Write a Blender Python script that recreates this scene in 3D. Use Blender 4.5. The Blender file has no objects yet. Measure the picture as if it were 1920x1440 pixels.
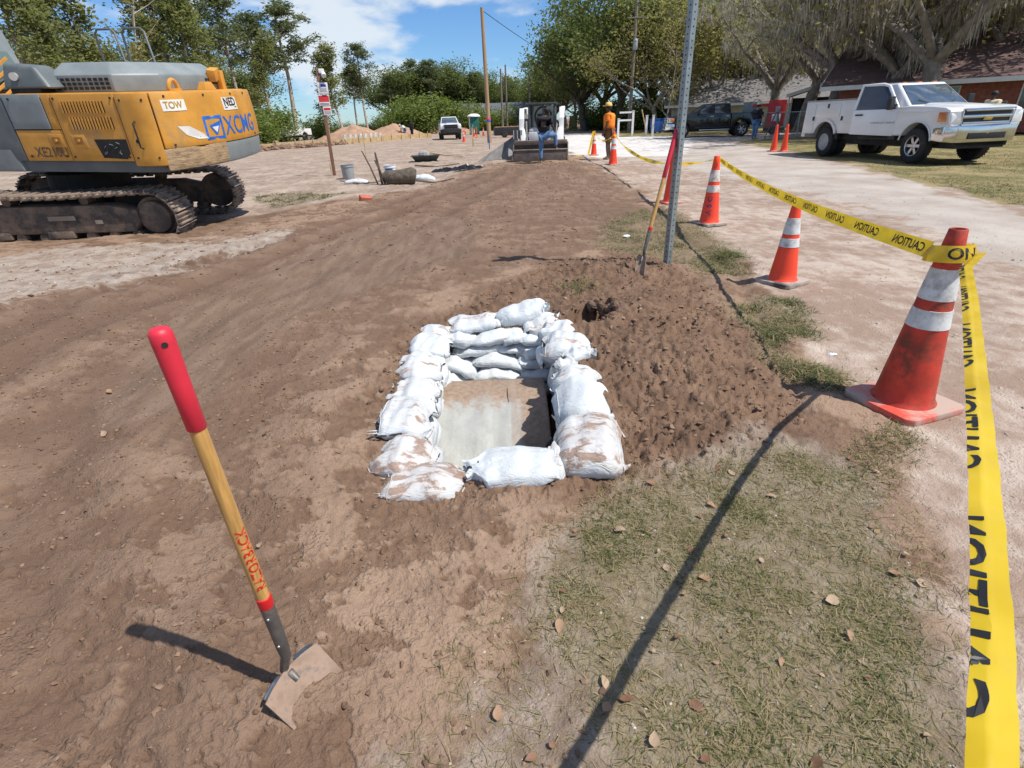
import bpy, bmesh, math, random
import numpy as np
from mathutils import Vector, Matrix, Euler
PI = math.pi
rnd = random.Random(7)
scene = bpy.context.scene
col = scene.collection

# ---------------------------------------------------------------- camera
CAM_H = 1.406
PITCH, ROLL = 0.463092, -0.0399508
_F = Vector((0, math.cos(PITCH), -math.sin(PITCH)))
_U0 = Vector((0, math.sin(PITCH), math.cos(PITCH)))
_R0 = Vector((1, 0, 0))
_R = _R0 * math.cos(ROLL) + _U0 * math.sin(ROLL)
_U = _U0 * math.cos(ROLL) - _R0 * math.sin(ROLL)
cam_data = bpy.data.cameras.new('camera')
cam = bpy.data.objects.new('camera', cam_data)
col.objects.link(cam)
cam.matrix_world = Matrix(((_R.x, _U.x, -_F.x, 0), (_R.y, _U.y, -_F.y, 0), (_R.z, _U.z, -_F.z, CAM_H), (0, 0, 0, 1)))
cam_data.sensor_width = 36
cam_data.lens = 986.74 / 1920 * 36
cam_data.clip_start = 0.02
cam_data.clip_end = 6000
scene.camera = cam

# ---------------------------------------------------------------- light
SUN_TO = Vector((0.564, -0.254, 1.0)).normalized()      # towards the sun
sun_el = math.asin(SUN_TO.z)
sun_az = math.atan2(SUN_TO.x, SUN_TO.y)                  # from +Y, clockwise
sd = bpy.data.lights.new('sun', 'SUN')
sd.energy = 4.5
sd.angle = math.radians(0.53)
sd.color = (1.0, 0.945, 0.86)
so = bpy.data.objects.new('sun', sd)
col.objects.link(so)
so.rotation_euler = SUN_TO.to_track_quat('Z', 'Y').to_euler()

world = bpy.data.worlds.new('World')
scene.world = world
world.use_nodes = True
wt = world.node_tree
wt.nodes.clear()


def wn(typ, **kw):
    n = wt.nodes.new(typ)
    for k, v in kw.items():
        setattr(n, k, v)
    return n


sky = wn('ShaderNodeTexSky', sky_type='NISHITA', sun_disc=False, sun_elevation=sun_el, sun_rotation=sun_az,
         altitude=0, air_density=1.0, dust_density=0.1, ozone_density=3.5)
tc = wn('ShaderNodeTexCoord')
sep = wn('ShaderNodeSeparateXYZ')
wt.links.new(tc.outputs['Generated'], sep.inputs[0])


def wmath(op, a, b=None, clamp=False):
    n = wn('ShaderNodeMath', operation=op, use_clamp=clamp)
    for i, s in enumerate((a, b)):
        if s is None:
            continue
        if isinstance(s, (int, float)):
            n.inputs[i].default_value = s
        else:
            wt.links.new(s, n.inputs[i])
    return n.outputs[0]


# clouds: noise over the direction, flattened a little towards the horizon
zc = wmath('ADD', wmath('MULTIPLY', wmath('MAXIMUM', sep.outputs[2], 0.0), 0.9), 0.62)
cmb = wn('ShaderNodeCombineXYZ')
wt.links.new(wmath('DIVIDE', sep.outputs[0], zc), cmb.inputs[0])
wt.links.new(wmath('DIVIDE', sep.outputs[1], zc), cmb.inputs[1])
wt.links.new(wmath('MULTIPLY', sep.outputs[2], 3.0), cmb.inputs[2])
cl = wn('ShaderNodeTexNoise')
cl.inputs['Scale'].default_value = 3.1
cl.inputs['Detail'].default_value = 9
cl.inputs['Roughness'].default_value = 0.55
cl.inputs['Distortion'].default_value = 0.12
shift = wn('ShaderNodeVectorMath', operation='ADD')
shift.inputs[1].default_value = (5.1, 2.3, 0.0)
wt.links.new(cmb.outputs[0], shift.inputs[0])
wt.links.new(shift.outputs[0], cl.inputs['Vector'])
mr = wn('ShaderNodeMapRange', interpolation_type='SMOOTHSTEP')
mr.inputs['From Min'].default_value = 0.468
mr.inputs['From Max'].default_value = 0.60
mr.inputs['To Max'].default_value = 0.9
wt.links.new(cl.outputs['Fac'], mr.inputs['Value'])
fade = wn('ShaderNodeMapRange', interpolation_type='SMOOTHSTEP')
fade.inputs['From Min'].default_value = 0.0
fade.inputs['From Max'].default_value = 0.07
wt.links.new(sep.outputs[2], fade.inputs['Value'])
cfac = wmath('MULTIPLY', mr.outputs[0], fade.outputs[0])
tint = wn('ShaderNodeMix', data_type='RGBA', blend_type='MULTIPLY')
tint.inputs[0].default_value = 1.0
tint.inputs[7].default_value = (0.60, 0.83, 1.10, 1)
wt.links.new(sky.outputs[0], tint.inputs[6])
cmix = wn('ShaderNodeMix', data_type='RGBA')
wt.links.new(cfac, cmix.inputs[0])
wt.links.new(tint.outputs[2], cmix.inputs[6])
cmix.inputs[7].default_value = (6.6, 7.2, 7.7, 1)
bg = wn('ShaderNodeBackground')
bg.inputs['Strength'].default_value = 0.097
wt.links.new(cmix.outputs[2], bg.inputs['Color'])
wo = wn('ShaderNodeOutputWorld')
wt.links.new(bg.outputs[0], wo.inputs[0])

vs = scene.view_settings
vs.view_transform = 'Standard'
vs.look = 'None'
vs.exposure = 0.32
vs.gamma = 1.0
vs.use_curve_mapping = False
scene.cycles.use_denoising = True
scene.cycles.max_bounces = 5
scene.cycles.transparent_max_bounces = 8


# ---------------------------------------------------------------- material helper
class NT:
    def __init__(self, name):
        self.m = bpy.data.materials.new(name)
        self.m.use_nodes = True
        self.t = self.m.node_tree
        self.t.nodes.clear()
        self.out = self.t.nodes.new('ShaderNodeOutputMaterial')
        self.tc = self.t.nodes.new('ShaderNodeTexCoord')
        self.co = self.tc.outputs['Object']

    def n(self, typ, ins=None, **kw):
        nd = self.t.nodes.new(typ)
        for k, v in kw.items():
            setattr(nd, k, v)
        for k, v in (ins or {}).items():
            s = nd.inputs[k]
            if isinstance(v, bpy.types.NodeSocket):
                self.t.links.new(v, s)
            else:
                if s.type == 'RGBA' and len(v) == 3:
                    v = (*v, 1)
                s.default_value = v
        return nd

    def noise(self, scale, detail=4, rough=0.55, vec=None, dist=0.0):
        return self.n('ShaderNodeTexNoise', {'Vector': vec or self.co, 'Scale': scale, 'Detail': detail, 'Roughness': rough, 'Distortion': dist}).outputs['Fac']

    def ramp(self, v, a, b, lo=0.0, hi=1.0, smooth=True):
        return self.n('ShaderNodeMapRange', {'Value': v, 'From Min': a, 'From Max': b, 'To Min': lo, 'To Max': hi},
                      interpolation_type='SMOOTHSTEP' if smooth else 'LINEAR').outputs[0]

    def math(self, op, a, b=0.0, clamp=False):
        return self.n('ShaderNodeMath', {0: a, 1: b}, operation=op, use_clamp=clamp).outputs[0]

    def mix(self, f, a, b, blend='MIX'):
        return self.n('ShaderNodeMix', {0: f, 6: a, 7: b}, data_type='RGBA', blend_type=blend).outputs[2]

    def bump(self, h, strength=0.3, dist=0.01, normal=None):
        ins = {'Height': h, 'Strength': strength, 'Distance': dist}
        if normal is not None:
            ins['Normal'] = normal
        return self.n('ShaderNodeBump', ins).outputs[0]

    def scalevec(self, s, vec=None):
        return self.n('ShaderNodeVectorMath', {0: vec or self.co, 1: s}, operation='MULTIPLY').outputs[0]

    def principled(self, **ins):
        names = {'color': 'Base Color', 'rough': 'Roughness', 'metal': 'Metallic', 'normal': 'Normal', 'spec': 'Specular IOR Level', 'coat': 'Coat Weight', 'alpha': 'Alpha', 'trans': 'Transmission Weight', 'coatr': 'Coat Roughness'}
        b = self.n('ShaderNodeBsdfPrincipled', {names[k]: v for k, v in ins.items()})
        self.t.links.new(b.outputs[0], self.out.inputs[0])
        return b


MATS = {}


def mat(name, color, rough=0.6, metal=0.0, var=0.18, scale=4.0, bump=0.1, bscale=50.0, bdist=0.004, dirt=None, damt=0.0, dscale=3.0, spec=0.5, coat=0.0, stretch=None):
    """a procedural surface: base colour with noise variation, patchy dirt and fine relief"""
    if name in MATS:
        return MATS[name]
    t = NT(name)
    vec = t.scalevec(stretch) if stretch else t.co
    nz = t.noise(scale, 5, 0.6, vec)
    dark = tuple(c * (1 - var) for c in color)
    lite = tuple(min(1, c * (1 + var)) for c in color)
    c = t.mix(t.ramp(nz, 0.3, 0.7), dark, lite)
    r = rough
    if dirt:
        dn = t.noise(dscale, 7, 0.68)
        m = t.ramp(dn, 0.62 - 0.3 * damt, 0.82 - 0.3 * damt, 0, min(1, 0.35 + damt))
        c = t.mix(m, c, dirt)
        r = t.n('ShaderNodeMix', {0: m, 2: rough, 3: 0.9}).outputs[0]
    kw = dict(color=c, rough=r, metal=metal, spec=spec, coat=coat)
    if bump > 0:
        kw['normal'] = t.bump(t.noise(bscale, 4, 0.6, vec), bump, bdist)
    t.principled(**kw)
    MATS[name] = t.m
    return t.m


def glass_mat(name, color, rough=0.05):
    t = NT(name)
    nz = t.noise(2.0, 3)
    c = t.mix(t.ramp(nz, 0.3, 0.7), tuple(k * 0.8 for k in color), tuple(k * 1.3 for k in color))
    t.principled(color=c, rough=rough, spec=0.9, coat=0.6)
    MATS[name] = t.m
    return t.m


# ---------------------------------------------------------------- mesh helper
def rotm(rx=0, ry=0, rz=0):
    return Euler((rx, ry, rz)).to_matrix()


class MB:
    def __init__(self):
        self.v = []
        self.f = []
        self.mi = []

    def add(self, vs, fs, m=0):
        o = len(self.v)
        self.v.extend([tuple(p) for p in vs])
        self.f.extend([tuple(i + o for i in f) for f in fs])
        self.mi.extend([m] * len(fs))
        return self

    def box(self, c, s, R=None, m=0, top=None):
        x, y, z = s[0] / 2, s[1] / 2, s[2] / 2
        tx, ty = (x, y) if top is None else (top[0] / 2, top[1] / 2)
        P = [(-x, -y, -z), (x, -y, -z), (x, y, -z), (-x, y, -z), (-tx, -ty, z), (tx, -ty, z), (tx, ty, z), (-tx, ty, z)]
        c = Vector(c)
        P = [c + (R @ Vector(p) if R is not None else Vector(p)) for p in P]
        return self.add(P, [(3, 2, 1, 0), (4, 5, 6, 7), (0, 1, 5, 4), (1, 2, 6, 5), (2, 3, 7, 6), (3, 0, 4, 7)], m)

    def hexa(self, P, m=0):
        """eight corners: four of the bottom, four of the top, both counter-clockwise"""
        return self.add(P, [(3, 2, 1, 0), (4, 5, 6, 7), (0, 1, 5, 4), (1, 2, 6, 5), (2, 3, 7, 6), (3, 0, 4, 7)], m)

    def tube(self, pts, rads, n=8, cap=True, m=0, closed=False):
        pts = [Vector(p) for p in pts]
        if isinstance(rads, (int, float)):
            rads = [rads] * len(pts)
        vs = []
        k = len(pts)
        prev = None
        for i, p in enumerate(pts):
            if closed:
                d = pts[(i + 1) % k] - pts[i - 1]
            else:
                d = pts[min(i + 1, k - 1)] - pts[max(i - 1, 0)]
            if d.length < 1e-9:
                d = Vector((0, 0, 1))
            d.normalize()
            if prev is None:
                a = Vector((0, 0, 1)) if abs(d.z) < 0.9 else Vector((1, 0, 0))
                u = d.cross(a).normalized()
            else:
                u = (prev - d * prev.dot(d))
                u = u.normalized() if u.length > 1e-6 else d.orthogonal().normalized()
            prev = u
            w = d.cross(u)
            for j in range(n):
                t = 2 * PI * j / n
                vs.append(p + (u * math.cos(t) + w * math.sin(t)) * rads[i])
        fs = []
        for i in range(k if closed else k - 1):
            for j in range(n):
                a, b = i * n + j, i * n + (j + 1) % n
                c, d = ((i + 1) % k) * n + (j + 1) % n, ((i + 1) % k) * n + j
                fs.append((a, b, c, d))
        if cap and not closed:
            fs.append(tuple(reversed(range(n))))
            fs.append(tuple(range((k - 1) * n, k * n)))
        return self.add(vs, fs, m)

    def cyl(self, p0, p1, r0, r1=None, n=16, cap=True, m=0):
        return self.tube([p0, p1], [r0, r0 if r1 is None else r1], n, cap, m)

    def lathe(self, prof, n=24, c=(0, 0, 0), R=None, m=0, closed=False):
        """profile of (radius, height) turned about z"""
        vs = []
        c = Vector(c)
        for r, z in prof:
            for j in range(n):
                t = 2 * PI * j / n
                p = Vector((r * math.cos(t), r * math.sin(t), z))
                vs.append(c + (R @ p if R is not None else p))
        fs = []
        k = len(prof)
        for i in range(k if closed else k - 1):
            for j in range(n):
                i2 = (i + 1) % k
                fs.append((i * n + j, i * n + (j + 1) % n, i2 * n + (j + 1) % n, i2 * n + j))
        if not closed:
            if prof[0][0] > 1e-5:
                fs.append(tuple(reversed(range(n))))
            if prof[-1][0] > 1e-5:
                fs.append(tuple(range((k - 1) * n, k * n)))
        return self.add(vs, fs, m)

    def prism(self, poly, a, b, fn=None, m=0):
        """polygon of (p, q) pulled from depth a to depth b; fn(p, q, depth) gives the point (default x, depth, z)"""
        fn = fn or (lambda p, q, d: (p, d, q))
        n = len(poly)
        vs = [fn(p, q, a) for p, q in poly] + [fn(p, q, b) for p, q in poly]
        fs = [tuple(range(n)), tuple(reversed(range(n, 2 * n)))]
        fs += [(i, n + i, n + (i + 1) % n, (i + 1) % n) for i in range(n)]
        return self.add(vs, fs, m)

    def sphere(self, c, r, n=12, k=8, m=0, s=(1, 1, 1), R=None):
        prof = [(math.sin(PI * i / k), -math.cos(PI * i / k)) for i in range(k + 1)]
        vs, c = [], Vector(c)
        for a, z in prof:
            for j in range(n):
                p = Vector((a * math.cos(2 * PI * j / n) * r * s[0], a * math.sin(2 * PI * j / n) * r * s[1], z * r * s[2]))
                vs.append(c + (R @ p if R is not None else p))
        fs = [(i * n + j, i * n + (j + 1) % n, (i + 1) * n + (j + 1) % n, (i + 1) * n + j) for i in range(k) for j in range(n)]
        return self.add(vs, fs, m)

    def mesh(self, name, smooth=None):
        me = bpy.data.meshes.new(name)
        me.from_pydata(self.v, [], self.f)
        if any(self.mi):
            me.polygons.foreach_set('material_index', self.mi)
        bm = bmesh.new()
        bm.from_mesh(me)
        bmesh.ops.remove_doubles(bm, verts=bm.verts, dist=1e-6)
        bmesh.ops.recalc_face_normals(bm, faces=bm.faces)
        bm.to_mesh(me)
        bm.free()
        if smooth is not None:
            me.polygons.foreach_set('use_smooth', [True] * len(me.polygons))
            me.set_sharp_from_angle(angle=math.radians(smooth))
        me.update()
        return me

    def build(self, name, mats, parent=None, smooth=None, bevel=0.0, seg=2):
        me = self.mesh(name, smooth)
        for k in (mats if isinstance(mats, (list, tuple)) else [mats]):
            me.materials.append(k)
        if bevel > 0:
            bm = bmesh.new()
            bm.from_mesh(me)
            es = [e for e in bm.edges if len(e.link_faces) == 2 and e.calc_face_angle(0) > 0.5]
            bmesh.ops.bevel(bm, geom=es, offset=bevel, offset_type='OFFSET', segments=seg, profile=0.6, affect='EDGES', clamp_overlap=True)
            bm.to_mesh(me)
            bm.free()
            me.polygons.foreach_set('use_smooth', [True] * len(me.polygons))
            me.set_sharp_from_angle(angle=math.radians(32))
        o = bpy.data.objects.new(name, me)
        col.objects.link(o)
        if parent is not None:
            o.parent = parent
        return o


def np_mesh(name, verts, faces, mats, parent=None, smooth=False, attrs=None):
    """mesh from numpy arrays, every face with the same number of corners; attrs: name -> (n,) or (n,3) point data"""
    me = bpy.data.meshes.new(name)
    nv, nf, k = len(verts), len(faces), faces.shape[1]
    me.vertices.add(nv)
    me.vertices.foreach_set('co', np.asarray(verts, np.float32).ravel())
    me.loops.add(nf * k)
    me.loops.foreach_set('vertex_index', np.asarray(faces, np.int32).ravel())
    me.polygons.add(nf)
    me.polygons.foreach_set('loop_start', np.arange(0, nf * k, k, dtype=np.int32))
    me.polygons.foreach_set('use_smooth', np.full(nf, smooth))
    for an, a in (attrs or {}).items():
        if a.ndim == 1:
            at = me.attributes.new(an, 'FLOAT', 'POINT')
            at.data.foreach_set('value', a.astype(np.float32))
        else:
            at = me.attributes.new(an, 'FLOAT_VECTOR', 'POINT')
            at.data.foreach_set('vector', a.astype(np.float32).ravel())
    me.update(calc_edges=True)
    for m in (mats if isinstance(mats, (list, tuple)) else [mats]):
        me.materials.append(m)
    o = bpy.data.objects.new(name, me)
    col.objects.link(o)
    if parent is not None:
        o.parent = parent
    return o


def tag(o, label=None, cat=None, group=None, kind=None):
    for k, v in (('label', label), ('category', cat), ('group', group), ('kind', kind)):
        if v:
            o[k] = v
    return o


def thing(name, label, cat, loc=(0, 0, 0), rotz=0.0, group=None):
    o = bpy.data.objects.new(name, None)
    o.empty_display_size = 0.1
    col.objects.link(o)
    o.location = loc
    o.rotation_euler = (0, 0, rotz)
    return tag(o, label, cat, group)


def dup(root, label=None, loc=None, rotz=None, scale=None, group=None):
    r = root.copy()
    col.objects.link(r)
    if label:
        r['label'] = label
    if group:
        r['group'] = group
    if loc is not None:
        r.location = loc
    if rotz is not None:
        r.rotation_euler = (root.rotation_euler.x, root.rotation_euler.y, rotz)
    if scale is not None:
        r.scale = scale if isinstance(scale, (tuple, list)) else (scale,) * 3
    for ch in list(root.children):
        c = ch.copy()
        col.objects.link(c)
        c.parent = r
        for g in list(ch.children):
            d = g.copy()
            col.objects.link(d)
            d.parent = c
    return r


def text_geo(s, size=1.0, weight=0.0, cuts=()):
    """flat lettering: list of points (x, y) centred on the origin, and triangles"""
    cu = bpy.data.curves.new('lettering', 'FONT')
    cu.body = s
    cu.size = size
    cu.offset = weight * size
    cu.align_x = 'CENTER'
    cu.align_y = 'CENTER'
    cu.resolution_u = 3
    o = bpy.data.objects.new('lettering', cu)
    col.objects.link(o)
    dg = bpy.context.evaluated_depsgraph_get()
    me = bpy.data.meshes.new_from_object(o.evaluated_get(dg))
    bm = bmesh.new()
    bm.from_mesh(me)
    bmesh.ops.triangulate(bm, faces=bm.faces)
    for (co, no) in cuts:
        bmesh.ops.bisect_plane(bm, geom=bm.verts[:] + bm.edges[:] + bm.faces[:], plane_co=co, plane_no=no)
    bmesh.ops.triangulate(bm, faces=bm.faces)
    bm.verts.index_update()
    P = [(v.co.x, v.co.y) for v in bm.verts]
    T = [tuple(v.index for v in f.verts) for f in bm.faces]
    bm.free()
    bpy.data.objects.remove(o)
    bpy.data.curves.remove(cu)
    bpy.data.meshes.remove(me)
    return P, T


def lettering(s, size, material, fn, parent=None, name='lettering', weight=0.0, cuts=()):
    """lettering laid onto a surface: fn(x, y) -> point"""
    P, T = text_geo(s, size, weight, cuts)
    mb = MB()
    mb.add([fn(x, y) for x, y in P], T)
    return mb.build(name, material, parent)


def flat_text(s, size, material, origin, right, up, parent=None, name='lettering', weight=0.0, sx=1.0):
    o, r, u = Vector(origin), Vector(right).normalized(), Vector(up).normalized()
    return lettering(s, size, material, lambda x, y: o + r * (x * sx) + u * y, parent, name, weight)


# ---------------------------------------------------------------- noise and ground height
_pr = np.random.default_rng(11)
_perm = _pr.permutation(1024)
_grad = np.stack([np.cos(_pr.random(1024) * 2 * PI), np.sin(_pr.random(1024) * 2 * PI)], -1)


def pnoise(x, y, seed=0):
    x = np.asarray(x, float) + seed * 17.31
    y = np.asarray(y, float) + seed * 9.77
    xi, yi = np.floor(x).astype(int), np.floor(y).astype(int)
    xf, yf = x - xi, y - yi
    u, v = xf * xf * xf * (xf * (xf * 6 - 15) + 10), yf * yf * yf * (yf * (yf * 6 - 15) + 10)

    def g(ix, iy, dx, dy):
        h = _perm[(_perm[ix & 1023] + iy) & 1023]
        return _grad[h, 0] * dx + _grad[h, 1] * dy
    a = g(xi, yi, xf, yf)
    b = g(xi + 1, yi, xf - 1, yf)
    c = g(xi, yi + 1, xf, yf - 1)
    d = g(xi + 1, yi + 1, xf - 1, yf - 1)
    return ((a * (1 - u) + b * u) * (1 - v) + (c * (1 - u) + d * u) * v) * 1.5


def fbm(x, y, oct=4, seed=0, gain=0.5):
    s, a = 0, 1.0
    for i in range(oct):
        s = s + a * pnoise(x * 2 ** i, y * 2 ** i, seed + i)
        a *= gain
    return s


def sstep(x, a, b):
    t = np.clip((x - a) / (b - a), 0, 1)
    return t * t * (3 - 2 * t)


def poly_sd(x, y, poly):
    """signed distance to a polygon, positive inside"""
    x = np.asarray(x, float)
    y = np.asarray(y, float)
    d = np.full(x.shape, 1e18)
    ins = np.zeros(x.shape, bool)
    n = len(poly)
    for i in range(n):
        ax, ay = poly[i]
        bx, by = poly[(i + 1) % n]
        ex, ey = bx - ax, by - ay
        t = np.clip(((x - ax) * ex + (y - ay) * ey) / (ex * ex + ey * ey + 1e-12), 0, 1)
        d = np.minimum(d, (x - ax - ex * t) ** 2 + (y - ay - ey * t) ** 2)
        with np.errstate(divide='ignore', invalid='ignore'):
            c = ((ay > y) != (by > y)) & (x < ex * (y - ay) / (ey if ey != 0 else 1e-12) + ax)
        ins ^= c
    d = np.sqrt(d)
    return np.where(ins, d, -d)


def line_d(x, y, pts):
    """distance to a polyline and arc length along it"""
    d = np.full(np.shape(x), 1e9)
    s = np.zeros(np.shape(x))
    acc = 0
    for (ax, ay), (bx, by) in zip(pts[:-1], pts[1:]):
        ex, ey = bx - ax, by - ay
        L = math.hypot(ex, ey)
        t = np.clip(((x - ax) * ex + (y - ay) * ey) / (L * L), 0, 1)
        q = np.hypot(x - ax - ex * t, y - ay - ey * t)
        s = np.where(q < d, acc + t * L, s)
        d = np.minimum(d, q)
        acc += L
    return d, s
# ---------------------------------------------------------------- ground sheet
GRASS = [(0.46, 1.79), (0.85, 1.88), (1.26, 1.99), (1.49, 1.81), (1.32, 1.33), (1.12, 0.94), (0.98, 0.69), (0.8, 0.2), (0.1, 0.2), (0.21, 0.72), (0.04, 1.17), (0.17, 1.42)]
LITTER = [(-0.03, 1.28), (0.18, 1.53), (0.55, 1.9), (1.31, 2.01), (1.6, 1.9), (1.5, 1.46), (1.1, 0.69), (0.9, -1.0), (-0.6, -1.0), (-0.3, 0.74), (-0.18, 0.95)]
FRESH = [(-0.80, 3.08), (-0.78, 3.8), (-0.45, 4.3), (0.32, 5.6), (1.2, 6.0), (1.71, 5.61), (1.81, 4.59), (1.76, 3.31), (1.58, 2.54), (1.39, 2.17), (0.99, 1.93), (0.45, 1.78), (-0.1, 1.74), (-0.5, 1.76), (-0.74, 2.29)]
SMOOTH = [(-2.51, 2.89), (-2.91, 4.43), (-2.47, 7.58), (-1.25, 9.59), (-0.39, 8.66), (-0.44, 6.24), (-1.31, 5.03), (-1.74, 4.16), (-1.78, 3.22), (-1.82, 2.65), (-2.2, 2.44)]
ROAD = [(2.95, 21.46), (2.91, 12.97), (2.68, 7.69), (2.43, 5.27), (2.15, 3.82), (1.98, 2.93), (1.75, 2.24), (1.53, 1.67), (1.31, 1.22), (1.17, 0.94), (1.03, 0.69), (0.9, -6), (120, -6), (120, 75), (4.5, 75)]
GREY = [(-9, 6.6), (-7.02, 7.85), (-4.92, 8.46), (-3.6, 8.5), (-3.5, 7.6), (-4.15, 6.33), (-4.26, 5.54), (-5.26, 5.2), (-9, 4.6)]
G2 = [(1.36, 7.56), (2.15, 9.08), (2.73, 8.93), (2.69, 6.9), (2.61, 5.71), (2.07, 5.32), (1.75, 5.5), (1.07, 6.25)]
G3 = [(1.79, 4.06), (2.24, 4.29), (2.34, 3.79), (2.11, 3.42), (1.79, 3.31), (1.67, 3.64)]
G4 = [(1.72, 3.31), (1.79, 2.95), (1.97, 2.74), (1.84, 2.58), (1.64, 2.7), (1.57, 2.97)]
G5 = [(-6.47, 14.32), (-5.36, 14.64), (-3.79, 13.44), (-3.98, 12.3), (-5.02, 11.9)]
G6 = [(1.93, 5.58), (2.66, 5.96), (2.3, 4.92), (1.85, 4.95)]
LAWN = [(7.1, -3), (7.47, 7.44), (7.86, 8.9), (8.62, 11.9), (9.99, 17.17), (10.34, 19.79), (11.6, 26.29), (12.6, 31.0), (16, 32.5), (22, 31), (90, 45), (90, -3)]
LAWN2 = [(9, 44.5), (14, 42.2), (19, 41), (60, 50), (60, 120), (20, 120)]
PALE = [(4.89, -3), (4.89, 4.87), (5.37, 6.69), (5.6, 9.29), (5.4, 14.97), (4.6, 19.98), (3.9, 22.5), (2.83, 25.0), (5.2, 60), (9, 60), (11.36, 41), (22, 36), (22, 33.5), (12.4, 32), (10.1, 19.31), (8.44, 11.63), (7.2, 7.7), (7, -3)]
BEIGE = [(-9, 10.2), (-5.35, 10.72), (-4.28, 11.51), (-2.96, 12.57), (-1.96, 14.16), (-1.06, 17.58), (0.03, 20.85), (0.47, 29.16), (4, 75), (4, 140), (-200, 140), (-200, 10.2)]
PIT = [(-0.55, 1.97), (0.30, 1.97), (0.33, 2.6), (0.32, 3.72), (-0.57, 3.72), (-0.57, 2.6)]
RUTS = [[(-0.9, 0.5), (-1.9, 1.6), (-2.5, 2.6), (-2.5, 4.2), (-1.9, 6.5), (-1.0, 10), (0.4, 16)],
        [(-3.2, 1.4), (-4.1, 3.2), (-4.2, 5.0), (-3.3, 8.0), (-2.2, 11.5), (-0.8, 16)],
        [(-2.6, 0.6), (-3.4, 2.4), (-3.5, 4.4), (-2.8, 7.2), (-1.6, 11), (-0.2, 16)]]
TREADS = [[(-5.6, 4.3), (-5.0, 5.3), (-4.2, 6.6), (-3.1, 8.2), (-1.9, 10.5)], [(-6.6, 3.0), (-5.2, 4.4), (-4.2, 5.6)], [(0.9, 12), (1.7, 16.5), (2.2, 20)], [(3.6, 9.5), (3.9, 13), (4.0, 18)]]


def flake(x, y):
    """pressed dry skin against scraped soil"""
    return sstep(fbm(x * 2.1 + y * 0.5, y * 2.9, 6, 63, 0.66) + 0.25 * pnoise(x * 0.7, y * 0.5, 71), -0.10, 0.10)


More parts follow.
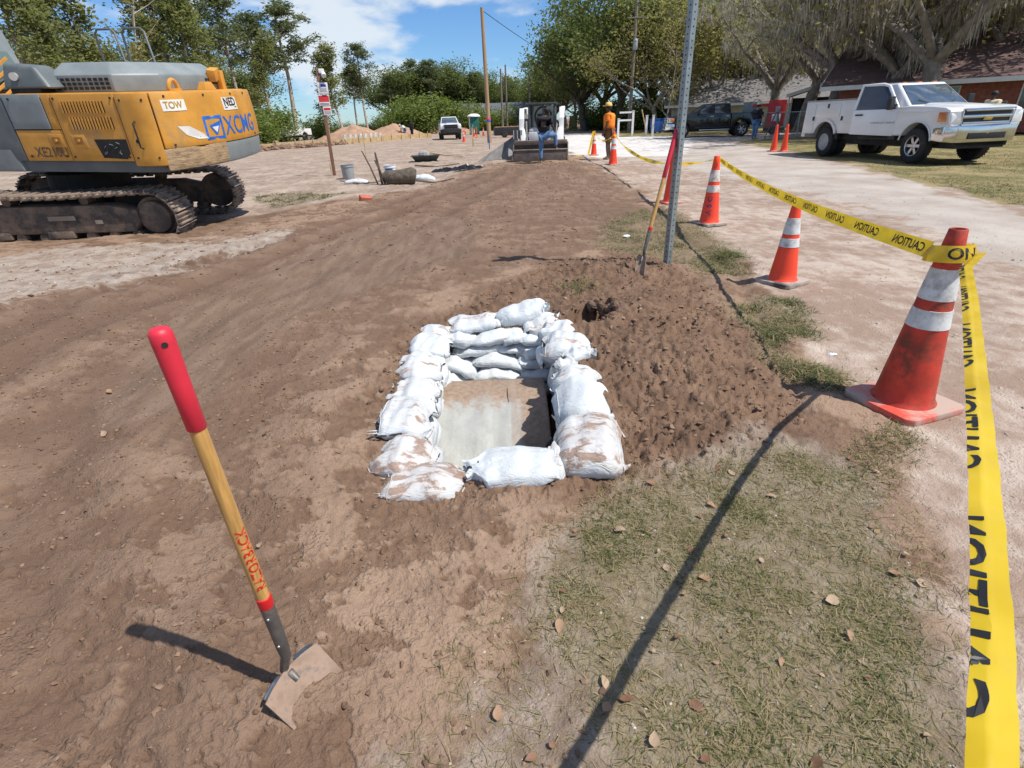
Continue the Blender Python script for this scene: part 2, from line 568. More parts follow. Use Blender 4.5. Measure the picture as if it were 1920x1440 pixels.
def ground_z(x, y, fine=True):
    x = np.asarray(x, float)
    y = np.asarray(y, float)
    r = np.hypot(x, y)
    z = 0.03 * fbm(x * 0.35, y * 0.35, 3, 3) * np.clip(r / 6, 0.4, 1.5)
    near = 1 - sstep(r, 25, 60)
    # hollow ground where the excavator stands, low berm of the dug strip
    z = z - 0.10 * sstep(-x, 3.2, 5.2) * sstep(y, 5.2, 7.5) * (1 - sstep(y, 13, 17)) * (1 - sstep(r, 16, 22))
    z = z + 0.16 * np.exp(-(((x - 1.2) / 2.6) ** 2 + ((y - 17.0) / 2.0) ** 2))
    z = z + 0.12 * np.exp(-(((x + 0.6) / 0.7) ** 2 + ((y - 18.6) / 1.2) ** 2))
    z = z + 0.07 * np.exp(-(((x - 4.6) / 1.2) ** 2 + ((y - 20.5) / 0.7) ** 2)) * (1 + fbm(x * 3, y * 3, 2, 8))
    fr = sstep(poly_sd(x, y, FRESH), -0.15, 0.25)
    # heap of fresh soil beside the pit
    z = z + 0.11 * np.exp(-(((x - 1.05) / 0.5) ** 2 + ((y - 3.3) / 0.9) ** 2)) + 0.07 * np.exp(-(((x - 1.1) / 0.4) ** 2 + ((y - 5.35) / 0.35) ** 2))
    z = z + 0.05 * np.exp(-(((x + 0.95) / 0.3) ** 2 + ((y - 2.9) / 0.8) ** 2))
    # ditch edge under the tape
    ed, es = line_d(x, y, [(2.25, 7.2), (2.2, 5.0), (1.9, 3.9), (1.72, 3.2), (1.5, 2.4)])
    z = z - 0.03 * np.exp(-(ed / 0.07) ** 2)
    sd = poly_sd(x, y, PIT)
    pit = sstep(sd, -0.02, 0.10)
    # a second small hole
    ca, sa = math.cos(-0.75), math.sin(-0.75)
    hx, hy = (x - 0.66) * ca - (y - 3.82) * sa, (x - 0.66) * sa + (y - 3.82) * ca
    hq = np.sqrt((hx / 0.25) ** 2 + (hy / 0.165) ** 2) + 0.22 * pnoise(x * 14, y * 14, 41)
    hole = 1 - sstep(hq, 0.84, 1.06)
    z = z - 0.85 * hole + 0.035 * np.exp(-((hq - 1.4) / 0.4) ** 2)
    if fine:
        ro = sstep(poly_sd(x, y, ROAD), -0.2, 0.3)
        sm = sstep(poly_sd(x, y, SMOOTH), -0.05, 0.3)
        li = sstep(poly_sd(x, y, LITTER), -0.2, 0.2)
        amp = (0.5 + 0.5 * fr) * (1 - 0.75 * sm) * (1 - 0.72 * ro) * (1 - 0.5 * li)
        z = z + near * amp * (0.028 * fbm(x * 1.6, y * 1.6, 2, 21) + 0.016 * fbm(x * 5, y * 5, 3, 5))
        crumb = np.abs(fbm(x * 11, y * 11, 4, 14, 0.62))
        z = z + near * (0.026 * fr * (1 - 0.3 * li) + 0.013 * (1 - fr) * amp) * (0.5 - crumb) * 1.5
        lump = np.clip(pnoise(x * 17, y * 17, 77) - 0.22, 0, 1) + 0.7 * np.clip(pnoise(x * 33, y * 33, 78) - 0.25, 0, 1)
        z = z + near * lump * (0.05 * fr + 0.022 * (1 - fr) * amp)
        # pressed clay skin: flat flakes a few millimetres proud
        z = z + near * (1 - fr) * (1 - sm) * (1 - li) * (1 - 0.6 * ro) * 0.010 * flake(x, y)
        for i, p in enumerate(RUTS):
            d, s = line_d(x, y, p)
            d = d + 0.1 * pnoise(s * 0.8, s * 0, i)
            z = z - near * 0.030 * np.exp(-(d / 0.16) ** 2) + near * 0.016 * np.exp(-((d - 0.3) / 0.1) ** 2)
        for i, p in enumerate(TREADS):
            d, s = line_d(x, y, p)
            w = 1 - sstep(d, 0.2, 0.32)
            z = z + near * w * 0.024 * np.sin(s * 2 * PI / 0.17 + d * 2.5) * sstep(pnoise(s * 1.1, s * 0, 50 + i), -0.3, 0.2) - w * 0.012
    return z * (1 - pit) - 0.95 * pit


def gz(x, y):
    return float(ground_z(np.array([x]), np.array([y]), False)[0])


def gzf(x, y):
    return float(ground_z(np.array([x]), np.array([y]), True)[0])


rr = list(0.10 + 0.06 * np.arange(6)) + list(0.46 * np.exp(0.0062 * np.arange(1, 530)))
while rr[-1] < 70:
    rr.append(rr[-1] * 1.016)
while rr[-1] < 3500:
    rr.append(rr[-1] * 1.12)
rr = np.array(rr)
front = np.radians(np.arange(-64, 64.01, 0.185))
back = np.radians(np.arange(68, 293, 4.5))
aa = np.concatenate([front, back])
RR, AA = np.meshgrid(rr, aa, indexing='ij')
GX, GY = (RR * np.sin(AA)).ravel(), (RR * np.cos(AA)).ravel()
GZ = ground_z(GX, GY)
nr, na = len(rr), len(aa)
I, J = np.meshgrid(np.arange(nr - 1), np.arange(na), indexing='ij')
J2 = (J + 1) % na
quads = np.stack([I * na + J, I * na + J2, (I + 1) * na + J2, (I + 1) * na + J], -1).reshape(-1, 4)[:, ::-1]


def zmask(poly, a=-0.2, b=0.2):
    return sstep(poly_sd(GX, GY, poly), a, b)


wob = fbm(GX * 1.2, GY * 1.2, 3, 31)
farw = np.clip(np.hypot(GX, GY) / 8, 1, 6)


def zw(poly, w):
    return sstep(poly_sd(GX, GY, poly) + wob * w * 0.8 * farw ** 0.7, -w * farw ** 0.7, w * farw ** 0.7)


m_litter = zw(LITTER, 0.24)
m_road = zw(ROAD, 0.22)
m_smooth = zw(SMOOTH, 0.12)
m_fresh = zw(FRESH, 0.18)
m_grey = zw(GREY, 0.6)
m_lawn = np.maximum(zw(LAWN, 0.22), zw(LAWN2, 0.3))
m_pale = zw(PALE, 0.4)
m_beige = zw(BEIGE, 0.3)
m_grass = np.clip(sum(zw(g, 0.10) for g in (GRASS, G2, G3, G4, G5, G6)), 0, 1)
mud_bits = sum(np.exp(-(line_d(GX, GY, p)[0] / 0.5) ** 2) for p in ([(4.6, 5.5), (4.2, 9), (4.6, 14), (6.5, 17.5)], [(3.2, 3.4), (3.5, 5.6), (3.4, 9)]))
m_bright = zw([(3.5, 22.5), (6.3, 21.5), (9.9, 29.9), (13, 40), (6, 58), (5, 58), (2.9, 26)], 0.5)
m_rut = np.clip(sum(np.exp(-((line_d(GX, GY, p)[0] + 0.08 * pnoise(GX * 2, GY * 2, 5)) / 0.24) ** 2) for p in RUTS), 0, 1) * (1 - sstep(np.hypot(GX, GY), 18, 30))
m_damp = zw([(-2.9, 2.2), (-4.6, 4.2), (-4.0, 7), (-2.6, 10), (-1.4, 14), (0.6, 19.5), (2.6, 19.5), (2.4, 9), (1.0, 6.2), (-0.6, 4.6), (-1.1, 3.2), (-1.5, 2.3)], 0.5)
za = np.stack([m_litter, m_road, m_smooth], -1)
zb = np.stack([m_fresh, m_grey, m_lawn], -1)
zc_ = np.stack([m_pale, m_beige, m_grass], -1)

t = NT('ground_soil')


def attr(nm):
    a = t.n('ShaderNodeAttribute', attribute_name=nm)
    s = t.n('ShaderNodeSeparateXYZ', {0: a.outputs['Vector']})
    return s.outputs


A, B, C = attr('za'), attr('zb'), attr('zc')
n1 = t.noise(0.9, 6, 0.6)
n2 = t.noise(5.5, 7, 0.62, dist=0.3)
n3 = t.noise(34, 6, 0.62)
n4 = t.noise(160, 4, 0.6)
# streaks along the dug strip
n5 = t.noise(3.0, 6, 0.6, t.scalevec((2.6, 0.55, 1)), 0.4)
patch = t.math('ADD', t.math('MULTIPLY', n1, 0.40), t.math('ADD', t.math('MULTIPLY', n2, 0.4), t.math('MULTIPLY', n5, 0.2)))


def edge(m, k=0.5, src=None):
    """mask with a ragged edge"""
    return t.ramp(t.math('ADD', m, t.math('MULTIPLY', t.math('SUBTRACT', src or n3, 0.5), k)), 0.3, 0.7)


dry, moist = (0.305, 0.210, 0.147), (0.150, 0.090, 0.056)
FL = t.n('ShaderNodeAttribute', attribute_name='flake').outputs['Fac']
pk = t.math('ADD', t.math('MULTIPLY', t.ramp(patch, 0.40, 0.60), 0.45), t.math('MULTIPLY', FL, 0.65), True)
pk = t.math('ADD', pk, t.math('MULTIPLY', t.math('SUBTRACT', n3, 0.5), 0.8), True)
c = t.mix(pk, moist, dry)
swath = t.noise(0.8, 4, 0.55, t.scalevec((1.1, 0.42, 1)), 0.6)
c = t.mix(t.ramp(swath, 0.47, 0.66, 0, 0.62), c, (0.138, 0.084, 0.055))
DMP = t.n('ShaderNodeAttribute', attribute_name='damp').outputs['Fac']
c = t.mix(t.math('MULTIPLY', edge(DMP, 0.8, n2), t.ramp(n5, 0.3, 0.7, 0.75, 0.35)), c, (0.150, 0.093, 0.062))
RUT = t.n('ShaderNodeAttribute', attribute_name='rut').outputs['Fac']
c = t.mix(t.math('MULTIPLY', RUT, t.ramp(n5, 0.3, 0.62, 0.35, 0.8)), c, (0.135, 0.083, 0.056))
c = t.mix(t.math('MULTIPLY', B[0], 0.88), c, t.mix(t.ramp(n2, 0.3, 0.72), (0.108, 0.063, 0.040), (0.215, 0.135, 0.089)))
c = t.mix(t.math('MULTIPLY', edge(A[2], 0.5), 0.9), c, t.mix(t.ramp(n5, 0.35, 0.68), (0.150, 0.097, 0.066), (0.215, 0.148, 0.105)))
c = t.mix(t.math('MULTIPLY', edge(B[1], 1.4, n2), 0.8), c, t.mix(t.ramp(n2, 0.35, 0.65), (0.27, 0.205, 0.16), (0.415, 0.365, 0.315)))
c = t.mix(edge(C[1], 0.5, n2), c, t.mix(t.ramp(patch, 0.42, 0.60), (0.26, 0.188, 0.142), (0.425, 0.345, 0.278)))
road = t.mix(t.ramp(patch, 0.43, 0.60), (0.29, 0.207, 0.156), (0.47, 0.388, 0.325))
c = t.mix(edge(A[1], 0.7, n2), c, road)
c = t.mix(t.math('MULTIPLY', edge(C[0], 0.8, n2), 0.92), c, t.mix(t.ramp(n1, 0.3, 0.7), (0.355, 0.30, 0.255), (0.475, 0.43, 0.385)))
BRT = t.n('ShaderNodeAttribute', attribute_name='bright').outputs['Fac']
c = t.mix(t.math('MULTIPLY', edge(BRT, 0.9, n2), 0.85), c, t.mix(t.ramp(n1, 0.3, 0.7), (0.56, 0.53, 0.50), (0.70, 0.68, 0.66)))
lit = t.mix(t.ramp(n2, 0.35, 0.66), (0.165, 0.118, 0.086), (0.315, 0.255, 0.208))
c = t.mix(edge(A[0], 0.9, n2), c, lit)
c = t.mix(t.math('MULTIPLY', C[2], 0.55), c, t.mix(t.ramp(n3, 0.3, 0.7), (0.13, 0.105, 0.055), (0.24, 0.20, 0.12)))
lawn = t.mix(t.ramp(n1, 0.35, 0.66), (0.135, 0.125, 0.042), (0.30, 0.235, 0.115))
lawn = t.mix(t.ramp(n2, 0.55, 0.75), lawn, (0.36, 0.29, 0.21))
c = t.mix(edge(B[2], 0.7, n2), c, lawn)
# grains: pale grit and dark crumbs
c = t.mix(t.ramp(n4, 0.62, 0.78, 0, 0.30), c, (0.50, 0.44, 0.38))
c = t.mix(t.ramp(n3, 0.24, 0.42, 0.5, 0.0), c, t.mix(0.5, c, (0.055, 0.032, 0.020)))
vo = t.n('ShaderNodeTexVoronoi', {'Vector': t.co, 'Scale': 62.0, 'Randomness': 1.0}, feature='F1').outputs['Distance']
vo2 = t.n('ShaderNodeTexVoronoi', {'Vector': t.co, 'Scale': 150.0, 'Randomness': 1.0}, feature='F1').outputs['Distance']
grain = t.math('MULTIPLY', t.ramp(vo, 0.15, 0.55, 1.0, 0.0), t.ramp(n2, 0.42, 0.66))
gr = t.math('ADD', t.math('MULTIPLY', n3, 0.9), t.math('ADD', t.math('MULTIPLY', n4, 0.35), t.math('ADD', t.math('MULTIPLY', grain, 0.55), t.math('MULTIPLY', vo2, -0.25))))
bm_ = t.bump(gr, 0.62, 0.018)
wet = t.ramp(patch, 0.43, 0.55, 0.78, 0.95)
t.principled(color=c, rough=wet, normal=bm_, spec=0.25)
ground = np_mesh('ground', np.stack([GX, GY, GZ], -1), quads, t.m, smooth=True, attrs={'za': za, 'zb': zb, 'zc': zc_, 'flake': flake(GX, GY), 'bright': m_bright, 'rut': m_rut, 'damp': m_damp})
tag(ground, kind='structure')
# fills the point under the camera
gb = MB()
gb.add([(GX[j], GY[j], GZ[j]) for j in range(na)], [tuple(range(na))])
ground_centre = gb.build('ground_patch', t.m)
tag(ground_centre, kind='structure')
# ---------------------------------------------------------------- sandbags round the pit
def bag_material(name, mud_amt, tone=(0.62, 0.66, 0.685)):
    t = NT(name)
    oi = t.n('ShaderNodeObjectInfo')
    off = t.n('ShaderNodeVectorMath', {0: t.co, 1: oi.outputs['Location']}, operation='ADD').outputs[0]
    off = t.n('ShaderNodeVectorMath', {0: off, 1: t.n('ShaderNodeVectorMath', {0: oi.outputs['Location'], 1: (7.0, 5.0, 9.0)}, operation='MULTIPLY').outputs[0]}, operation='ADD').outputs[0]
    weave = t.n('ShaderNodeTexWave', {'Vector': t.co, 'Scale': 140.0, 'Distortion': 1.5, 'Detail': 1.0}, wave_type='BANDS', bands_direction='X').outputs['Fac']
    big = t.noise(7, 5, 0.55, off)
    fab = t.mix(t.ramp(big, 0.3, 0.7), tuple(k * 0.84 for k in tone), tone)
    mud = t.noise(9, 8, 0.66, off, 0.6)
    smear = t.noise(16, 6, 0.6, t.scalevec((0.5, 2.2, 1), off), 0.4)
    geo = t.n('ShaderNodeNewGeometry')
    up = t.n('ShaderNodeSeparateXYZ', {0: geo.outputs['Normal']}).outputs[2]
    m = t.math('ADD', t.math('ADD', t.math('MULTIPLY', mud, 0.6), t.math('MULTIPLY', smear, 0.4)), t.math('MULTIPLY', up, 0.035))
    thr = 0.70 - 0.22 * mud_amt
    dust = t.ramp(m, thr - 0.13, thr + 0.05, 0, 0.42)
    cake = t.ramp(m, thr - 0.01, thr + 0.06, 0, 0.92)
    c = t.mix(dust, fab, (0.50, 0.40, 0.33))
    c = t.mix(cake, c, t.mix(t.ramp(smear, 0.3, 0.7), (0.19, 0.115, 0.078), (0.33, 0.22, 0.165)))
    wr0 = t.noise(13, 4, 0.55, t.scalevec((0.7, 1.9, 1.0), off), 1.6)
    wr = t.math('ADD', t.math('MULTIPLY', t.math('ABSOLUTE', t.math('SUBTRACT', wr0, 0.5)), -3.2), t.math('MULTIPLY', t.noise(40, 4, 0.6, off), 0.35))
    h = t.math('ADD', t.math('MULTIPLY', wr, 1.0), t.math('MULTIPLY', cake, 0.5))
    h = t.math('ADD', h, t.math('MULTIPLY', weave, 0.04))
    b = t.n('ShaderNodeBsdfPrincipled', {'Base Color': c, 'Roughness': 0.62, 'Specular IOR Level': 0.35, 'Normal': t.bump(h, 0.45, 0.013), 'Sheen Weight': 0.1})
    t.t.links.new(b.outputs[0], t.out.inputs[0])
    return t.m


BAG = [bag_material('white_woven_bag', 0.12), bag_material('white_woven_bag_dusty', 0.5), bag_material('white_woven_bag_muddy', 0.72, (0.60, 0.62, 0.63))]
BCLEAN, BDUST, BMUD = BAG


def bag_mesh(L, W, H, seed, droop=0.0, neck=0, sag=0.0):
    """a filled bag: pillow section, pinched seam ends, wrinkles, optional tied neck"""
    rg = np.random.default_rng(seed)
    nu, nv = 40, 28
    us = np.linspace(-1, 1, nu)
    us = np.sign(us) * np.abs(us) ** 0.8
    V = []
    ph = rg.random(6) * 6.28
    for u in us:
        e = abs(u)
        hh = H / 2 * max(0.02, (1 - e ** 2.7)) ** 0.55
        ww = W / 2 * (1 - 0.18 * e ** 5) * (0.72 + 0.28 * (1 - e ** 2.2) ** 0.5 if e < 1 else 0.72)
        if neck and u * neck > 0.62:
            k = (u * neck - 0.62) / 0.38
            ww *= 1 - 0.72 * math.sin(min(k * 1.45, 1) * PI / 2) + 0.30 * max(0, k - 0.75) / 0.25
            hh = max(hh, 0.018) * (1 + 0.35 * k)
        for j in range(nv):
            a = 2 * PI * j / nv
            ca, sa = math.cos(a), math.sin(a)
            p = 0.72
            y = ww * math.copysign(abs(ca) ** p, ca)
            z = hh * math.copysign(abs(sa) ** 0.9, sa)
            pinch = e ** 3
            fold = 0.006 * math.sin(a * 5 + ph[0] + u * 2) * (0.35 + 1.9 * pinch) + 0.004 * math.sin(a * 9 + ph[1]) * pinch * 2.2
            z += fold + 0.007 * math.sin(u * 5 + ph[2]) * sa + 0.004 * math.sin(u * 11 + a * 2 + ph[5]) * sa
            y += 0.008 * math.sin(u * 4 + ph[3]) * ca
            x = u * L / 2 + 0.014 * math.sin(ca * 3 + ph[4]) * pinch + (0.010 * math.sin(a * 4 + ph[1])) * pinch
            z -= droop * u * u
            z += sag * u
            V.append((x, y, z))
    V = np.array(V)
    n = fbm(V[:, 0] * 9 + seed, V[:, 1] * 9 + V[:, 2] * 7, 3, seed % 40)
    V[:, 2] += 0.008 * n
    cr = np.abs(fbm(V[:, 0] * 16 + seed * 3, V[:, 1] * 26 + V[:, 2] * 18, 3, seed % 25))
    V[:, 2] += 0.007 * (0.45 - cr) * np.sign(V[:, 2] + 1e-6)
    V[:, 1] += 0.005 * fbm(V[:, 0] * 9, V[:, 2] * 9 + seed, 2, seed % 30 + 3)
    F = [(i * nv + j, i * nv + (j + 1) % nv, (i + 1) * nv + (j + 1) % nv, (i + 1) * nv + j) for i in range(nu - 1) for j in range(nv)]
    return V, np.array(F)


BAGS = [
    # x, y, z, length, width, height, rz, ry(tilt along), material, droop, neck, words
    # back wall, top course
    (-0.570, 3.700, -0.004, 0.260, 0.300, 0.114, 0.15, 0, BDUST, 0.01, 0, 'at the far left corner of the pit wall'),
    (-0.260, 3.840, 0.025, 0.370, 0.300, 0.098, 0.10, -0.08, BDUST, 0.00, 0, 'long and dirt speckled on the left of the far wall top course'),
    (0.100, 3.870, 0.075, 0.380, 0.250, 0.155, 0.16, -0.20, BCLEAN, -0.01, 1, 'highest of all, tilted up at the middle of the far wall'),
    (0.250, 3.780, 0.020, 0.300, 0.240, 0.120, 0.30, -0.16, BDUST, 0.0, 1, 'with a ragged mouth, right of the highest bag on the far wall'),
    # second course
    (-0.375, 3.740, -0.050, 0.240, 0.260, 0.120, 0.0, 0, BCLEAN, 0.0, 0, 'short one under the speckled bag at the left of the far wall'),
    (-0.150, 3.760, -0.045, 0.329, 0.320, 0.098, 0.08, -0.12, BCLEAN, 0.0, 0, 'in the second course in the middle of the far wall'),
    (0.020, 3.760, -0.045, 0.254, 0.300, 0.098, 0.14, -0.16, BCLEAN, 0.0, -1, 'with a tied neck in the second course under the highest bag'),
    (0.200, 3.730, -0.060, 0.276, 0.280, 0.098, -0.1, 0, BCLEAN, 0.0, 0, 'shaded in the second course at the right of the far wall'),
    # third course
    (-0.250, 3.754, -0.125, 0.371, 0.300, 0.098, 0.06, -0.10, BCLEAN, 0.0, 0, 'in the third course at the left of the far wall'),
    (0.020, 3.763, -0.130, 0.297, 0.280, 0.075, 0.0, -0.03, BCLEAN, 0.0, 0, 'thin one in the third course in the middle of the far wall'),
    (0.200, 3.700, -0.145, 0.276, 0.290, 0.098, 0.05, -0.15, BCLEAN, 0.0, -1, 'with a knotted mouth in the third course at the right'),
    # fourth course
    (-0.080, 3.678, -0.200, 0.424, 0.290, 0.098, 0.0, 0.16, BCLEAN, 0.045, 0, 'bowed down over its neighbours in the fourth course of the far wall'),
    (-0.360, 3.633, -0.225, 0.297, 0.280, 0.098, -0.12, 0.42, BCLEAN, 0.03, 0, 'slumped steeply at the left of the fourth course'),
    (0.190, 3.674, -0.220, 0.297, 0.280, 0.098, 0.05, 0.05, BCLEAN, 0.0, 0, 'shaded in the fourth course at the right of the far wall'),
    # fifth course
    (-0.110, 3.619, -0.285, 0.392, 0.290, 0.098, 0.0, 0.06, BCLEAN, 0.035, 0, 'bowed and sunlit in the fifth course of the far wall'),
    (-0.390, 3.583, -0.315, 0.297, 0.280, 0.098, -0.1, 0.40, BCLEAN, 0.02, 0, 'slumped at the left of the fifth course'),
    (0.200, 3.616, -0.300, 0.297, 0.280, 0.098, 0.05, 0, BCLEAN, 0.0, 0, 'shaded in the fifth course at the right of the far wall'),
    # lowest courses in view
    (-0.130, 3.579, -0.375, 0.360, 0.290, 0.098, 0.0, 0, BCLEAN, 0.01, 0, 'in the lowest course in view in the middle of the far wall'),
    (-0.390, 3.544, -0.400, 0.276, 0.280, 0.098, -0.1, 0.3, BCLEAN, 0.01, 0, 'in the lowest course in view at the left of the far wall'),
    (0.160, 3.555, -0.395, 0.318, 0.280, 0.098, 0.1, 0, BCLEAN, 0.0, 0, 'in the lowest course in view at the right of the far wall'),
    (-0.100, 3.547, -0.475, 0.445, 0.290, 0.098, 0.0, 0, BCLEAN, 0.0, 0, 'at the foot of the far wall behind the pipe'),
    # left side, far to near, lying across
    (-0.557, 3.370, 0.036, 0.265, 0.330, 0.121, -0.05, 0.05, BCLEAN, 0.015, 0, 'second from the far end of the left side'),
    (-0.577, 3.020, 0.046, 0.265, 0.360, 0.121, 0.02, 0.04, BDUST, 0.02, 0, 'third from the far end of the left side'),
    (-0.567, 2.710, 0.026, 0.265, 0.270, 0.114, 0.06, 0.02, BDUST, 0.01, 0, 'short dusty one halfway along the left side'),
    (-0.557, 2.390, 0.046, 0.265, 0.370, 0.129, -0.04, 0.03, BDUST, 0.02, 0, 'plump wrinkled one on the left side with a dark tie at its foot'),
    (-0.517, 2.070, 0.016, 0.265, 0.300, 0.121, -0.06, 0.05, BMUD, 0.03, 0, 'mud smeared, second from the near end of the left side'),
    # near side
    (-0.395, 1.880, 0.001, 0.340, 0.240, 0.106, 0.05, 0.03, BMUD, 0.01, 0, 'caked in mud at the near left corner of the pit'),
    (-0.005, 1.920, 0.031, 0.400, 0.260, 0.132, 0.06, -0.03, BCLEAN, 0.0, -1, 'long with a gathered neck on the near side of the pit'),
    (0.175, 1.930, 0.026, 0.200, 0.100, 0.106, 1.35, -0.4, BDUST, 0.0, 0, 'small upright one beside the long bag on the near side'),
    # right side, near to far
    (0.345, 2.060, 0.050, 0.310, 0.440, 0.200, -0.12, -0.03, BMUD, 0.03, 0, 'large with mud patches at the near right corner of the pit'),
    (0.365, 2.470, 0.050, 0.280, 0.400, 0.200, -0.08, -0.03, BCLEAN, 0.03, 0, 'large smooth clean one in the middle of the right side'),
    (0.375, 2.760, 0.030, 0.260, 0.260, 0.160, -0.1, 0.0, BDUST, 0.015, 0, 'with a torn edge, behind the large smooth bag on the right side'),
    (0.330, 2.930, 0.050, 0.130, 0.090, 0.090, 0.4, 0.0, BDUST, 0.0, 0, 'small folded empty one between the bags of the right side'),
    (0.425, 3.050, 0.070, 0.180, 0.130, 0.080, 0.15, -0.1, BCLEAN, 0.0, 1, 'small one with a tied tail sticking out over the soil on the right'),
    (0.370, 3.280, 0.040, 0.290, 0.380, 0.150, -0.14, 0.0, BDUST, 0.02, 0, 'with a frayed outer edge on the far part of the right side'),
    (0.360, 3.580, 0.030, 0.260, 0.240, 0.130, -0.2, 0.0, BDUST, 0.01, 0, 'dirt flecked one at the far right corner of the pit'),
    # inner faces
    (-0.515, 3.200, -0.100, 0.340, 0.180, 0.140, 1.55, 0, BDUST, 0.0, 0, 'under the left side facing into the pit near the far wall'),
    (-0.515, 2.830, -0.100, 0.360, 0.180, 0.140, 1.6, 0, BDUST, 0.0, 0, 'under the left side facing into the pit, muddy at its middle'),
    (-0.505, 2.400, -0.100, 0.400, 0.180, 0.140, 1.6, 0, BDUST, 0.0, 0, 'under the plump wrinkled bag facing into the pit'),
    (-0.470, 2.130, -0.090, 0.300, 0.180, 0.150, 1.2, 0, BDUST, 0.0, 0, 'hanging into the pit at its near left corner'),
    (-0.525, 3.350, -0.240, 0.360, 0.180, 0.140, 1.5, 0, BCLEAN, 0.0, 0, 'second down under the left side near the far wall'),
    (-0.537, 3.000, -0.240, 0.265, 0.180, 0.129, 1.6, 0, BCLEAN, 0.0, 0, 'second down halfway along the left side'),
    (-0.525, 2.600, -0.240, 0.380, 0.180, 0.140, 1.57, 0, BCLEAN, 0.0, 0, 'second down beside the pipe on the left'),
    (-0.525, 2.200, -0.240, 0.380, 0.180, 0.140, 1.57, 0, BDUST, 0.0, 0, 'second down at the near left corner'),
    (0.270, 3.450, -0.100, 0.320, 0.170, 0.140, 1.5, 0, BCLEAN, 0.0, 0, 'shaded under the right side near the far wall'),
    (0.340, 3.100, -0.100, 0.340, 0.170, 0.140, 1.6, 0, BCLEAN, 0.0, 0, 'shaded under the frayed bag of the right side'),
    (0.340, 3.300, -0.240, 0.400, 0.170, 0.140, 1.55, 0, BCLEAN, 0.0, 0, 'shaded second down under the right side'),
    (0.320, 2.600, -0.120, 0.400, 0.160, 0.150, 1.57, 0, BCLEAN, 0.0, 0, 'shaded under the large smooth bag of the right side'),
    (0.310, 2.200, -0.100, 0.360, 0.170, 0.150, 1.65, 0, BDUST, 0.0, 0, 'shaded under the large muddy corner bag'),
    (-0.060, 2.000, -0.110, 0.550, 0.170, 0.150, 0.03, 0, BDUST, 0.0, 0, 'under the long near bag facing into the pit'),
]
SEAMTHREAD = mat('seam_thread', (0.50, 0.50, 0.48), 0.8)
SEAM = mat('bag_tie_cord', (0.03, 0.03, 0.035), 0.7)
for i, (x, y, z, L, W, H, rz, ry, m, dr, nk, words) in enumerate(BAGS):
    V, F = bag_mesh(L * 1.03, W, H, 100 + i, dr, nk, 0)
    # a fringe of loose threads and a flat seam flap at one end for the frayed ones
    o = np_mesh('sandbag', V, F, m, smooth=True)
    o.location = (x, y, z)
    o.rotation_euler = (0, ry, rz)
    tag(o, 'white sandbag ' + words, 'sandbag', 'sandbags lining the pit')
    if not nk and H > 0.08:
        # stitched closing seam across one end: row of threads standing off the cloth
        e = 1 if (i % 2) else -1
        i0 = 35 if e > 0 else 4
        ring = [Vector(V[i0 * 28 + j]) for j in range(28)]
        mb = MB()
        mb.tube([p * 1.012 for p in ring], 0.0022, 4, closed=True)
        mb.build('stitched_seam', SEAMTHREAD, o, smooth=40)
    if nk:
        mb = MB()
        k = nk * L * 0.39
        pts = [(k, 0.34 * W * 0.62 * math.cos(a), 0.5 * H * 0.62 * math.sin(a) - dr * 0.6) for a in np.linspace(0, 2 * PI, 14)[:-1]]
        mb.tube(pts, 0.004, 5, closed=True)
        mb.build('tie_cord', SEAM, o, smooth=40)
    elif 'frayed' in words or 'ragged' in words or 'torn' in words or 'caked' in words or 'plump' in words:
        mb = MB()
        rg = random.Random(i)
        sd_ = 1 if x > 0 else -1
        for q in range(34):
            yy = rg.uniform(-W * 0.42, W * 0.42)
            ln = rg.uniform(0.015, 0.05)
            x0 = sd_ * L * 0.50
            w = rg.uniform(0.003, 0.009)
            zz = rg.uniform(-0.015, 0.015) - dr
            dy, dz = rg.uniform(-0.02, 0.02), rg.uniform(-0.03, 0.01)
            mb.add([(x0 - sd_ * 0.03, yy - w, zz), (x0 - sd_ * 0.03, yy + w, zz), (x0 + sd_ * ln, yy + dy, zz + dz)], [(0, 1, 2)])
        mb.build('frayed_edge', m, o)
mb = MB()
mb.tube([(-0.74, 2.22, 0.02), (-0.69, 2.20, 0.05), (-0.62, 2.215, 0.045), (-0.55, 2.21, 0.055)], 0.005, 5)
tag(mb.build('tie_string', SEAM, smooth=40), 'dark tie string sticking out between two bags on the left side of the pit', 'string')

# ---------------------------------------------------------------- concrete pipe in the pit
t = NT('pipe_concrete')
sepp = t.n('ShaderNodeSeparateXYZ', {0: t.co}).outputs
nA = t.noise(7, 7, 0.62, dist=0.4)
nB = t.noise(28, 6, 0.65)
nS = t.math('ADD', t.math('MULTIPLY', t.noise(5, 4, 0.5, t.scalevec((1.6, 0.15, 0.15))), 0.5), t.math('MULTIPLY', t.noise(4, 5, 0.6), 0.5))
conc = t.mix(t.ramp(nS, 0.32, 0.68), (0.30, 0.305, 0.29), (0.47, 0.48, 0.455))
conc = t.mix(t.ramp(nB, 0.55, 0.75, 0, 0.35), conc, (0.30, 0.27, 0.23))
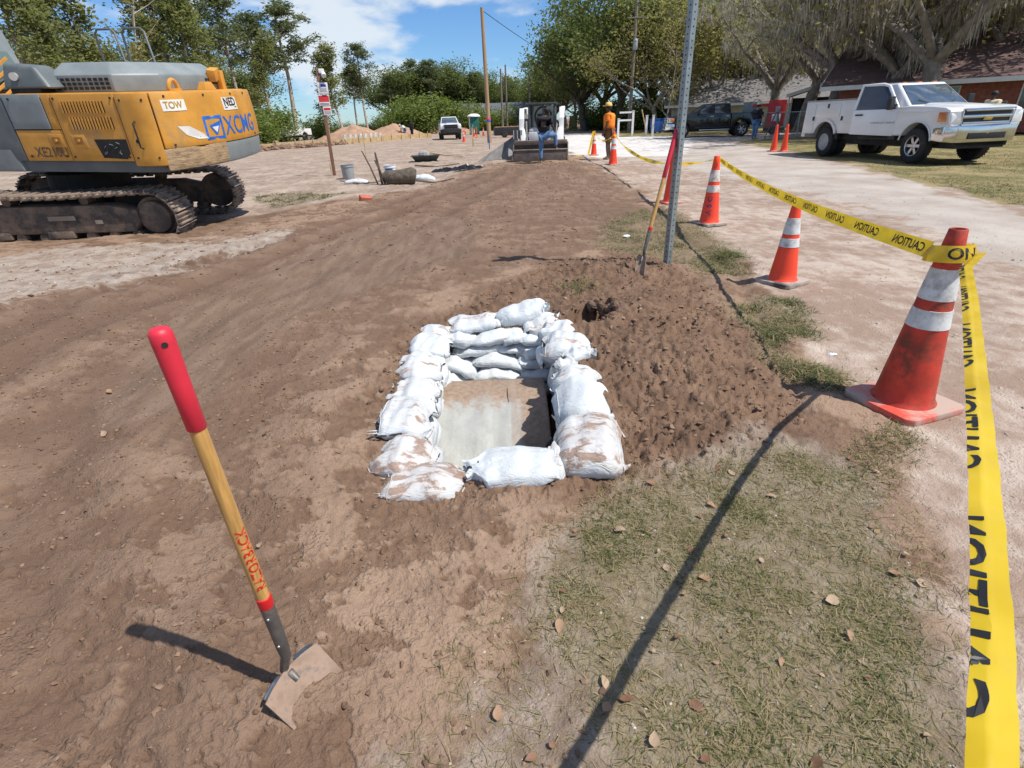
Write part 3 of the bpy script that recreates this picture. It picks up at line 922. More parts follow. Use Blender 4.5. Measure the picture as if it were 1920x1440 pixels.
# dried mud lies on the crown and along the right side
ledge = t.math('ADD', t.math('MULTIPLY', t.math('ADD', sepp[1], 0.17), 4.2), t.math('MULTIPLY', t.math('SUBTRACT', nA, 0.5), 2.4))
side = t.math('ADD', t.math('MULTIPLY', t.math('SUBTRACT', sepp[0], 0.03), 6.0), t.math('MULTIPLY', t.math('SUBTRACT', nA, 0.5), 1.2))
mudm = t.ramp(t.math('MAXIMUM', ledge, side), -0.35, 0.35)
mudc = t.mix(t.ramp(nB, 0.3, 0.7), (0.235, 0.165, 0.118), (0.34, 0.255, 0.195))
cc = t.mix(mudm, conc, mudc)
streak = t.ramp(t.math('ABSOLUTE', t.math('SUBTRACT', sepp[0], t.math('ADD', 0.005, t.math('MULTIPLY', t.math('SUBTRACT', nS, 0.5), 0.05)))), 0.012, 0.03, 0.55, 0.0)
cc = t.mix(streak, cc, (0.33, 0.26, 0.21))
t.principled(color=cc, rough=t.ramp(mudm, 0, 1, 0.42, 0.9), normal=t.bump(t.math('ADD', nB, t.math('MULTIPLY', mudm, 0.8)), 0.4, 0.012), spec=0.4)
PX, PY, PR = -0.10, 3.16, 0.95       # crown line of the pipe and its radius
PZ = -0.21
nx, nyy = 60, 70
xs = np.linspace(-0.56, 0.225, nx)
th = np.linspace(-0.22, 1.25, nyy)
V, F = [], []
for ring, rad in ((0, PR), (1, PR - 0.10)):
    for i, xx in enumerate(xs):
        for a in th:
            d = 0.004 * math.sin(xx * 23) + 0.006 * float(pnoise(np.array([xx * 7]), np.array([a * 6.0]))[0]) if ring == 0 else 0
            V.append((xx, -(rad + d) * math.sin(a), (rad + d) * (math.cos(a)) - PR))
n1_ = nx * nyy
for i in range(nx - 1):
    for j in range(nyy - 1):
        a = i * nyy + j
        F.append((a, a + 1, a + nyy + 1, a + nyy))
        F.append((n1_ + a, n1_ + a + nyy, n1_ + a + nyy + 1, n1_ + a + 1))
for j in range(nyy - 1):
    for i in (0, nx - 1):
        a = i * nyy + j
        F.append((a, a + 1, n1_ + a + 1, n1_ + a))
for i in range(nx - 1):
    for j in (0, nyy - 1):
        a = i * nyy + j
        F.append((a, a + nyy, n1_ + a + nyy, n1_ + a))
root = thing('concrete_pipe', 'pale muddy concrete pipe lying in the bottom of the sandbag pit', 'pipe', (0, PY, PZ))
po = np_mesh('barrel', np.array(V), np.array(F), t.m, root, smooth=True)
mb = MB()
mb.tube([(-0.03, 0.02, 0.004), (-0.028, -0.08, 0.003), (-0.024, -0.15, -0.01)], [0.005, 0.004, 0.003], 5)
mb.build('form_seam', t.m, root, smooth=40)
# dark plastic flap at the right of the pipe
mb = MB()
mb.tube([(0.16, 2.28, -0.10), (0.19, 2.30, -0.08), (0.225, 2.29, -0.09), (0.235, 2.33, -0.04)], [0.004, 0.022, 0.02, 0.006], 6)
tag(mb.build('plastic_scrap', SEAM, smooth=40), 'dark plastic scrap poking out of the bags at the right of the pipe', 'plastic scrap')
# ---------------------------------------------------------------- traffic cones
ORANGE_NEW = mat('cone_orange_bright', (0.86, 0.062, 0.020), 0.42, var=0.08, bump=0.05, dirt=(0.35, 0.2, 0.14), damt=0.0, dscale=5)
ORANGE_OLD = mat('cone_orange_worn', (0.52, 0.040, 0.018), 0.55, var=0.30, scale=7, bump=0.12, dirt=(0.17, 0.050, 0.03), damt=0.6, dscale=6)
ORANGE_MID = mat('cone_orange_used', (0.78, 0.060, 0.022), 0.48, var=0.15, bump=0.06, dirt=(0.38, 0.17, 0.10), damt=0.15, dscale=6)
REFLECT = mat('cone_reflective_band', (0.62, 0.64, 0.64), 0.35, var=0.10, scale=12, bump=0.05, dirt=(0.33, 0.31, 0.29), damt=0.5, dscale=9)
REFLECT_DIRTY = mat('cone_reflective_band_dirty', (0.66, 0.63, 0.58), 0.4, var=0.15, scale=12, bump=0.08, dirt=(0.36, 0.24, 0.17), damt=0.5, dscale=11)
RUBBER = mat('cone_black_rubber_base', (0.055, 0.052, 0.05), 0.8, var=0.2, bump=0.2, dirt=(0.36, 0.31, 0.27), damt=0.85, dscale=4)
BASE_ORANGE = mat('cone_base_dusty_orange', (0.66, 0.075, 0.045), 0.6, var=0.15, bump=0.15, dirt=(0.40, 0.30, 0.25), damt=0.78, dscale=4)


def make_cone(label, h, loc, rotz, body, band, base, bw, bands=True, tilt=(0, 0), group='traffic cones'):
    root = thing('traffic_cone', label, 'traffic cone', loc, rotz, group)
    root.rotation_euler = (tilt[0], tilt[1], rotz)
    s = bw / 2
    bt = 0.035 if bands else 0.028
    # square base with cut corners
    cc = s * 0.16
    out = [(-s + cc, -s), (s - cc, -s), (s, -s + cc), (s, s - cc), (s - cc, s), (-s + cc, s), (-s, s - cc), (-s, -s + cc)]
    mb = MB()
    mb.prism(out, 0.0, bt, lambda p, q, d: (p, q, d))
    mb.build('base', base, root, bevel=0.008)
    r0, r1 = s * 0.68, s * 0.185
    z0 = bt - 0.002
    rr_ = lambda z: r0 + (r1 - r0) * (z - z0) / (h - z0)
    prof = [(r0 * 1.09, z0), (r0 * 1.035, z0 + 0.012)]
    for q in np.linspace(0.03, 1, 14):
        z = z0 + (h - z0) * q
        prof.append((rr_(z), z))
    prof += [(r1 * 0.9, h + 0.004), (r1 * 0.74, h + 0.002), (r1 * 0.7, h - 0.05)]
    mb = MB()
    mb.lathe(prof, 40)
    mb.build('cone_body', body, root, smooth=40)
    if bands:
        for a, b in ((0.63, 0.80), (0.47, 0.575)) if h > 0.8 else ((0.60, 0.80), (0.44, 0.55)):
            za_, zb_ = z0 + (h - z0) * a, z0 + (h - z0) * b
            mb = MB()
            mb.lathe([(rr_(za_) + 0.0005, za_), (rr_(za_) + 0.0028, za_ + 0.001), (rr_(zb_) + 0.0028, zb_ - 0.001), (rr_(zb_) + 0.0005, zb_)], 40)
            mb.build('reflective_band', band, root, smooth=40)
    return root


def on_ground(x, y, dz=0.0):
    return (x, y, gzf(x, y) + dz)


near_cone = make_cone('large worn red orange cone with dusty orange base nearest the camera', 0.90, on_ground(2.06, 2.42, 0.005), 0.32, ORANGE_OLD, REFLECT, BASE_ORANGE, 0.40)
mid_cone = make_cone('shorter bright orange cone with grey rubber base under the tape', 0.70, on_ground(2.47, 4.62), 0.55, ORANGE_NEW, REFLECT, RUBBER, 0.345)
asc_cone = make_cone('tall orange cone with hand lettering and dirty white bands', 0.88, on_ground(2.85, 7.57), 0.30, ORANGE_NEW, REFLECT_DIRTY, RUBBER, 0.38)
post_cone = make_cone('plain orange cone half hidden behind the perforated sign post', 0.88, on_ground(2.95, 9.82), 0.2, ORANGE_NEW, REFLECT, BASE_ORANGE, 0.36, bands=False)
far_cone = make_cone('orange cone with white bands standing nearest the man in orange', 0.92, on_ground(3.37, 17.45), 0.3, ORANGE_NEW, REFLECT, RUBBER, 0.38)
far_cone2 = make_cone('orange cone with white bands left of the man in orange', 0.92, on_ground(3.75, 23.6), 0.1, ORANGE_NEW, REFLECT, BASE_ORANGE, 0.36)
truck_cone = make_cone('slim orange cone left of a pair near the white service truck', 0.92, on_ground(10.38, 21.9), 0.0, ORANGE_NEW, REFLECT, BASE_ORANGE, 0.36, bands=False)
truck_cone2 = make_cone('slim orange cone right of a pair near the white service truck', 0.92, on_ground(10.56, 21.45), 0.2, ORANGE_NEW, REFLECT, BASE_ORANGE, 0.36, bands=False)
for (u, yy, lb) in ((-5.0, 79.5, 'small distant orange cone left of the portable toilet'), (-2.1, 66, 'small distant orange cone right of the portable toilet'), (-3.0, 63, 'small distant orange cone in front of the portable toilet'), (-3.1, 47.0, 'distant orange cone on the sand left of the bare pole')):
    make_cone(lb, 0.9, (u, yy, 0), 0.2, ORANGE_NEW, REFLECT, BASE_ORANGE, 0.36)
# hand lettering down the tall cone
INK = mat('blue_ink', (0.04, 0.03, 0.22), 0.7, var=0.2)
to_cam = math.atan2(-7.57, -2.85) - 0.30 - 0.15


def cone_point(h, bw, ang, z, dr=0.003):
    s = bw / 2
    r = s * 0.68 + (s * 0.185 - s * 0.68) * (z - 0.033) / (h - 0.033) + dr
    return (r * math.cos(ang), r * math.sin(ang), z)


for k, ch in enumerate('ASC'):
    zc0 = 0.175 + k * 0.085

    def fn(x, y, zc0=zc0):
        z = zc0 + x
        r = 0.11
        return cone_point(0.88, 0.38, to_cam - 0.05 - (y) / r * 1.0, z)
    lettering(ch, 0.10, INK, fn, asc_cone, 'lettering', 0.012)

# ---------------------------------------------------------------- caution tape
t = NT('yellow_tape')
nz = t.noise(6, 4)
cy = t.mix(t.ramp(nz, 0.3, 0.7), (0.68, 0.49, 0.018), (0.80, 0.60, 0.035))
pb = t.n('ShaderNodeBsdfPrincipled', {'Base Color': cy, 'Roughness': 0.32, 'Specular IOR Level': 0.5})
tr = t.n('ShaderNodeBsdfTranslucent', {'Color': cy})
mx = t.n('ShaderNodeMixShader', {0: 0.38, 1: pb.outputs[0], 2: tr.outputs[0]})
t.t.links.new(mx.outputs[0], t.out.inputs[0])
TAPE = t.m
TINK = mat('tape_black_print', (0.012, 0.011, 0.012), 0.45, var=0.2, bump=0.0)


class Ribbon:
    """a tape along a curve: frame(s) gives centre, width direction and face direction"""

    def __init__(self, pts, ups, section):
        self.P = [Vector(p) for p in pts]
        self.U = [Vector(u).normalized() for u in ups]
        self.S = [0]
        for a, b in zip(self.P[:-1], self.P[1:]):
            self.S.append(self.S[-1] + (b - a).length)
        self.sec = section            # list of (q, w, n): tape coordinate, offset along width, offset along face

    def frame(self, s):
        S = self.S
        i = min(max(np.searchsorted(S, s) - 1, 0), len(S) - 2)
        k = (s - S[i]) / (S[i + 1] - S[i])
        p = self.P[i].lerp(self.P[i + 1], k)
        d0 = (self.P[min(i + 1, len(S) - 1)] - self.P[i]).normalized()
        u = self.U[i].lerp(self.U[i + 1], k)
        u = (u - d0 * u.dot(d0)).normalized()
        return p, u, d0.cross(u)

    def at(self, s, q, off=0.0):
        p, u, n = self.frame(s)
        sec = self.sec
        qs = [a[0] for a in sec]
        i = min(max(np.searchsorted(qs, q) - 1, 0), len(sec) - 2)
        k = (q - qs[i]) / (qs[i + 1] - qs[i])
        a, b = sec[i], sec[i + 1]
        w, h = a[1] + (b[1] - a[1]) * k, a[2] + (b[2] - a[2]) * k
        tw, tn = b[1] - a[1], b[2] - a[2]
        L = math.hypot(tw, tn) or 1
        crinkle = 0.0016 * math.sin(s * 37 + q * 60) + 0.0012 * math.sin(s * 83 - q * 90)
        return p + u * (w + off * -tn / L) + n * (h + off * tw / L + crinkle)

    def build(self, name, root, step=0.03):
        L = self.S[-1]
        ns = max(8, int(L / step))
        qs = sorted(set([a[0] for a in self.sec] + list(np.linspace(self.sec[0][0], self.sec[-1][0], 7))))
        mb = MB()
        vs = [self.at(L * i / ns, q) for i in range(ns + 1) for q in qs]
        k = len(qs)
        mb.add(vs, [(i * k + j, i * k + j + 1, (i + 1) * k + j + 1, (i + 1) * k + j) for i in range(ns) for j in range(k - 1)])
        return mb.build(name, TAPE, root, smooth=50)

    def words(self, root, mirror, start, pitch, size=0.058, both=True, word='CAUTION', stretch=1.15, qm=None):
        L = self.S[-1]
        q0, q1 = self.sec[0][0], self.sec[-1][0]
        qm = (q0 + q1) / 2 if qm is None else qm
        cuts = [((0, a[0] - qm, 0), (0, 1, 0)) for a in self.sec[1:-1]]
        cuts += [((x, 0, 0), (1, 0, 0)) for x in np.arange(-0.14, 0.15, 0.035)]
        s = start
        while s < L - 0.12:
            for off in ((0.0010, -0.0010) if both else (0.0010,)):
                def fn(x, y, s=s, off=off):
                    return self.at(min(max(s + (-x if mirror else x) * stretch, 0), L), min(max(qm + y, q0), q1), off)
                lettering(word, size, TINK, fn, root, 'lettering', 0.018, cuts)
            s += pitch


def span(a, b, sag, n=40, twist=None, up=(0, 0, 1)):
    a, b = Vector(a), Vector(b)
    pts = []
    for i in range(n + 1):
        k = i / n
        p = a.lerp(b, k)
        p.z -= sag * 4 * k * (1 - k)
        pts.append(p)
    ups = []
    d = (b - a).normalized()
    side = d.cross(Vector((0, 0, 1))).normalized()
    for i in range(n + 1):
        ang = twist(i / n) if twist else 0
        ups.append(Vector((0, 0, 1)) * math.cos(ang) + side * math.sin(ang))
    return pts, ups


FLATSEC = [(-0.038, -0.038, 0.0), (0.0, 0.0, 0.002), (0.038, 0.038, 0.0)]
g4, g2, g5, g6 = near_cone.location, asc_cone.location, far_cone.location, far_cone2.location
# span between the nearest cone and the lettered cone
pts, ups = span((g4.x - 0.065, g4.y + 0.05, g4.z + 0.80), (g2.x + 0.02, g2.y - 0.055, g2.z + 0.84), 0.07, 60, lambda k: 0.25 - 0.5 * k)
rt = thing('caution_tape', 'taut yellow caution tape between the two largest near cones, print seen reversed', 'caution tape', group='caution tape along the cones')
rb = Ribbon(pts, ups, FLATSEC)
rb.build('tape', rt)
rb.words(rt, False, 0.20, 0.47, 0.058)
# wrap round the nearest cone
wp, wu = [], []
for i in range(15):
    a = 2.15 + i * (2 * PI - 0.9) / 14
    r = 0.092
    wp.append((g4.x + r * math.cos(a), g4.y + r * math.sin(a), g4.z + 0.795 - 0.012 * math.sin(a)))
    wu.append((-0.33 * math.cos(a), -0.33 * math.sin(a), 1))
rw = Ribbon(wp, wu, FLATSEC)
rw.build('tape_wrap', rt, 0.015)
rw.words(rt, False, 0.22, 9.0, 0.07, True, 'ON', 1.1)
# the loose end running past the camera, folded along its length
FOLD = [(-0.038, 0.030, -0.010), (0.008, 0.0, 0.0), (0.024, 0.016, 0.005), (0.030, 0.021, 0.002), (0.048, 0.039, 0.000)]
pts = [(g4.x + 0.055, g4.y - 0.07, g4.z + 0.80), (1.71, 1.95, 0.845), (1.375, 1.52, 0.872), (0.976, 1.008, 0.884), (0.742, 0.708, 0.891), (0.598, 0.525, 0.895), (0.480, 0.373, 0.890), (0.386, 0.257, 0.879), (0.2, 0.0, 0.86), (0.0, -0.3, 0.84)]
fp, fu = [], []
for i in range(len(pts) - 1):
    for k in range(10):
        a, b = Vector(pts[i]), Vector(pts[i + 1])
        q = k / 10
        fp.append(a.lerp(b, q))
        s = (i + q) / (len(pts) - 1)
        fu.append(Vector((0.80, -0.60, -0.15 + 0.5 * (1 - s) ** 2)))
rt2 = thing('caution_tape', 'folded yellow caution tape running from the nearest cone past the camera', 'caution tape', group='caution tape along the cones')
rf = Ribbon(fp, fu, FOLD)
rf.build('tape', rt2, 0.02)
rf.words(rt2, True, 0.62, 0.47, 0.058, True, 'CAUTION', 1.30, 0.0)
# far spans
pts, ups = span((g2.x, g2.y + 0.05, g2.z + 0.84), (g5.x, g5.y, g5.z + 0.86), 0.34, 40, lambda k: 1.0 + 1.2 * math.sin(k * 9))
rt3 = thing('caution_tape', 'sagging twisted yellow tape from the lettered cone to the cone by the man in orange', 'caution tape', group='caution tape along the cones')
rb3 = Ribbon(pts, ups, FLATSEC)
rb3.build('tape', rt3, 0.2)
rb3.words(rt3, False, 0.3, 0.9, 0.056)
pts, ups = span((g5.x - 0.02, g5.y, g5.z + 0.86), (g6.x, g6.y, g6.z + 0.9), 0.26, 24, lambda k: 1.2 * math.sin(k * 7))
rt4 = thing('caution_tape', 'short sagging yellow tape between the two cones beside the man in orange', 'caution tape', group='caution tape along the cones')
Ribbon(pts, ups, FLATSEC).build('tape', rt4, 0.2)
mb = MB()
for a in range(5):
    an = a * 1.25
    mb.add([(g5.x - 0.03, g5.y, g5.z + 0.73), (g5.x - 0.03 + 0.10 * math.cos(an), g5.y + 0.03, g5.z + 0.73 + 0.10 * math.sin(an)), (g5.x - 0.03 + 0.10 * math.cos(an + 0.5), g5.y - 0.03, g5.z + 0.73 + 0.10 * math.sin(an + 0.5))], [(0, 1, 2)])
mb.build('tape_knot', TAPE, rt4)
pts = [(g6.x - 0.04, g6.y - 0.03, g6.z + 0.9), (g6.x - 0.15, g6.y - 0.2, g6.z + 0.5), (g6.x - 0.28, g6.y - 0.35, g6.z + 0.06), (g6.x - 0.55, g6.y - 0.45, g6.z + 0.04), (g6.x - 0.75, g6.y - 0.4, g6.z + 0.03)]
Ribbon(pts, [(1, 0, 0.2)] * 5, FLATSEC).build('tape_tail', rt4, 0.1)
# ---------------------------------------------------------------- hoes and the sign post
WOOD = mat('ash_handle_wood', (0.50, 0.28, 0.085), 0.45, var=0.22, scale=6, bump=0.08, bscale=40, stretch=(18, 18, 1.2))
GRIP = mat('red_rubber_grip', (0.60, 0.022, 0.045), 0.5, var=0.10, bump=0.1, dirt=(0.25, 0.08, 0.07), damt=0.06, dscale=9)
REDBAND = mat('red_handle_band', (0.62, 0.012, 0.018), 0.4, var=0.1)
FERRULE = mat('worn_steel_ferrule', (0.15, 0.145, 0.14), 0.5, 0.6, var=0.25, scale=14, bump=0.2, dirt=(0.30, 0.22, 0.17), damt=0.35, dscale=14)
MUDBLADE = mat('mud_coated_blade', (0.29, 0.20, 0.145), 0.8, var=0.25, scale=16, bump=0.5, bscale=45, bdist=0.005, dirt=(0.15, 0.12, 0.10), damt=0.5, dscale=16)
BLUESTEEL = mat('blue_grey_steel', (0.10, 0.13, 0.17), 0.4, 0.7, var=0.2, dirt=(0.3, 0.2, 0.15), damt=0.4, dscale=12)
DARK = mat('dark_plastic', (0.02, 0.02, 0.022), 0.5, var=0.2)


def hoe(name, label, foot, top, corners, grip=0.205, band=0.036, ferr=0.21, r=0.0165, text=None, neck_mid=None):
    """long handled hoe: foot = centre of the blade's upper edge, top = end of the grip"""
    foot, top = Vector(foot), Vector(top)
    root = thing(name, label, 'hoe', foot)
    T = top - foot
    L = T.length
    d = T.normalized()
    P = lambda s: d * s
    n0 = 0.05
    f1 = n0 + ferr
    mb = MB()
    mb.tube([P(f1 + band), P(f1 + band + 0.1), P(L - grip - 0.01)], [r * 0.96, r, r * 0.98], 20)
    hd = mb.build('handle', WOOD, root, smooth=40)
    mb = MB()
    mb.tube([P(f1 - 0.002), P(f1 + 0.003), P(f1 + band - 0.002), P(f1 + band)], [r * 1.0, r * 1.09, r * 1.09, r * 0.98], 20)
    mb.build('colour_band', REDBAND, root, smooth=40)
    mb = MB()
    mb.tube([P(L - grip - 0.015), P(L - grip - 0.01), P(L - grip * 0.55), P(L - 0.03), P(L - 0.012), P(L - 0.003), P(L)], [r * 0.9, r * 1.14, r * 1.16, r * 1.24, r * 1.22, r * 0.98, r * 0.5], 24)
    gp = mb.build('grip', GRIP, root, smooth=50)
    toc = Vector((0, 0, CAM_H)) - top
    side = (toc - d * toc.dot(d)).normalized()
    mb = MB()
    c = P(L - 0.028) + side * (r * 1.235)
    mb.tube([c - side * 0.003, c + side * 0.0008], [0.0055, 0.0055], 12)
    mb.build('hang_hole', DARK, gp)
    # ferrule and goose neck
    cs = [Vector(q) - foot for q in corners]
    mid_low = (cs[2] + cs[3]) / 2
    back = (cs[0] + cs[1]) / 2
    nrm = (cs[1] - cs[0]).cross(cs[3] - cs[0]).normalized()
    if nrm.dot(Vector((0, 0, CAM_H)) - foot) < 0:
        nrm = -nrm
    mb = MB()
    bend = (neck_mid - foot) if neck_mid is not None else back - nrm * 0.03 + d * 0.02
    mb.tube([back + nrm * 0.004 - (back - mid_low) * 0.25, back - nrm * 0.006, bend, P(n0 + 0.015), P(n0 + 0.05), P(f1 - 0.01), P(f1 + 0.001)], [0.007, 0.011, 0.0125, 0.0135, 0.016, r * 1.05, r * 1.08], 16)
    fe = mb.build('ferrule', FERRULE, root, smooth=50)
    right = d.cross(side)
    for s in (0.35, 0.85):
        mb = MB()
        c = P(n0 + ferr * s) + side * r * 0.9 - right * r * 0.5
        mb.sphere(c, 0.004, 8, 5)
        mb.build('rivet', mat('bright_rivet', (0.6, 0.6, 0.6), 0.3, 0.9), fe, smooth=60)
    # blade: a slightly dished plate
    mb = MB()
    nu, nv = 13, 6
    A, D, C, B = cs[0], cs[1], cs[3], cs[2]
    top_v, bot_v = [], []
    for i in range(nu):
        for j in range(nv):
            u, v = i / (nu - 1), j / (nv - 1)
            p = (A.lerp(D, u)).lerp(B.lerp(C, u), v)
            w = 4 * (u - 0.5) ** 2
            p = p + nrm * (0.022 * w * (0.4 + v) - 0.006)
            if j == 0:
                p = p + (A - B).normalized() * (0.016 * (1 - w))
            top_v.append(p + nrm * 0.003)
            bot_v.append(p - nrm * 0.003)
    k = nu * nv
    fs = []
    for i in range(nu - 1):
        for j in range(nv - 1):
            a = i * nv + j
            fs += [(a, a + 1, a + nv + 1, a + nv), (k + a, k + a + nv, k + a + nv + 1, k + a + 1)]
    for i in range(nu - 1):
        for j in (0, nv - 1):
            a = i * nv + j
            fs.append((a, a + nv, k + a + nv, k + a))
    for j in range(nv - 1):
        for i in (0, nu - 1):
            a = i * nv + j
            fs.append((a, a + 1, k + a + 1, k + a))
    mb.add(top_v + bot_v, fs)
    bl = mb.build('blade', MUDBLADE, root, smooth=45)
    # folded steel lip along the upper edge
    mb = MB()
    for a, b in ((0.04, 0.36), (0.64, 0.96)):
        pts = [A.lerp(D, q) + (A - B).normalized() * (0.016 * (1 - 4 * (q - 0.5) ** 2) + 0.004) - nrm * 0.004 for q in np.linspace(a, b, 6)]
        mb.tube(pts, [0.003, 0.006, 0.005, 0.0065, 0.005, 0.003], 7)
    mb.build('rolled_lip', BLUESTEEL, bl, smooth=50)
    if text:
        # the maker's name runs along the handle
        s0 = f1 + band + 0.13
        ax_r = side * 0.93 + right * 0.36
        ax_r.normalize()
        ax_t = d.cross(ax_r)

        def fn(x, y):
            ang = y / r
            return P(s0 + x) + (ax_r * math.cos(ang) - ax_t * math.sin(ang)) * (r * 1.0 + 0.0012)
        lettering(text, 0.033, REDBAND, fn, hd, 'lettering', 0.008)
    return root


hb = gzf(-0.62, 0.93)
hoe('digging_hoe', 'hoe with red grip and wooden handle standing upright in the foreground soil', (-0.630, 0.945, hb + 0.075), (-0.632, 0.903, hb + 1.08),
    [(-0.676, 0.864, hb + 0.055), (-0.599, 1.04, hb + 0.055), (-0.613, 0.837, hb - 0.03), (-0.546, 1.012, hb - 0.03)], text='RAZORBACK')
h2 = gzf(1.28, 5.02)
hoe('digging_hoe', 'hoe with red grip leaning against the perforated sign post', (1.30, 5.045, h2 + 0.13), (1.600, 5.315, h2 + 1.24),
    [(1.265, 5.10, h2 + 0.14), (1.335, 5.03, h2 + 0.14), (1.245, 5.03, h2 - 0.02), (1.32, 4.96, h2 - 0.02)], grip=0.42, r=0.0175)

# ---------------------------------------------------------------- perforated sign post
GALV = mat('galvanised_post', (0.27, 0.31, 0.315), 0.45, 0.55, var=0.16, scale=9, bump=0.08, dirt=(0.30, 0.24, 0.2), damt=0.1, dscale=6)
pb0 = gzf(1.62, 5.29)
post = thing('sign_post', 'tall perforated grey steel sign post standing in the dug soil', 'sign post', (1.62, 5.29, pb0 - 0.05), math.radians(28))
post.rotation_euler = (0.0, 0.006, math.radians(28))
PW, PH, pitch_ = 0.0290, 3.05, 0.0254 * 2
mb = MB()
mbi = MB()
hr, NH = 0.0075, 8
for face in range(4):
    R = rotm(0, 0, face * PI / 2)
    zz = 0.0
    while zz < PH - 1e-6:
        z1 = min(zz + pitch_, PH)
        zm = (zz + z1) / 2
        sq = [(-PW, zz), (0, zz), (PW, zz), (PW, zm), (PW, z1), (0, z1), (-PW, z1), (-PW, zm)]
        ho = [(hr * math.cos(a), zm + hr * math.sin(a)) for a in np.radians([225, 270, 315, 0, 45, 90, 135, 180])]
        vs = [R @ Vector((p, -PW, q)) for p, q in sq] + [R @ Vector((p, -PW, q)) for p, q in ho] + [R @ Vector((p, -PW + 0.003, q)) for p, q in ho]
        fs = []
        for i in range(8):
            j = (i + 1) % 8
            fs += [(i, j, 8 + j, 8 + i), (8 + i, 8 + j, 16 + j, 16 + i)]
        mb.add(vs, fs)
        zz = z1
mb.box((0, 0, PH), (PW * 2, PW * 2, 0.004))
mb.build('tube', GALV, post)
mbi.box((0, 0, PH / 2), (PW * 1.7, PW * 1.7, PH * 0.998))
mbi.build('tube_inside', DARK, post)
mb = MB()
mb.box((0, -PW - 0.012, 2.79), (0.36, 0.004, 0.46))
sp = mb.build('sign_plate', mat('white_sign_sheet', (0.7, 0.7, 0.7), 0.4), post, bevel=0.001)
sp['label'] = 'white sign plate facing the road'
mb = MB()
for z in (2.65, 2.9):
    mb.cyl((0, -PW - 0.02, z), (0, PW + 0.01, z), 0.006, n=8)
mb.build('bolt', GALV, post, smooth=40)
# ---------------------------------------------------------------- vehicles
TYRE = mat('tyre_rubber', (0.022, 0.022, 0.023), 0.85, var=0.2, bump=0.3, dirt=(0.24, 0.18, 0.14), damt=0.2, dscale=5)
STEELRIM = mat('steel_wheel_grey', (0.30, 0.31, 0.32), 0.5, 0.2, var=0.2)
CHROME = mat('chrome', (0.62, 0.63, 0.65), 0.12, 1.0, var=0.05, bump=0.0)
ALLOY = mat('alloy_rim', (0.52, 0.53, 0.55), 0.28, 0.9, var=0.1, bump=0.0)
GLASS = glass_mat('tinted_window_glass', (0.018, 0.024, 0.032))
WSGLASS = glass_mat('windscreen_glass', (0.06, 0.085, 0.11))
LAMP = glass_mat('lamp_lens', (0.55, 0.55, 0.53), 0.15)
AMBER = glass_mat('amber_lens', (0.60, 0.17, 0.03), 0.2)
REDLENS = glass_mat('red_lens', (0.45, 0.02, 0.02), 0.2)
BLACKTRIM = mat('black_trim', (0.018, 0.018, 0.019), 0.55, var=0.2)
UNDER = mat('dark_chassis', (0.02, 0.019, 0.018), 0.8, var=0.2, dirt=(0.12, 0.09, 0.07), damt=0.3)


def paint(name, c, rough=0.28, **kw):
    return mat(name, c, rough, 0.0, var=0.04, scale=2.5, bump=0.015, bscale=200, coat=0.6, **kw)


WHITEPAINT = paint('white_truck_paint', (0.70, 0.71, 0.715), dirt=(0.52, 0.47, 0.41), damt=0.08, dscale=2.0)
GREYWHITE = paint('service_body_white', (0.62, 0.62, 0.605), 0.4, dirt=(0.42, 0.38, 0.34), damt=0.1)
BLACKPAINT = paint('black_truck_paint', (0.008, 0.011, 0.014), 0.12)


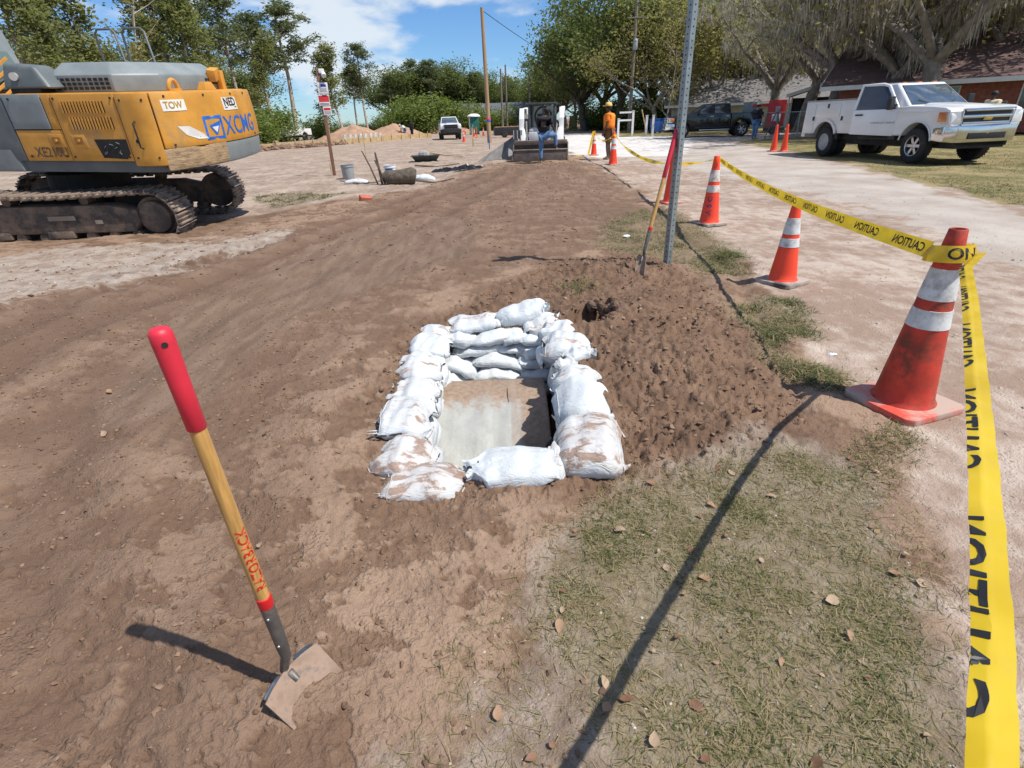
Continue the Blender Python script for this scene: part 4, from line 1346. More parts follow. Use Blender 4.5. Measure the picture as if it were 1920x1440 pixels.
def wheel(root, c, r, w, rimmat, side, dual=False, spokes=6, steel=False):
    """wheel with its tyre and rim; side +1 faces +y"""
    R = rotm(-PI / 2 * side, 0, 0)       # +z of the lathe points outward
    wr = bpy.data.objects.new('wheel', None)
    col.objects.link(wr)
    wr.parent = root
    wr.location = c
    h = w / 2
    rr_ = r * 0.60
    mb = MB()
    mb.lathe([(rr_, -h), (r * 0.86, -h), (r * 0.965, -h * 0.86), (r, -h * 0.6), (r, h * 0.6), (r * 0.965, h * 0.86), (r * 0.86, h), (rr_, h), (rr_ * 0.96, h * 0.5), (rr_ * 0.96, -h * 0.5)], 36, R=R, closed=True)
    for k in range(36):
        a = 2 * PI * k / 36
        mb.box(R @ Vector((r * math.cos(a), r * math.sin(a), 0.0)), (0.018, 0.03, w * 0.8), R @ rotm(0, 0, a).to_4x4().to_3x3())
    mb.build('tyre', TYRE, wr, smooth=35)
    d = -0.35 if dual else 0.5
    mb = MB()
    if steel:
        mb.lathe([(rr_ * 1.0, h * 0.98), (rr_ * 0.93, h * 0.9), (rr_ * 0.88, h * (d - 0.3)), (rr_ * 0.55, h * (d - 0.05)), (rr_ * 0.34, h * (d + 0.1)), (rr_ * 0.30, h * (d + 0.6)), (0.0, h * (d + 0.65))], 30, R=R)
    else:
        mb.lathe([(rr_ * 1.0, h * 0.98), (rr_ * 0.93, h * 0.92), (rr_ * 0.90, h * 0.55), (rr_ * 0.90, h * -0.1), (rr_ * 0.96, h * -0.1), (rr_ * 0.98, h * 0.9)], 30, R=R, closed=True)
        mb.lathe([(0.0, h * 0.3), (rr_ * 0.30, h * 0.3), (rr_ * 0.28, h * 0.72), (rr_ * 0.12, h * 0.8), (0.0, h * 0.8)], 20, R=R)
        for k in range(spokes):
            a = 2 * PI * k / spokes
            mb.box(R @ Vector((rr_ * 0.58 * math.cos(a), rr_ * 0.58 * math.sin(a), h * 0.58)), (rr_ * 0.76, rr_ * 0.27, h * 0.22), R @ rotm(0, 0, a))
    rm = mb.build('rim', rimmat, wr, smooth=35)
    mb = MB()
    if steel:
        for k in range(spokes):
            a = 2 * PI * (k + 0.5) / spokes
            mb.lathe([(0.0, 0.002), (rr_ * 0.11, 0.002), (rr_ * 0.11, 0.008), (0.0, 0.008)], 10, c=R @ Vector((rr_ * 0.70 * math.cos(a), rr_ * 0.70 * math.sin(a), h * (d - 0.12))), R=R)
    else:
        mb.lathe([(0.0, h * 0.02), (rr_ * 0.95, h * 0.02), (rr_ * 0.95, h * -0.05), (0.0, h * -0.05)], 24, R=R)
    mb.build('rim_recess', UNDER, wr)
    return wr


def quadplate(pts, th, mb=None, off=0.0):
    """a flat four- or more-cornered plate of thickness th standing off its plane"""
    P = [Vector(p) for p in pts]
    n = (P[1] - P[0]).cross(P[2] - P[0]).normalized()
    mb = mb or MB()
    a = [p + n * off for p in P]
    b = [p + n * (off + th) for p in P]
    k = len(P)
    mb.add(a + b, [tuple(reversed(range(k))), tuple(range(k, 2 * k))] + [(i, (i + 1) % k, k + (i + 1) % k, k + i) for i in range(k)])
    return mb


def inset(P, f):
    P = [Vector(p) for p in P]
    c = sum(P, Vector()) / len(P)
    return [c + (p - c) * (f if not isinstance(f, (tuple, list)) else f[i]) for i, p in enumerate(P)]


def pickup(name, label, loc, rotz, pm, crew=True, bed=True, lift=0.0, rim=ALLOY, grille=CHROME, cab_back=None, group='pickup trucks', bumper=CHROME, wh=0.41, s=1.0, door_open=False):
    """pickup truck: x forwards, y to its left; returns the root"""
    root = thing(name, label, 'pickup truck', loc, rotz, group)
    root.scale = (s,) * 3
    xf, xr = 1.90, -1.78               # axles
    W = 0.97
    zb, zt, zh = 0.52 + lift, 1.26 + lift, 1.25 + lift
    cb = cab_back if cab_back is not None else (-1.05 if crew else 0.05)

    def arch(xc, r):
        return [(xc + r * math.cos(a), 0.42 + lift * 0.8 + r * math.sin(a)) for a in np.linspace(PI * 0.97, PI * 0.03, 12)]
    # front clip and cab lower body in one outline
    low = [(2.78, zb + 0.05), (2.87, zb + 0.30), (2.86, zh - 0.16), (2.80, zh - 0.06), (2.62, zh + 0.01), (2.2, zh + 0.045), (1.50, zh + 0.07), (1.30, zt + 0.05), (cb, zt + 0.05), (cb, zb)]
    af = arch(xf, wh + 0.11)
    low += [(p, q) for p, q in af if q > zb]
    mb = MB()
    mb.prism(low, -W, W)
    body = mb.build('body', pm, root, bevel=0.06, seg=4)
    mb = MB()
    mb.box((0.4, 0, 0.42 + lift), (5.0, 1.35, 0.22))
    mb.box((0, 0, 0.52 + lift), (4.6, 1.55, 0.16))
    mb.build('chassis', UNDER, root)
    # hood bulge
    mb = MB()
    mb.hexa([(1.36, -0.5, zh + 0.07), (2.66, -0.44, zh - 0.02), (2.66, 0.44, zh - 0.02), (1.36, 0.5, zh + 0.07), (1.42, -0.42, zh + 0.13), (2.50, -0.36, zh + 0.05), (2.50, 0.36, zh + 0.05), (1.42, 0.42, zh + 0.13)])
    mb.build('hood_bulge', pm, root, bevel=0.03)
    # greenhouse
    zr = 1.90 + lift
    wb, wt_ = 0.91, 0.71
    Bq = [(1.45, zt + 0.03), (cb + 0.02, zt + 0.03)]
    ft, bt = 0.52, cb + 0.10
    P = [(Bq[1][0], -wb, zt), (Bq[0][0], -wb, zt), (Bq[0][0], wb, zt), (Bq[1][0], wb, zt), (bt, -wt_, zr), (ft, -wt_, zr), (ft, wt_, zr), (bt, wt_, zr)]
    mb = MB()
    mb.hexa(P)
    mb.build('cab', pm, root, bevel=0.075, seg=4)

    def side_pt(x, k, sgn):
        """point on the slanted cab side at fraction k of its height"""
        y = wb + (wt_ - wb) * k
        return (x, sgn * (y + 0.0), zt + (zr - zt) * k)
    # windscreen and back window
    for nm, xa, xb_, gm in (('windscreen', Bq[0][0], ft, WSGLASS), ('rear_window', Bq[1][0], bt, GLASS)):
        k0, k1 = 0.14, 0.88
        pts = []
        for k, sg in ((k0, -1), (k0, 1), (k1, 1), (k1, -1)):
            y = (wb + (wt_ - wb) * k) - 0.09
            pts.append((xa + (xb_ - xa) * k, sg * y, zt + (zr - zt) * k))
        if nm == 'rear_window':
            pts = [pts[1], pts[0], pts[3], pts[2]]
        mb = quadplate(pts, 0.006, None, 0.003)
        gl = mb.build(nm, gm, root, bevel=0.002)
        mb = MB()
        q = [Vector(p) for p in pts]
        mb.tube(inset(q, 1.015), 0.013, 6, closed=True)
        mb.build('seal', BLACKTRIM, gl, smooth=40)
    doors = [(1.06, 0.02), (-0.02, cb + 0.10)] if crew else [(1.06, cb + 0.06)]
    for sg in (-1, 1):
        for di, (x0, x1) in enumerate(doors):
            if door_open and sg == -1 and di == 0:
                continue
            # door skin set proud of the body, the shut line shows round it
            pz0, pz1 = zb + 0.06, zt + 0.045
            poly = [(x0 - 0.02, pz0), (x0 + 0.0, pz1), (x1, pz1), (x1, pz0)]
            mb = MB()
            mb.prism(poly, sg * (W - 0.004), sg * (W + 0.008))
            dr = mb.build('door', pm, root, bevel=0.006)
            mb = MB()
            mb.box((x1 + 0.14, sg * (W + 0.026), pz1 - 0.13), (0.20, 0.022, 0.035))
            mb.build('handle', CHROME if pm is BLACKPAINT else BLACKTRIM, dr, bevel=0.006)
            kx0, kx1 = x0 + 0.02, x1 + 0.03
            fr_x = lambda k, x=kx0: min(x, Bq[0][0] + (ft - Bq[0][0]) * k - 0.10) if di == 0 else x
            pts = [side_pt(fr_x(0.13), 0.13, sg), side_pt(kx1, 0.13, sg), side_pt(max(kx1, Bq[1][0] + (bt - Bq[1][0]) * 0.86 + 0.06), 0.86, sg), side_pt(fr_x(0.86), 0.86, sg)]
            if sg > 0:
                pts = pts[::-1]
            pts = pts[::-1]
            n = (Vector(pts[1]) - Vector(pts[0])).cross(Vector(pts[2]) - Vector(pts[0]))
            if n.y * sg < 0:
                pts = pts[::-1]
            mb = quadplate(pts, 0.006, None, 0.004)
            wd = mb.build('side_window', GLASS, root, bevel=0.002)
            mb = MB()
            mb.tube(inset(pts, 1.02), 0.012, 6, closed=True)
            mb.build('seal', BLACKTRIM, wd, smooth=40)
        # mirror
        mb = MB()
        mb.box((1.0, sg * (W + 0.20), zt + 0.17), (0.10, 0.17, 0.28))
        mb.box((1.0, sg * (W + 0.06), zt + 0.10), (0.05, 0.20, 0.05))
        mi = mb.build('mirror', BLACKTRIM, root, bevel=0.025)
        # step
        if bed:
            mb = MB()
            mb.box(((0.95 + cb) / 2, sg * (W + 0.03), zb - 0.12), (1.9, 0.14, 0.05))
            mb.build('side_step', CHROME if pm is BLACKPAINT else BLACKTRIM, root, bevel=0.015)
        # headlamp
        mb = MB()
        mb.hexa([(2.62, sg * 0.68, zh - 0.37), (2.90, sg * 0.66, zh - 0.37), (2.86, sg * 0.99, zh - 0.37), (2.60, sg * 0.99, zh - 0.37),
                 (2.62, sg * 0.68, zh - 0.09), (2.89, sg * 0.66, zh - 0.09), (2.82, sg * 0.99, zh - 0.09), (2.60, sg * 0.99, zh - 0.09)])
        hl = mb.build('headlight', LAMP, root, bevel=0.015)
        mb = MB()
        mb.hexa([(2.50, sg * 0.90, zh - 0.32), (2.80, sg * 0.93, zh - 0.32), (2.78, sg * 0.992, zh - 0.32), (2.50, sg * 0.992, zh - 0.32),
                 (2.50, sg * 0.90, zh - 0.10), (2.78, sg * 0.93, zh - 0.10), (2.76, sg * 0.992, zh - 0.10), (2.50, sg * 0.992, zh - 0.10)])
        mb.build('turn_signal', AMBER, hl, bevel=0.008)
        wheel(root, (xf, sg * (W - 0.13), wh), wh, 0.27, rim, sg)
        mb = MB()
        mb.prism([(xf + (wh + 0.09) * math.cos(a), 0.42 + lift * 0.8 + (wh + 0.09) * math.sin(a)) for a in np.linspace(PI, 0, 14)], sg * 0.45, sg * (W - 0.20))
        mb.build('wheel_well', UNDER, root)
        # wheel arch lip and body crease
        mb = MB()
        mb.tube([(xf + (wh + 0.115) * math.cos(a), sg * (W + 0.004), 0.42 + lift * 0.8 + (wh + 0.115) * math.sin(a)) for a in np.linspace(PI * 0.95, PI * 0.05, 18)], 0.022, 6)
        mb.build('arch_lip', pm, root, smooth=50)
        mb = MB()
        mb.tube([(2.55, sg * (W + 0.002), zt - 0.10), (1.1, sg * (W + 0.006), zt - 0.08), (cb + 0.05, sg * (W + 0.006), zt - 0.08)], [0.006, 0.012, 0.012], 5)
        mb.build('body_crease', pm, root, smooth=50)
        mb = MB()
        mb.box(((1.2 + cb) / 2, sg * (W - 0.02), zb + 0.02), (1.2 - cb, 0.05, 0.10))
        mb.build('rocker_panel', BLACKTRIM, root, bevel=0.01)
        mb = MB()
        mb.tube([(1.44, sg * 0.15, zt + 0.06), (1.20, sg * 0.55, zt + 0.20)], 0.008, 5)
        mb.build('wiper', BLACKTRIM, root)
    # grille with bars
    mb = MB()
    mb.box((2.85, 0, zh - 0.22), (0.05, 1.26, 0.38))
    gr_ = mb.build('grille', BLACKTRIM, root, bevel=0.01)
    for z in (-0.36, -0.22, -0.08):
        mb = MB()
        mb.box((2.88, 0, zh + z), (0.035, 1.24 if z != -0.22 else 1.30, 0.045 if z != -0.22 else 0.07))
        mb.build('grille_bar', grille, gr_, bevel=0.01)
    mb = MB()
    mb.tube([(2.885, -0.66, zh - 0.40), (2.885, 0.66, zh - 0.40), (2.875, 0.70, zh - 0.05), (2.875, -0.70, zh - 0.05)], 0.022, 6, closed=True)
    mb.build('grille_surround', grille, gr_, smooth=40)
    # bumper
    mb = MB()
    mb.add([(2.45, -1.0, 0.50 + lift), (2.80, -0.985, 0.47 + lift), (2.98, -0.80, 0.45 + lift), (3.02, 0, 0.45 + lift), (2.98, 0.80, 0.45 + lift), (2.80, 0.985, 0.47 + lift), (2.45, 1.0, 0.50 + lift), (2.45, -1.0, 0.80 + lift), (2.80, -0.99, 0.84 + lift), (3.00, -0.80, 0.84 + lift), (3.04, 0, 0.82 + lift), (3.00, 0.80, 0.84 + lift), (2.80, 0.99, 0.84 + lift), (2.45, 1.0, 0.80 + lift)], [tuple(reversed(range(7))), tuple(range(7, 14))] + [(i, (i + 1) % 7, 7 + (i + 1) % 7, 7 + i) for i in range(7)])
    bp = mb.build('front_bumper', bumper, root, bevel=0.03)
    mb = MB()
    mb.box((3.01, 0, 0.60 + lift), (0.04, 1.0, 0.14))
    mb.build('air_intake', BLACKTRIM, bp, bevel=0.01)
    mb = MB()
    mb.box((2.80, 0, 0.42 + lift), (0.2, 1.5, 0.14))
    mb.build('air_dam', UNDER, root, bevel=0.02)
    if bed:
        zbd = zt + 0.07
        bd = [(cb - 0.03, zb), (cb - 0.03, zbd), (-2.92, zbd), (-2.95, zb + 0.15), (-2.90, zb + 0.02)]
        ar = [(p, q) for p, q in arch(xr, wh + 0.11) if q > zb]
        bd = bd + ar
        mb = MB()
        mb.prism(bd, -W, W)
        mb.build('bed', pm, root, bevel=0.045, seg=3)
        mb = MB()
        mb.box(((cb - 2.95) / 2 - 0.03, 0, zbd + 0.003), (abs(-2.85 - cb), 1.60, 0.012))
        mb.build('bed_cover', BLACKTRIM, root)
        for sg in (-1, 1):
            wheel(root, (xr, sg * (W - 0.13), wh), wh, 0.27, rim, sg)
            mb = MB()
            mb.box((-2.91, sg * 0.88, zt - 0.18), (0.09, 0.14, 0.34))
            mb.build('tail_light', REDLENS, root, bevel=0.01)
        mb = MB()
        mb.box((-3.0, 0, 0.58 + lift), (0.16, 1.84, 0.2))
        mb.build('rear_bumper', bumper, root, bevel=0.03)
        mb = MB()
        mb.box((-2.96, 0, zt - 0.25), (0.03, 1.5, 0.55))
        mb.build('tailgate', pm, root, bevel=0.01)
    return root


# white service truck on the lawn
svc = pickup('service_truck', 'white service truck with tool body and open door parked on the lawn', (11.75, 17.25, gz(11.7, 17.2) + 0.0), -1.479, WHITEPAINT, crew=False, bed=False, lift=0.06, cab_back=-0.25, group='parked trucks', wh=0.42, door_open=True)
svc['category'] = 'service truck'
# open front door on the right side, swung out about its front edge
hx_, hy_ = 1.10, -0.975
dre = bpy.data.objects.new('door', None)
col.objects.link(dre)
dre.parent = svc
dre.location = (hx_, hy_, 0)
dre.rotation_euler = (0, 0, math.radians(27))
dre['label'] = 'front door standing open'
zb_, zt_, zr_ = 0.64, 1.32, 1.95
mb = MB()
mb.prism([(0.0, zb_), (0.0, zt_), (-1.18, zt_), (-1.18, zb_ + 0.05)], 0.0, 0.11)
mb.build('door_skin', WHITEPAINT, dre, bevel=0.02)
mb = MB()
fr = [(-0.02, zt_), (-0.44, zr_ - 0.06), (-0.60, zr_ - 0.01), (-1.14, zr_ - 0.01), (-1.18, zt_)]
mb.tube([(p, 0.05 + (q - zt_) * 0.22, q) for p, q in fr], 0.042, 8)
mb.build('window_frame', WHITEPAINT, dre, smooth=50)
mb = quadplate([(-0.10, 0.05, zt_ - 0.01), (-1.15, 0.05, zt_ - 0.01), (-1.12, 0.185, zr_ - 0.04), (-0.62, 0.185, zr_ - 0.04), (-0.46, 0.175, zr_ - 0.09)], 0.006)
mb.build('side_window', GLASS, dre)
mb = MB()
mb.box((-1.0, -0.02, zt_ - 0.13), (0.2, 0.03, 0.04))
mb.build('handle', BLACKTRIM, dre, bevel=0.006)
mb = MB()
mb.box((-0.16, -0.16, zt_ + 0.12), (0.10, 0.20, 0.28))
mb.box((-0.12, -0.04, zt_ + 0.05), (0.05, 0.16, 0.05))
mb.build('mirror', BLACKTRIM, dre, bevel=0.025)
flat_text('CHEVROLET 3500HD', 0.07, mat('badge_grey', (0.16, 0.16, 0.17), 0.3, 0.6), (-0.33, -0.004, 0.98), (1, 0, 0), (0, 0, 1), dre, 'badge')
mb = MB()
mb.box((0.35, -0.955, 1.0), (1.2, 0.04, 0.85))
mb.build('door_opening', UNDER, svc)
mb = MB()
mb.prism([(0.10, -0.035), (0.13, 0.035), (-0.10, 0.035), (-0.13, -0.035)], 0, 0.012, lambda p, q, d: (2.905 + d, p, 1.04 + q))
mb.build('emblem', mat('gold_emblem', (0.55, 0.38, 0.09), 0.3, 0.8), svc, bevel=0.003)
mb = MB()
mb.hexa([(1.62, -0.28, 1.385), (2.2, -0.24, 1.34), (2.2, 0.24, 1.34), (1.62, 0.28, 1.385), (1.62, -0.26, 1.41), (2.16, -0.22, 1.365), (2.16, 0.22, 1.365), (1.62, 0.26, 1.41)])
mb.build('hood_scoop', BLACKTRIM, svc, bevel=0.01)
for sg in (-1, 1):
    # tool body: rear box with compartment doors
    x0, x1, yo, yi = -0.42, -2.95, 1.06, 0.62
    zlo, zhi = 0.66, 1.60
    out = [(x0, zlo), (x0, zhi), (x1, zhi), (x1 - 0.02, zlo), (-2.42, zlo)]
    out += [(-1.75 + 0.60 * math.cos(a), 0.52 + 0.56 * math.sin(a)) for a in np.linspace(PI * 0.86, PI * 0.14, 12) if 0.52 + 0.56 * math.sin(a) > zlo]
    mb = MB()
    mb.prism(out, sg * yi, sg * yo)
    tb = mb.build('tool_body', GREYWHITE, svc, bevel=0.012)
    for (a, b, c_, d_) in ((-0.47, -1.12, zlo + 0.03, zhi - 0.08), (-1.16, -2.36, 1.14, zhi - 0.08), (-2.40, -2.91, zlo + 0.03, zhi - 0.08)):
        mb = MB()
        mb.box(((a + b) / 2, sg * (yo + 0.006), (c_ + d_) / 2), (abs(a - b) - 0.015, 0.016, d_ - c_))
        cd = mb.build('compartment_door', GREYWHITE, svc, bevel=0.005)
        mb = MB()
        mb.box(((a + b) / 2 + (0.22 if b < -2.4 else -0.22 if a > -0.5 else 0), sg * (yo + 0.018), c_ + (d_ - c_) * (0.5 if b > -1.2 or b < -2.4 else 0.85)), (0.09, 0.014, 0.12))
        mb.build('latch', BLACKTRIM, cd, bevel=0.004)
    mb = MB()
    mb.box(((x0 + x1) / 2, sg * (yo + yi) / 2, zhi + 0.02), (2.5, 0.48, 0.04))
    mb.build('tool_body_lid', mat('grey_lid', (0.22, 0.22, 0.23), 0.5), svc, bevel=0.008)
    mb = MB()
    mb.prism([(-1.75 + 0.62 * math.cos(a), 0.52 + 0.58 * math.sin(a)) for a in np.linspace(PI * 0.9, PI * 0.1, 14)] + [(-1.75 + 0.55 * math.cos(a), 0.50 + 0.52 * math.sin(a)) for a in np.linspace(PI * 0.1, PI * 0.9, 14)], sg * (yo - 0.02), sg * (yo + 0.04))
    mb.build('wheel_arch', GREYWHITE, svc, smooth=40)
    mb = MB()
    mb.prism([(-1.75 + 0.55 * math.cos(a), 0.50 + 0.52 * math.sin(a)) for a in np.linspace(PI, 0, 14)], sg * (yi + 0.1), sg * (yo - 0.10))
    mb.build('wheel_well', UNDER, svc)
    wheel(svc, (-1.75, sg * 0.90, 0.42), 0.42, 0.26, STEELRIM, sg, True, 8, True)
    wheel(svc, (-1.75, sg * 0.60, 0.42), 0.42, 0.24, UNDER, sg, True, 8, True)
mb = MB()
mb.box((-1.7, 0, 0.80), (2.5, 1.3, 0.06))
mb.box((-2.97, 0, 0.62), (0.2, 2.0, 0.14))
mb.box((-0.45, 0, 1.2), (0.06, 1.3, 0.8))
mb.build('tool_body_floor', GREYWHITE, svc, bevel=0.01)
for y in (-0.45, 0, 0.45):
    mb = MB()
    mb.box((0.42, y, 1.965), (0.08, 0.12, 0.04))
    mb.build('roof_marker', AMBER, svc, bevel=0.01)

pickup('pickup_truck', 'black crew cab pickup truck standing on the pale drive facing left', (13.85, 38.7, 0), 2.996, BLACKPAINT, crew=True, lift=0.04, group='parked trucks')
pickup('pickup_truck', 'white pickup truck with black grille facing the camera beyond the sand', (-5.25, 58.5, 0), -1.42, WHITEPAINT, crew=True, lift=0.1, grille=BLACKTRIM, bumper=BLACKTRIM, rim=UNDER, group='parked trucks')
pickup('pickup_truck', 'white pickup truck beside the left forest behind the formwork', (-29.0, 80, 0), math.radians(-118), WHITEPAINT, crew=False, lift=0.1, grille=BLACKTRIM, bumper=BLACKTRIM, rim=UNDER, group='parked trucks', s=1.05)

# ---------------------------------------------------------------- skid steer loader
STEELDARK = mat('bucket_steel', (0.12, 0.10, 0.088), 0.6, 0.3, var=0.25, scale=5, bump=0.2, dirt=(0.22, 0.15, 0.11), damt=0.45, dscale=4)
BUCKETIN = mat('bucket_edge_muddy', (0.27, 0.20, 0.155), 0.8, var=0.2, dirt=(0.17, 0.11, 0.08), damt=0.4)
SKWHITE = mat('loader_white_paint', (0.72, 0.72, 0.71), 0.4, var=0.06, bump=0.03, dirt=(0.42, 0.35, 0.29), damt=0.12)
SKGREY = mat('loader_dark_grey', (0.06, 0.065, 0.07), 0.5, var=0.15)
sk = thing('skid_steer_loader', 'white skid steer loader with its bucket lowered towards the camera', 'loader', (1.66, 23.6, gz(1.6, 23)), -1.70)
mb = MB()
mb.box((-0.55, 0, 0.75), (1.9, 1.15, 0.75), top=(1.8, 1.1))
mb.build('engine_body', SKWHITE, sk, bevel=0.04)
mb = MB()
for y in (-0.5, 0.5):
    for x in (-0.25, 0.62):
        mb.tube([(x, y, 0.9), (x - (0.05 if x > 0 else 0), y * 0.98, 1.93)], 0.05, 8)
mb.box((0.17, 0, 1.96), (1.05, 1.16, 0.07))
mb.box((0.17, -0.5, 1.78), (0.85, 0.03, 0.3))
mb.build('cab_frame', SKGREY, sk, bevel=0.01)
mb = MB()
mb.box((-0.26, 0, 1.42), (0.03, 0.95, 0.95))
mb.build('rear_window', glass_mat('loader_glass', (0.25, 0.30, 0.27), 0.1), sk)
mb = MB()
mb.tube([(-0.23, 0.33 * math.cos(a), 1.5 + 0.36 * math.sin(a)) for a in np.linspace(0, 2 * PI, 20)[:-1]], 0.035, 6, closed=True)
mb.build('window_surround', SKGREY, sk, smooth=40)
mb = MB()
mb.box((0.05, 0, 1.02), (0.5, 0.5, 0.12))
mb.box((-0.15, 0, 1.32), (0.1, 0.46, 0.6))
mb.build('seat', SKGREY, sk, bevel=0.04)
mb = MB()
mb.box((0.58, 0.05, 1.5), (0.03, 0.06, 0.9))
mb.build('door_bar', SKGREY, sk)
for sg in (-1, 1):
    mb = MB()
    arm = [(-1.35, 1.55), (-1.2, 1.88), (0.05, 1.80), (0.72, 1.82), (0.98, 1.45), (1.02, 1.02), (1.30, 0.52), (1.42, 0.30), (1.24, 0.26), (1.02, 0.55), (0.80, 0.95), (0.78, 1.35), (0.60, 1.62), (-1.05, 1.62), (-1.2, 1.45)]
    mb.prism(arm, sg * 0.68, sg * 0.86)
    mb.build('lift_arm', SKWHITE, sk, bevel=0.02)
    mb = MB()
    mb.tube([(0.85, sg * 0.60, 1.35), (1.35, sg * 0.55, 0.62)], 0.045, 8)
    mb.tube([(0.4, sg * 0.62, 0.75), (0.86, sg * 0.62, 1.3)], 0.05, 8)
    mb.build('hydraulic_cylinder', SKGREY, sk, smooth=40)
    for x in (-0.95, 0.42):
        wheel(sk, (x, sg * 0.72, 0.38), 0.38, 0.30, SKWHITE, sg, True, 8, True)
    mb = MB()
    mb.box((0.70, sg * 0.42, 1.02), (0.08, 0.16, 0.12))
    mb.build('work_light', LAMP, sk, bevel=0.02)
# bucket
mb = MB()
prof = [(1.35, 0.62), (1.42, 0.66), (1.50, 0.60), (1.38, 0.30), (1.42, 0.08), (1.62, 0.035), (2.02, 0.03), (2.02, 0.005), (1.60, 0.005), (1.36, 0.05), (1.32, 0.30)]
mb.prism(prof, -1.02, 1.02)
mb.build('bucket_shell', STEELDARK, sk, smooth=40)
for sg in (-1, 1):
    mb = MB()
    mb.prism([(1.36, 0.62), (1.50, 0.60), (1.92, 0.30), (2.05, 0.03), (1.60, 0.006), (1.36, 0.06)], sg * 1.02, sg * 1.05)
    mb.build('bucket_side', STEELDARK, sk)
mb = MB()
mb.box((1.95, 0, 0.20), (0.08, 2.0, 0.36), R=rotm(0, -0.12, 0))
mb.build('bucket_front', STEELDARK, sk, bevel=0.01)
mb = MB()
mb.box((1.93, 0, 0.39), (0.14, 2.06, 0.04))
mb.build('bucket_edge', BUCKETIN, sk, bevel=0.01)
mb = MB()
mb.box((1.50, 0, 0.63), (0.06, 2.0, 0.16), R=rotm(0, 0.15, 0))
mb.build('bucket_back', BUCKETIN, sk, bevel=0.01)
for sg in (-1, 1):
    mb = MB()
    mb.hexa([(1.28, sg * 0.62 - 0.13, 0.50), (1.40, sg * 0.62 - 0.13, 0.50), (1.40, sg * 0.62 + 0.13, 0.50), (1.28, sg * 0.62 + 0.13, 0.50), (1.0, sg * 0.74 - 0.09, 1.10), (1.12, sg * 0.74 - 0.09, 1.12), (1.12, sg * 0.74 + 0.09, 1.12), (1.0, sg * 0.74 + 0.09, 1.10)])
    mb.build('arm_boot', SKWHITE, sk, bevel=0.02)
mb = MB()
mb.box((0.98, 0, 0.78), (0.10, 1.0, 0.40))
mb.build('front_panel', SKWHITE, sk, bevel=0.02)
mb = MB()
mb.box((1.2, -0.92, 0.92), (0.05, 0.36, 0.30))
sc_ = mb.build('guard_grille', SKGREY, sk)
mb = MB()
for k in range(3):
    mb.box((1.23, -1.06 + k * 0.14, 0.92), (0.015, 0.02, 0.30))
mb.build('guard_bar', SKWHITE, sc_)
# silt cloth leaning at the loader's right
mb = MB()
mb.add([(-0.15, 23.0, 0.05), (0.55, 23.3, 0.10), (0.68, 23.8, 0.95), (0.55, 23.7, 0.9), (-1.05, 22.2, 0.02)], [(0, 1, 2, 3), (4, 0, 3)])
tag(mb.build('silt_cloth', mat('grey_silt_cloth', (0.23, 0.23, 0.225), 0.8, bump=0.3)), 'grey cloth leaning beside the loader bucket on the left', 'cloth')
# ---------------------------------------------------------------- excavator
YEL = mat('excavator_yellow', (0.58, 0.275, 0.040), 0.45, var=0.16, scale=2.5, bump=0.10, bscale=9, bdist=0.012, dirt=(0.36, 0.235, 0.11), damt=0.38, dscale=2.6)
EGREY = mat('excavator_grey', (0.105, 0.125, 0.13), 0.5, var=0.15, scale=3, bump=0.08, dirt=(0.20, 0.17, 0.14), damt=0.3, dscale=3)
EGREYL = mat('excavator_light_grey', (0.205, 0.235, 0.24), 0.45, var=0.12, scale=3, bump=0.08, dirt=(0.25, 0.22, 0.19), damt=0.2, dscale=3)
EDARK = mat('excavator_dark', (0.015, 0.015, 0.015), 0.8, var=0.3, dirt=(0.08, 0.06, 0.05), damt=0.3)
TRACKMUD = mat('track_shoe_steel', (0.12, 0.10, 0.085), 0.75, 0.15, var=0.3, scale=6, bump=0.3, dirt=(0.34, 0.26, 0.20), damt=0.8, dscale=4)
TRACKSIDE = mat('track_frame_muddy', (0.075, 0.062, 0.053), 0.85, var=0.3, scale=5, bump=0.4, dirt=(0.20, 0.145, 0.105), damt=0.75, dscale=3)
SCRAPE = mat('scraped_counterweight', (0.36, 0.25, 0.145), 0.7, var=0.45, scale=5, bump=0.5, bscale=14, bdist=0.02, dirt=(0.50, 0.34, 0.17), damt=0.5, dscale=5, stretch=(1, 1, 6))
XBLUE = mat('logo_blue', (0.015, 0.14, 0.52), 0.4, var=0.25, scale=8, dirt=(0.55, 0.50, 0.42), damt=0.18, dscale=9)
STICK = mat('white_sticker', (0.72, 0.70, 0.66), 0.45, var=0.08, dirt=(0.5, 0.36, 0.2), damt=0.2, dscale=14)
BLK = mat('black_print', (0.015, 0.015, 0.015), 0.5, var=0.2)

ex = thing('excavator', 'yellow and grey tracked excavator seen from its rear corner at the left', 'excavator', (-7.53, 10.43, -0.13))
ex.rotation_euler = (math.radians(3.6), math.radians(1.2), 0)
TH, TT = math.radians(-9), math.radians(3)
RH, RT = Matrix.Rotation(TH, 4, 'Z'), Matrix.Rotation(TT, 4, 'Z')
HOFF = Vector((0.74, 0.10, 0.15))


def epart(mb, name, m, parent=ex, house=True, **kw):
    o = mb.build(name, m, None, **kw)
    mw = (Matrix.Translation(HOFF) @ RH) if house else RT
    if parent is ex:
        o.data.transform(mw)
    else:
        o.data.transform(mw)
    o.parent = parent
    return o


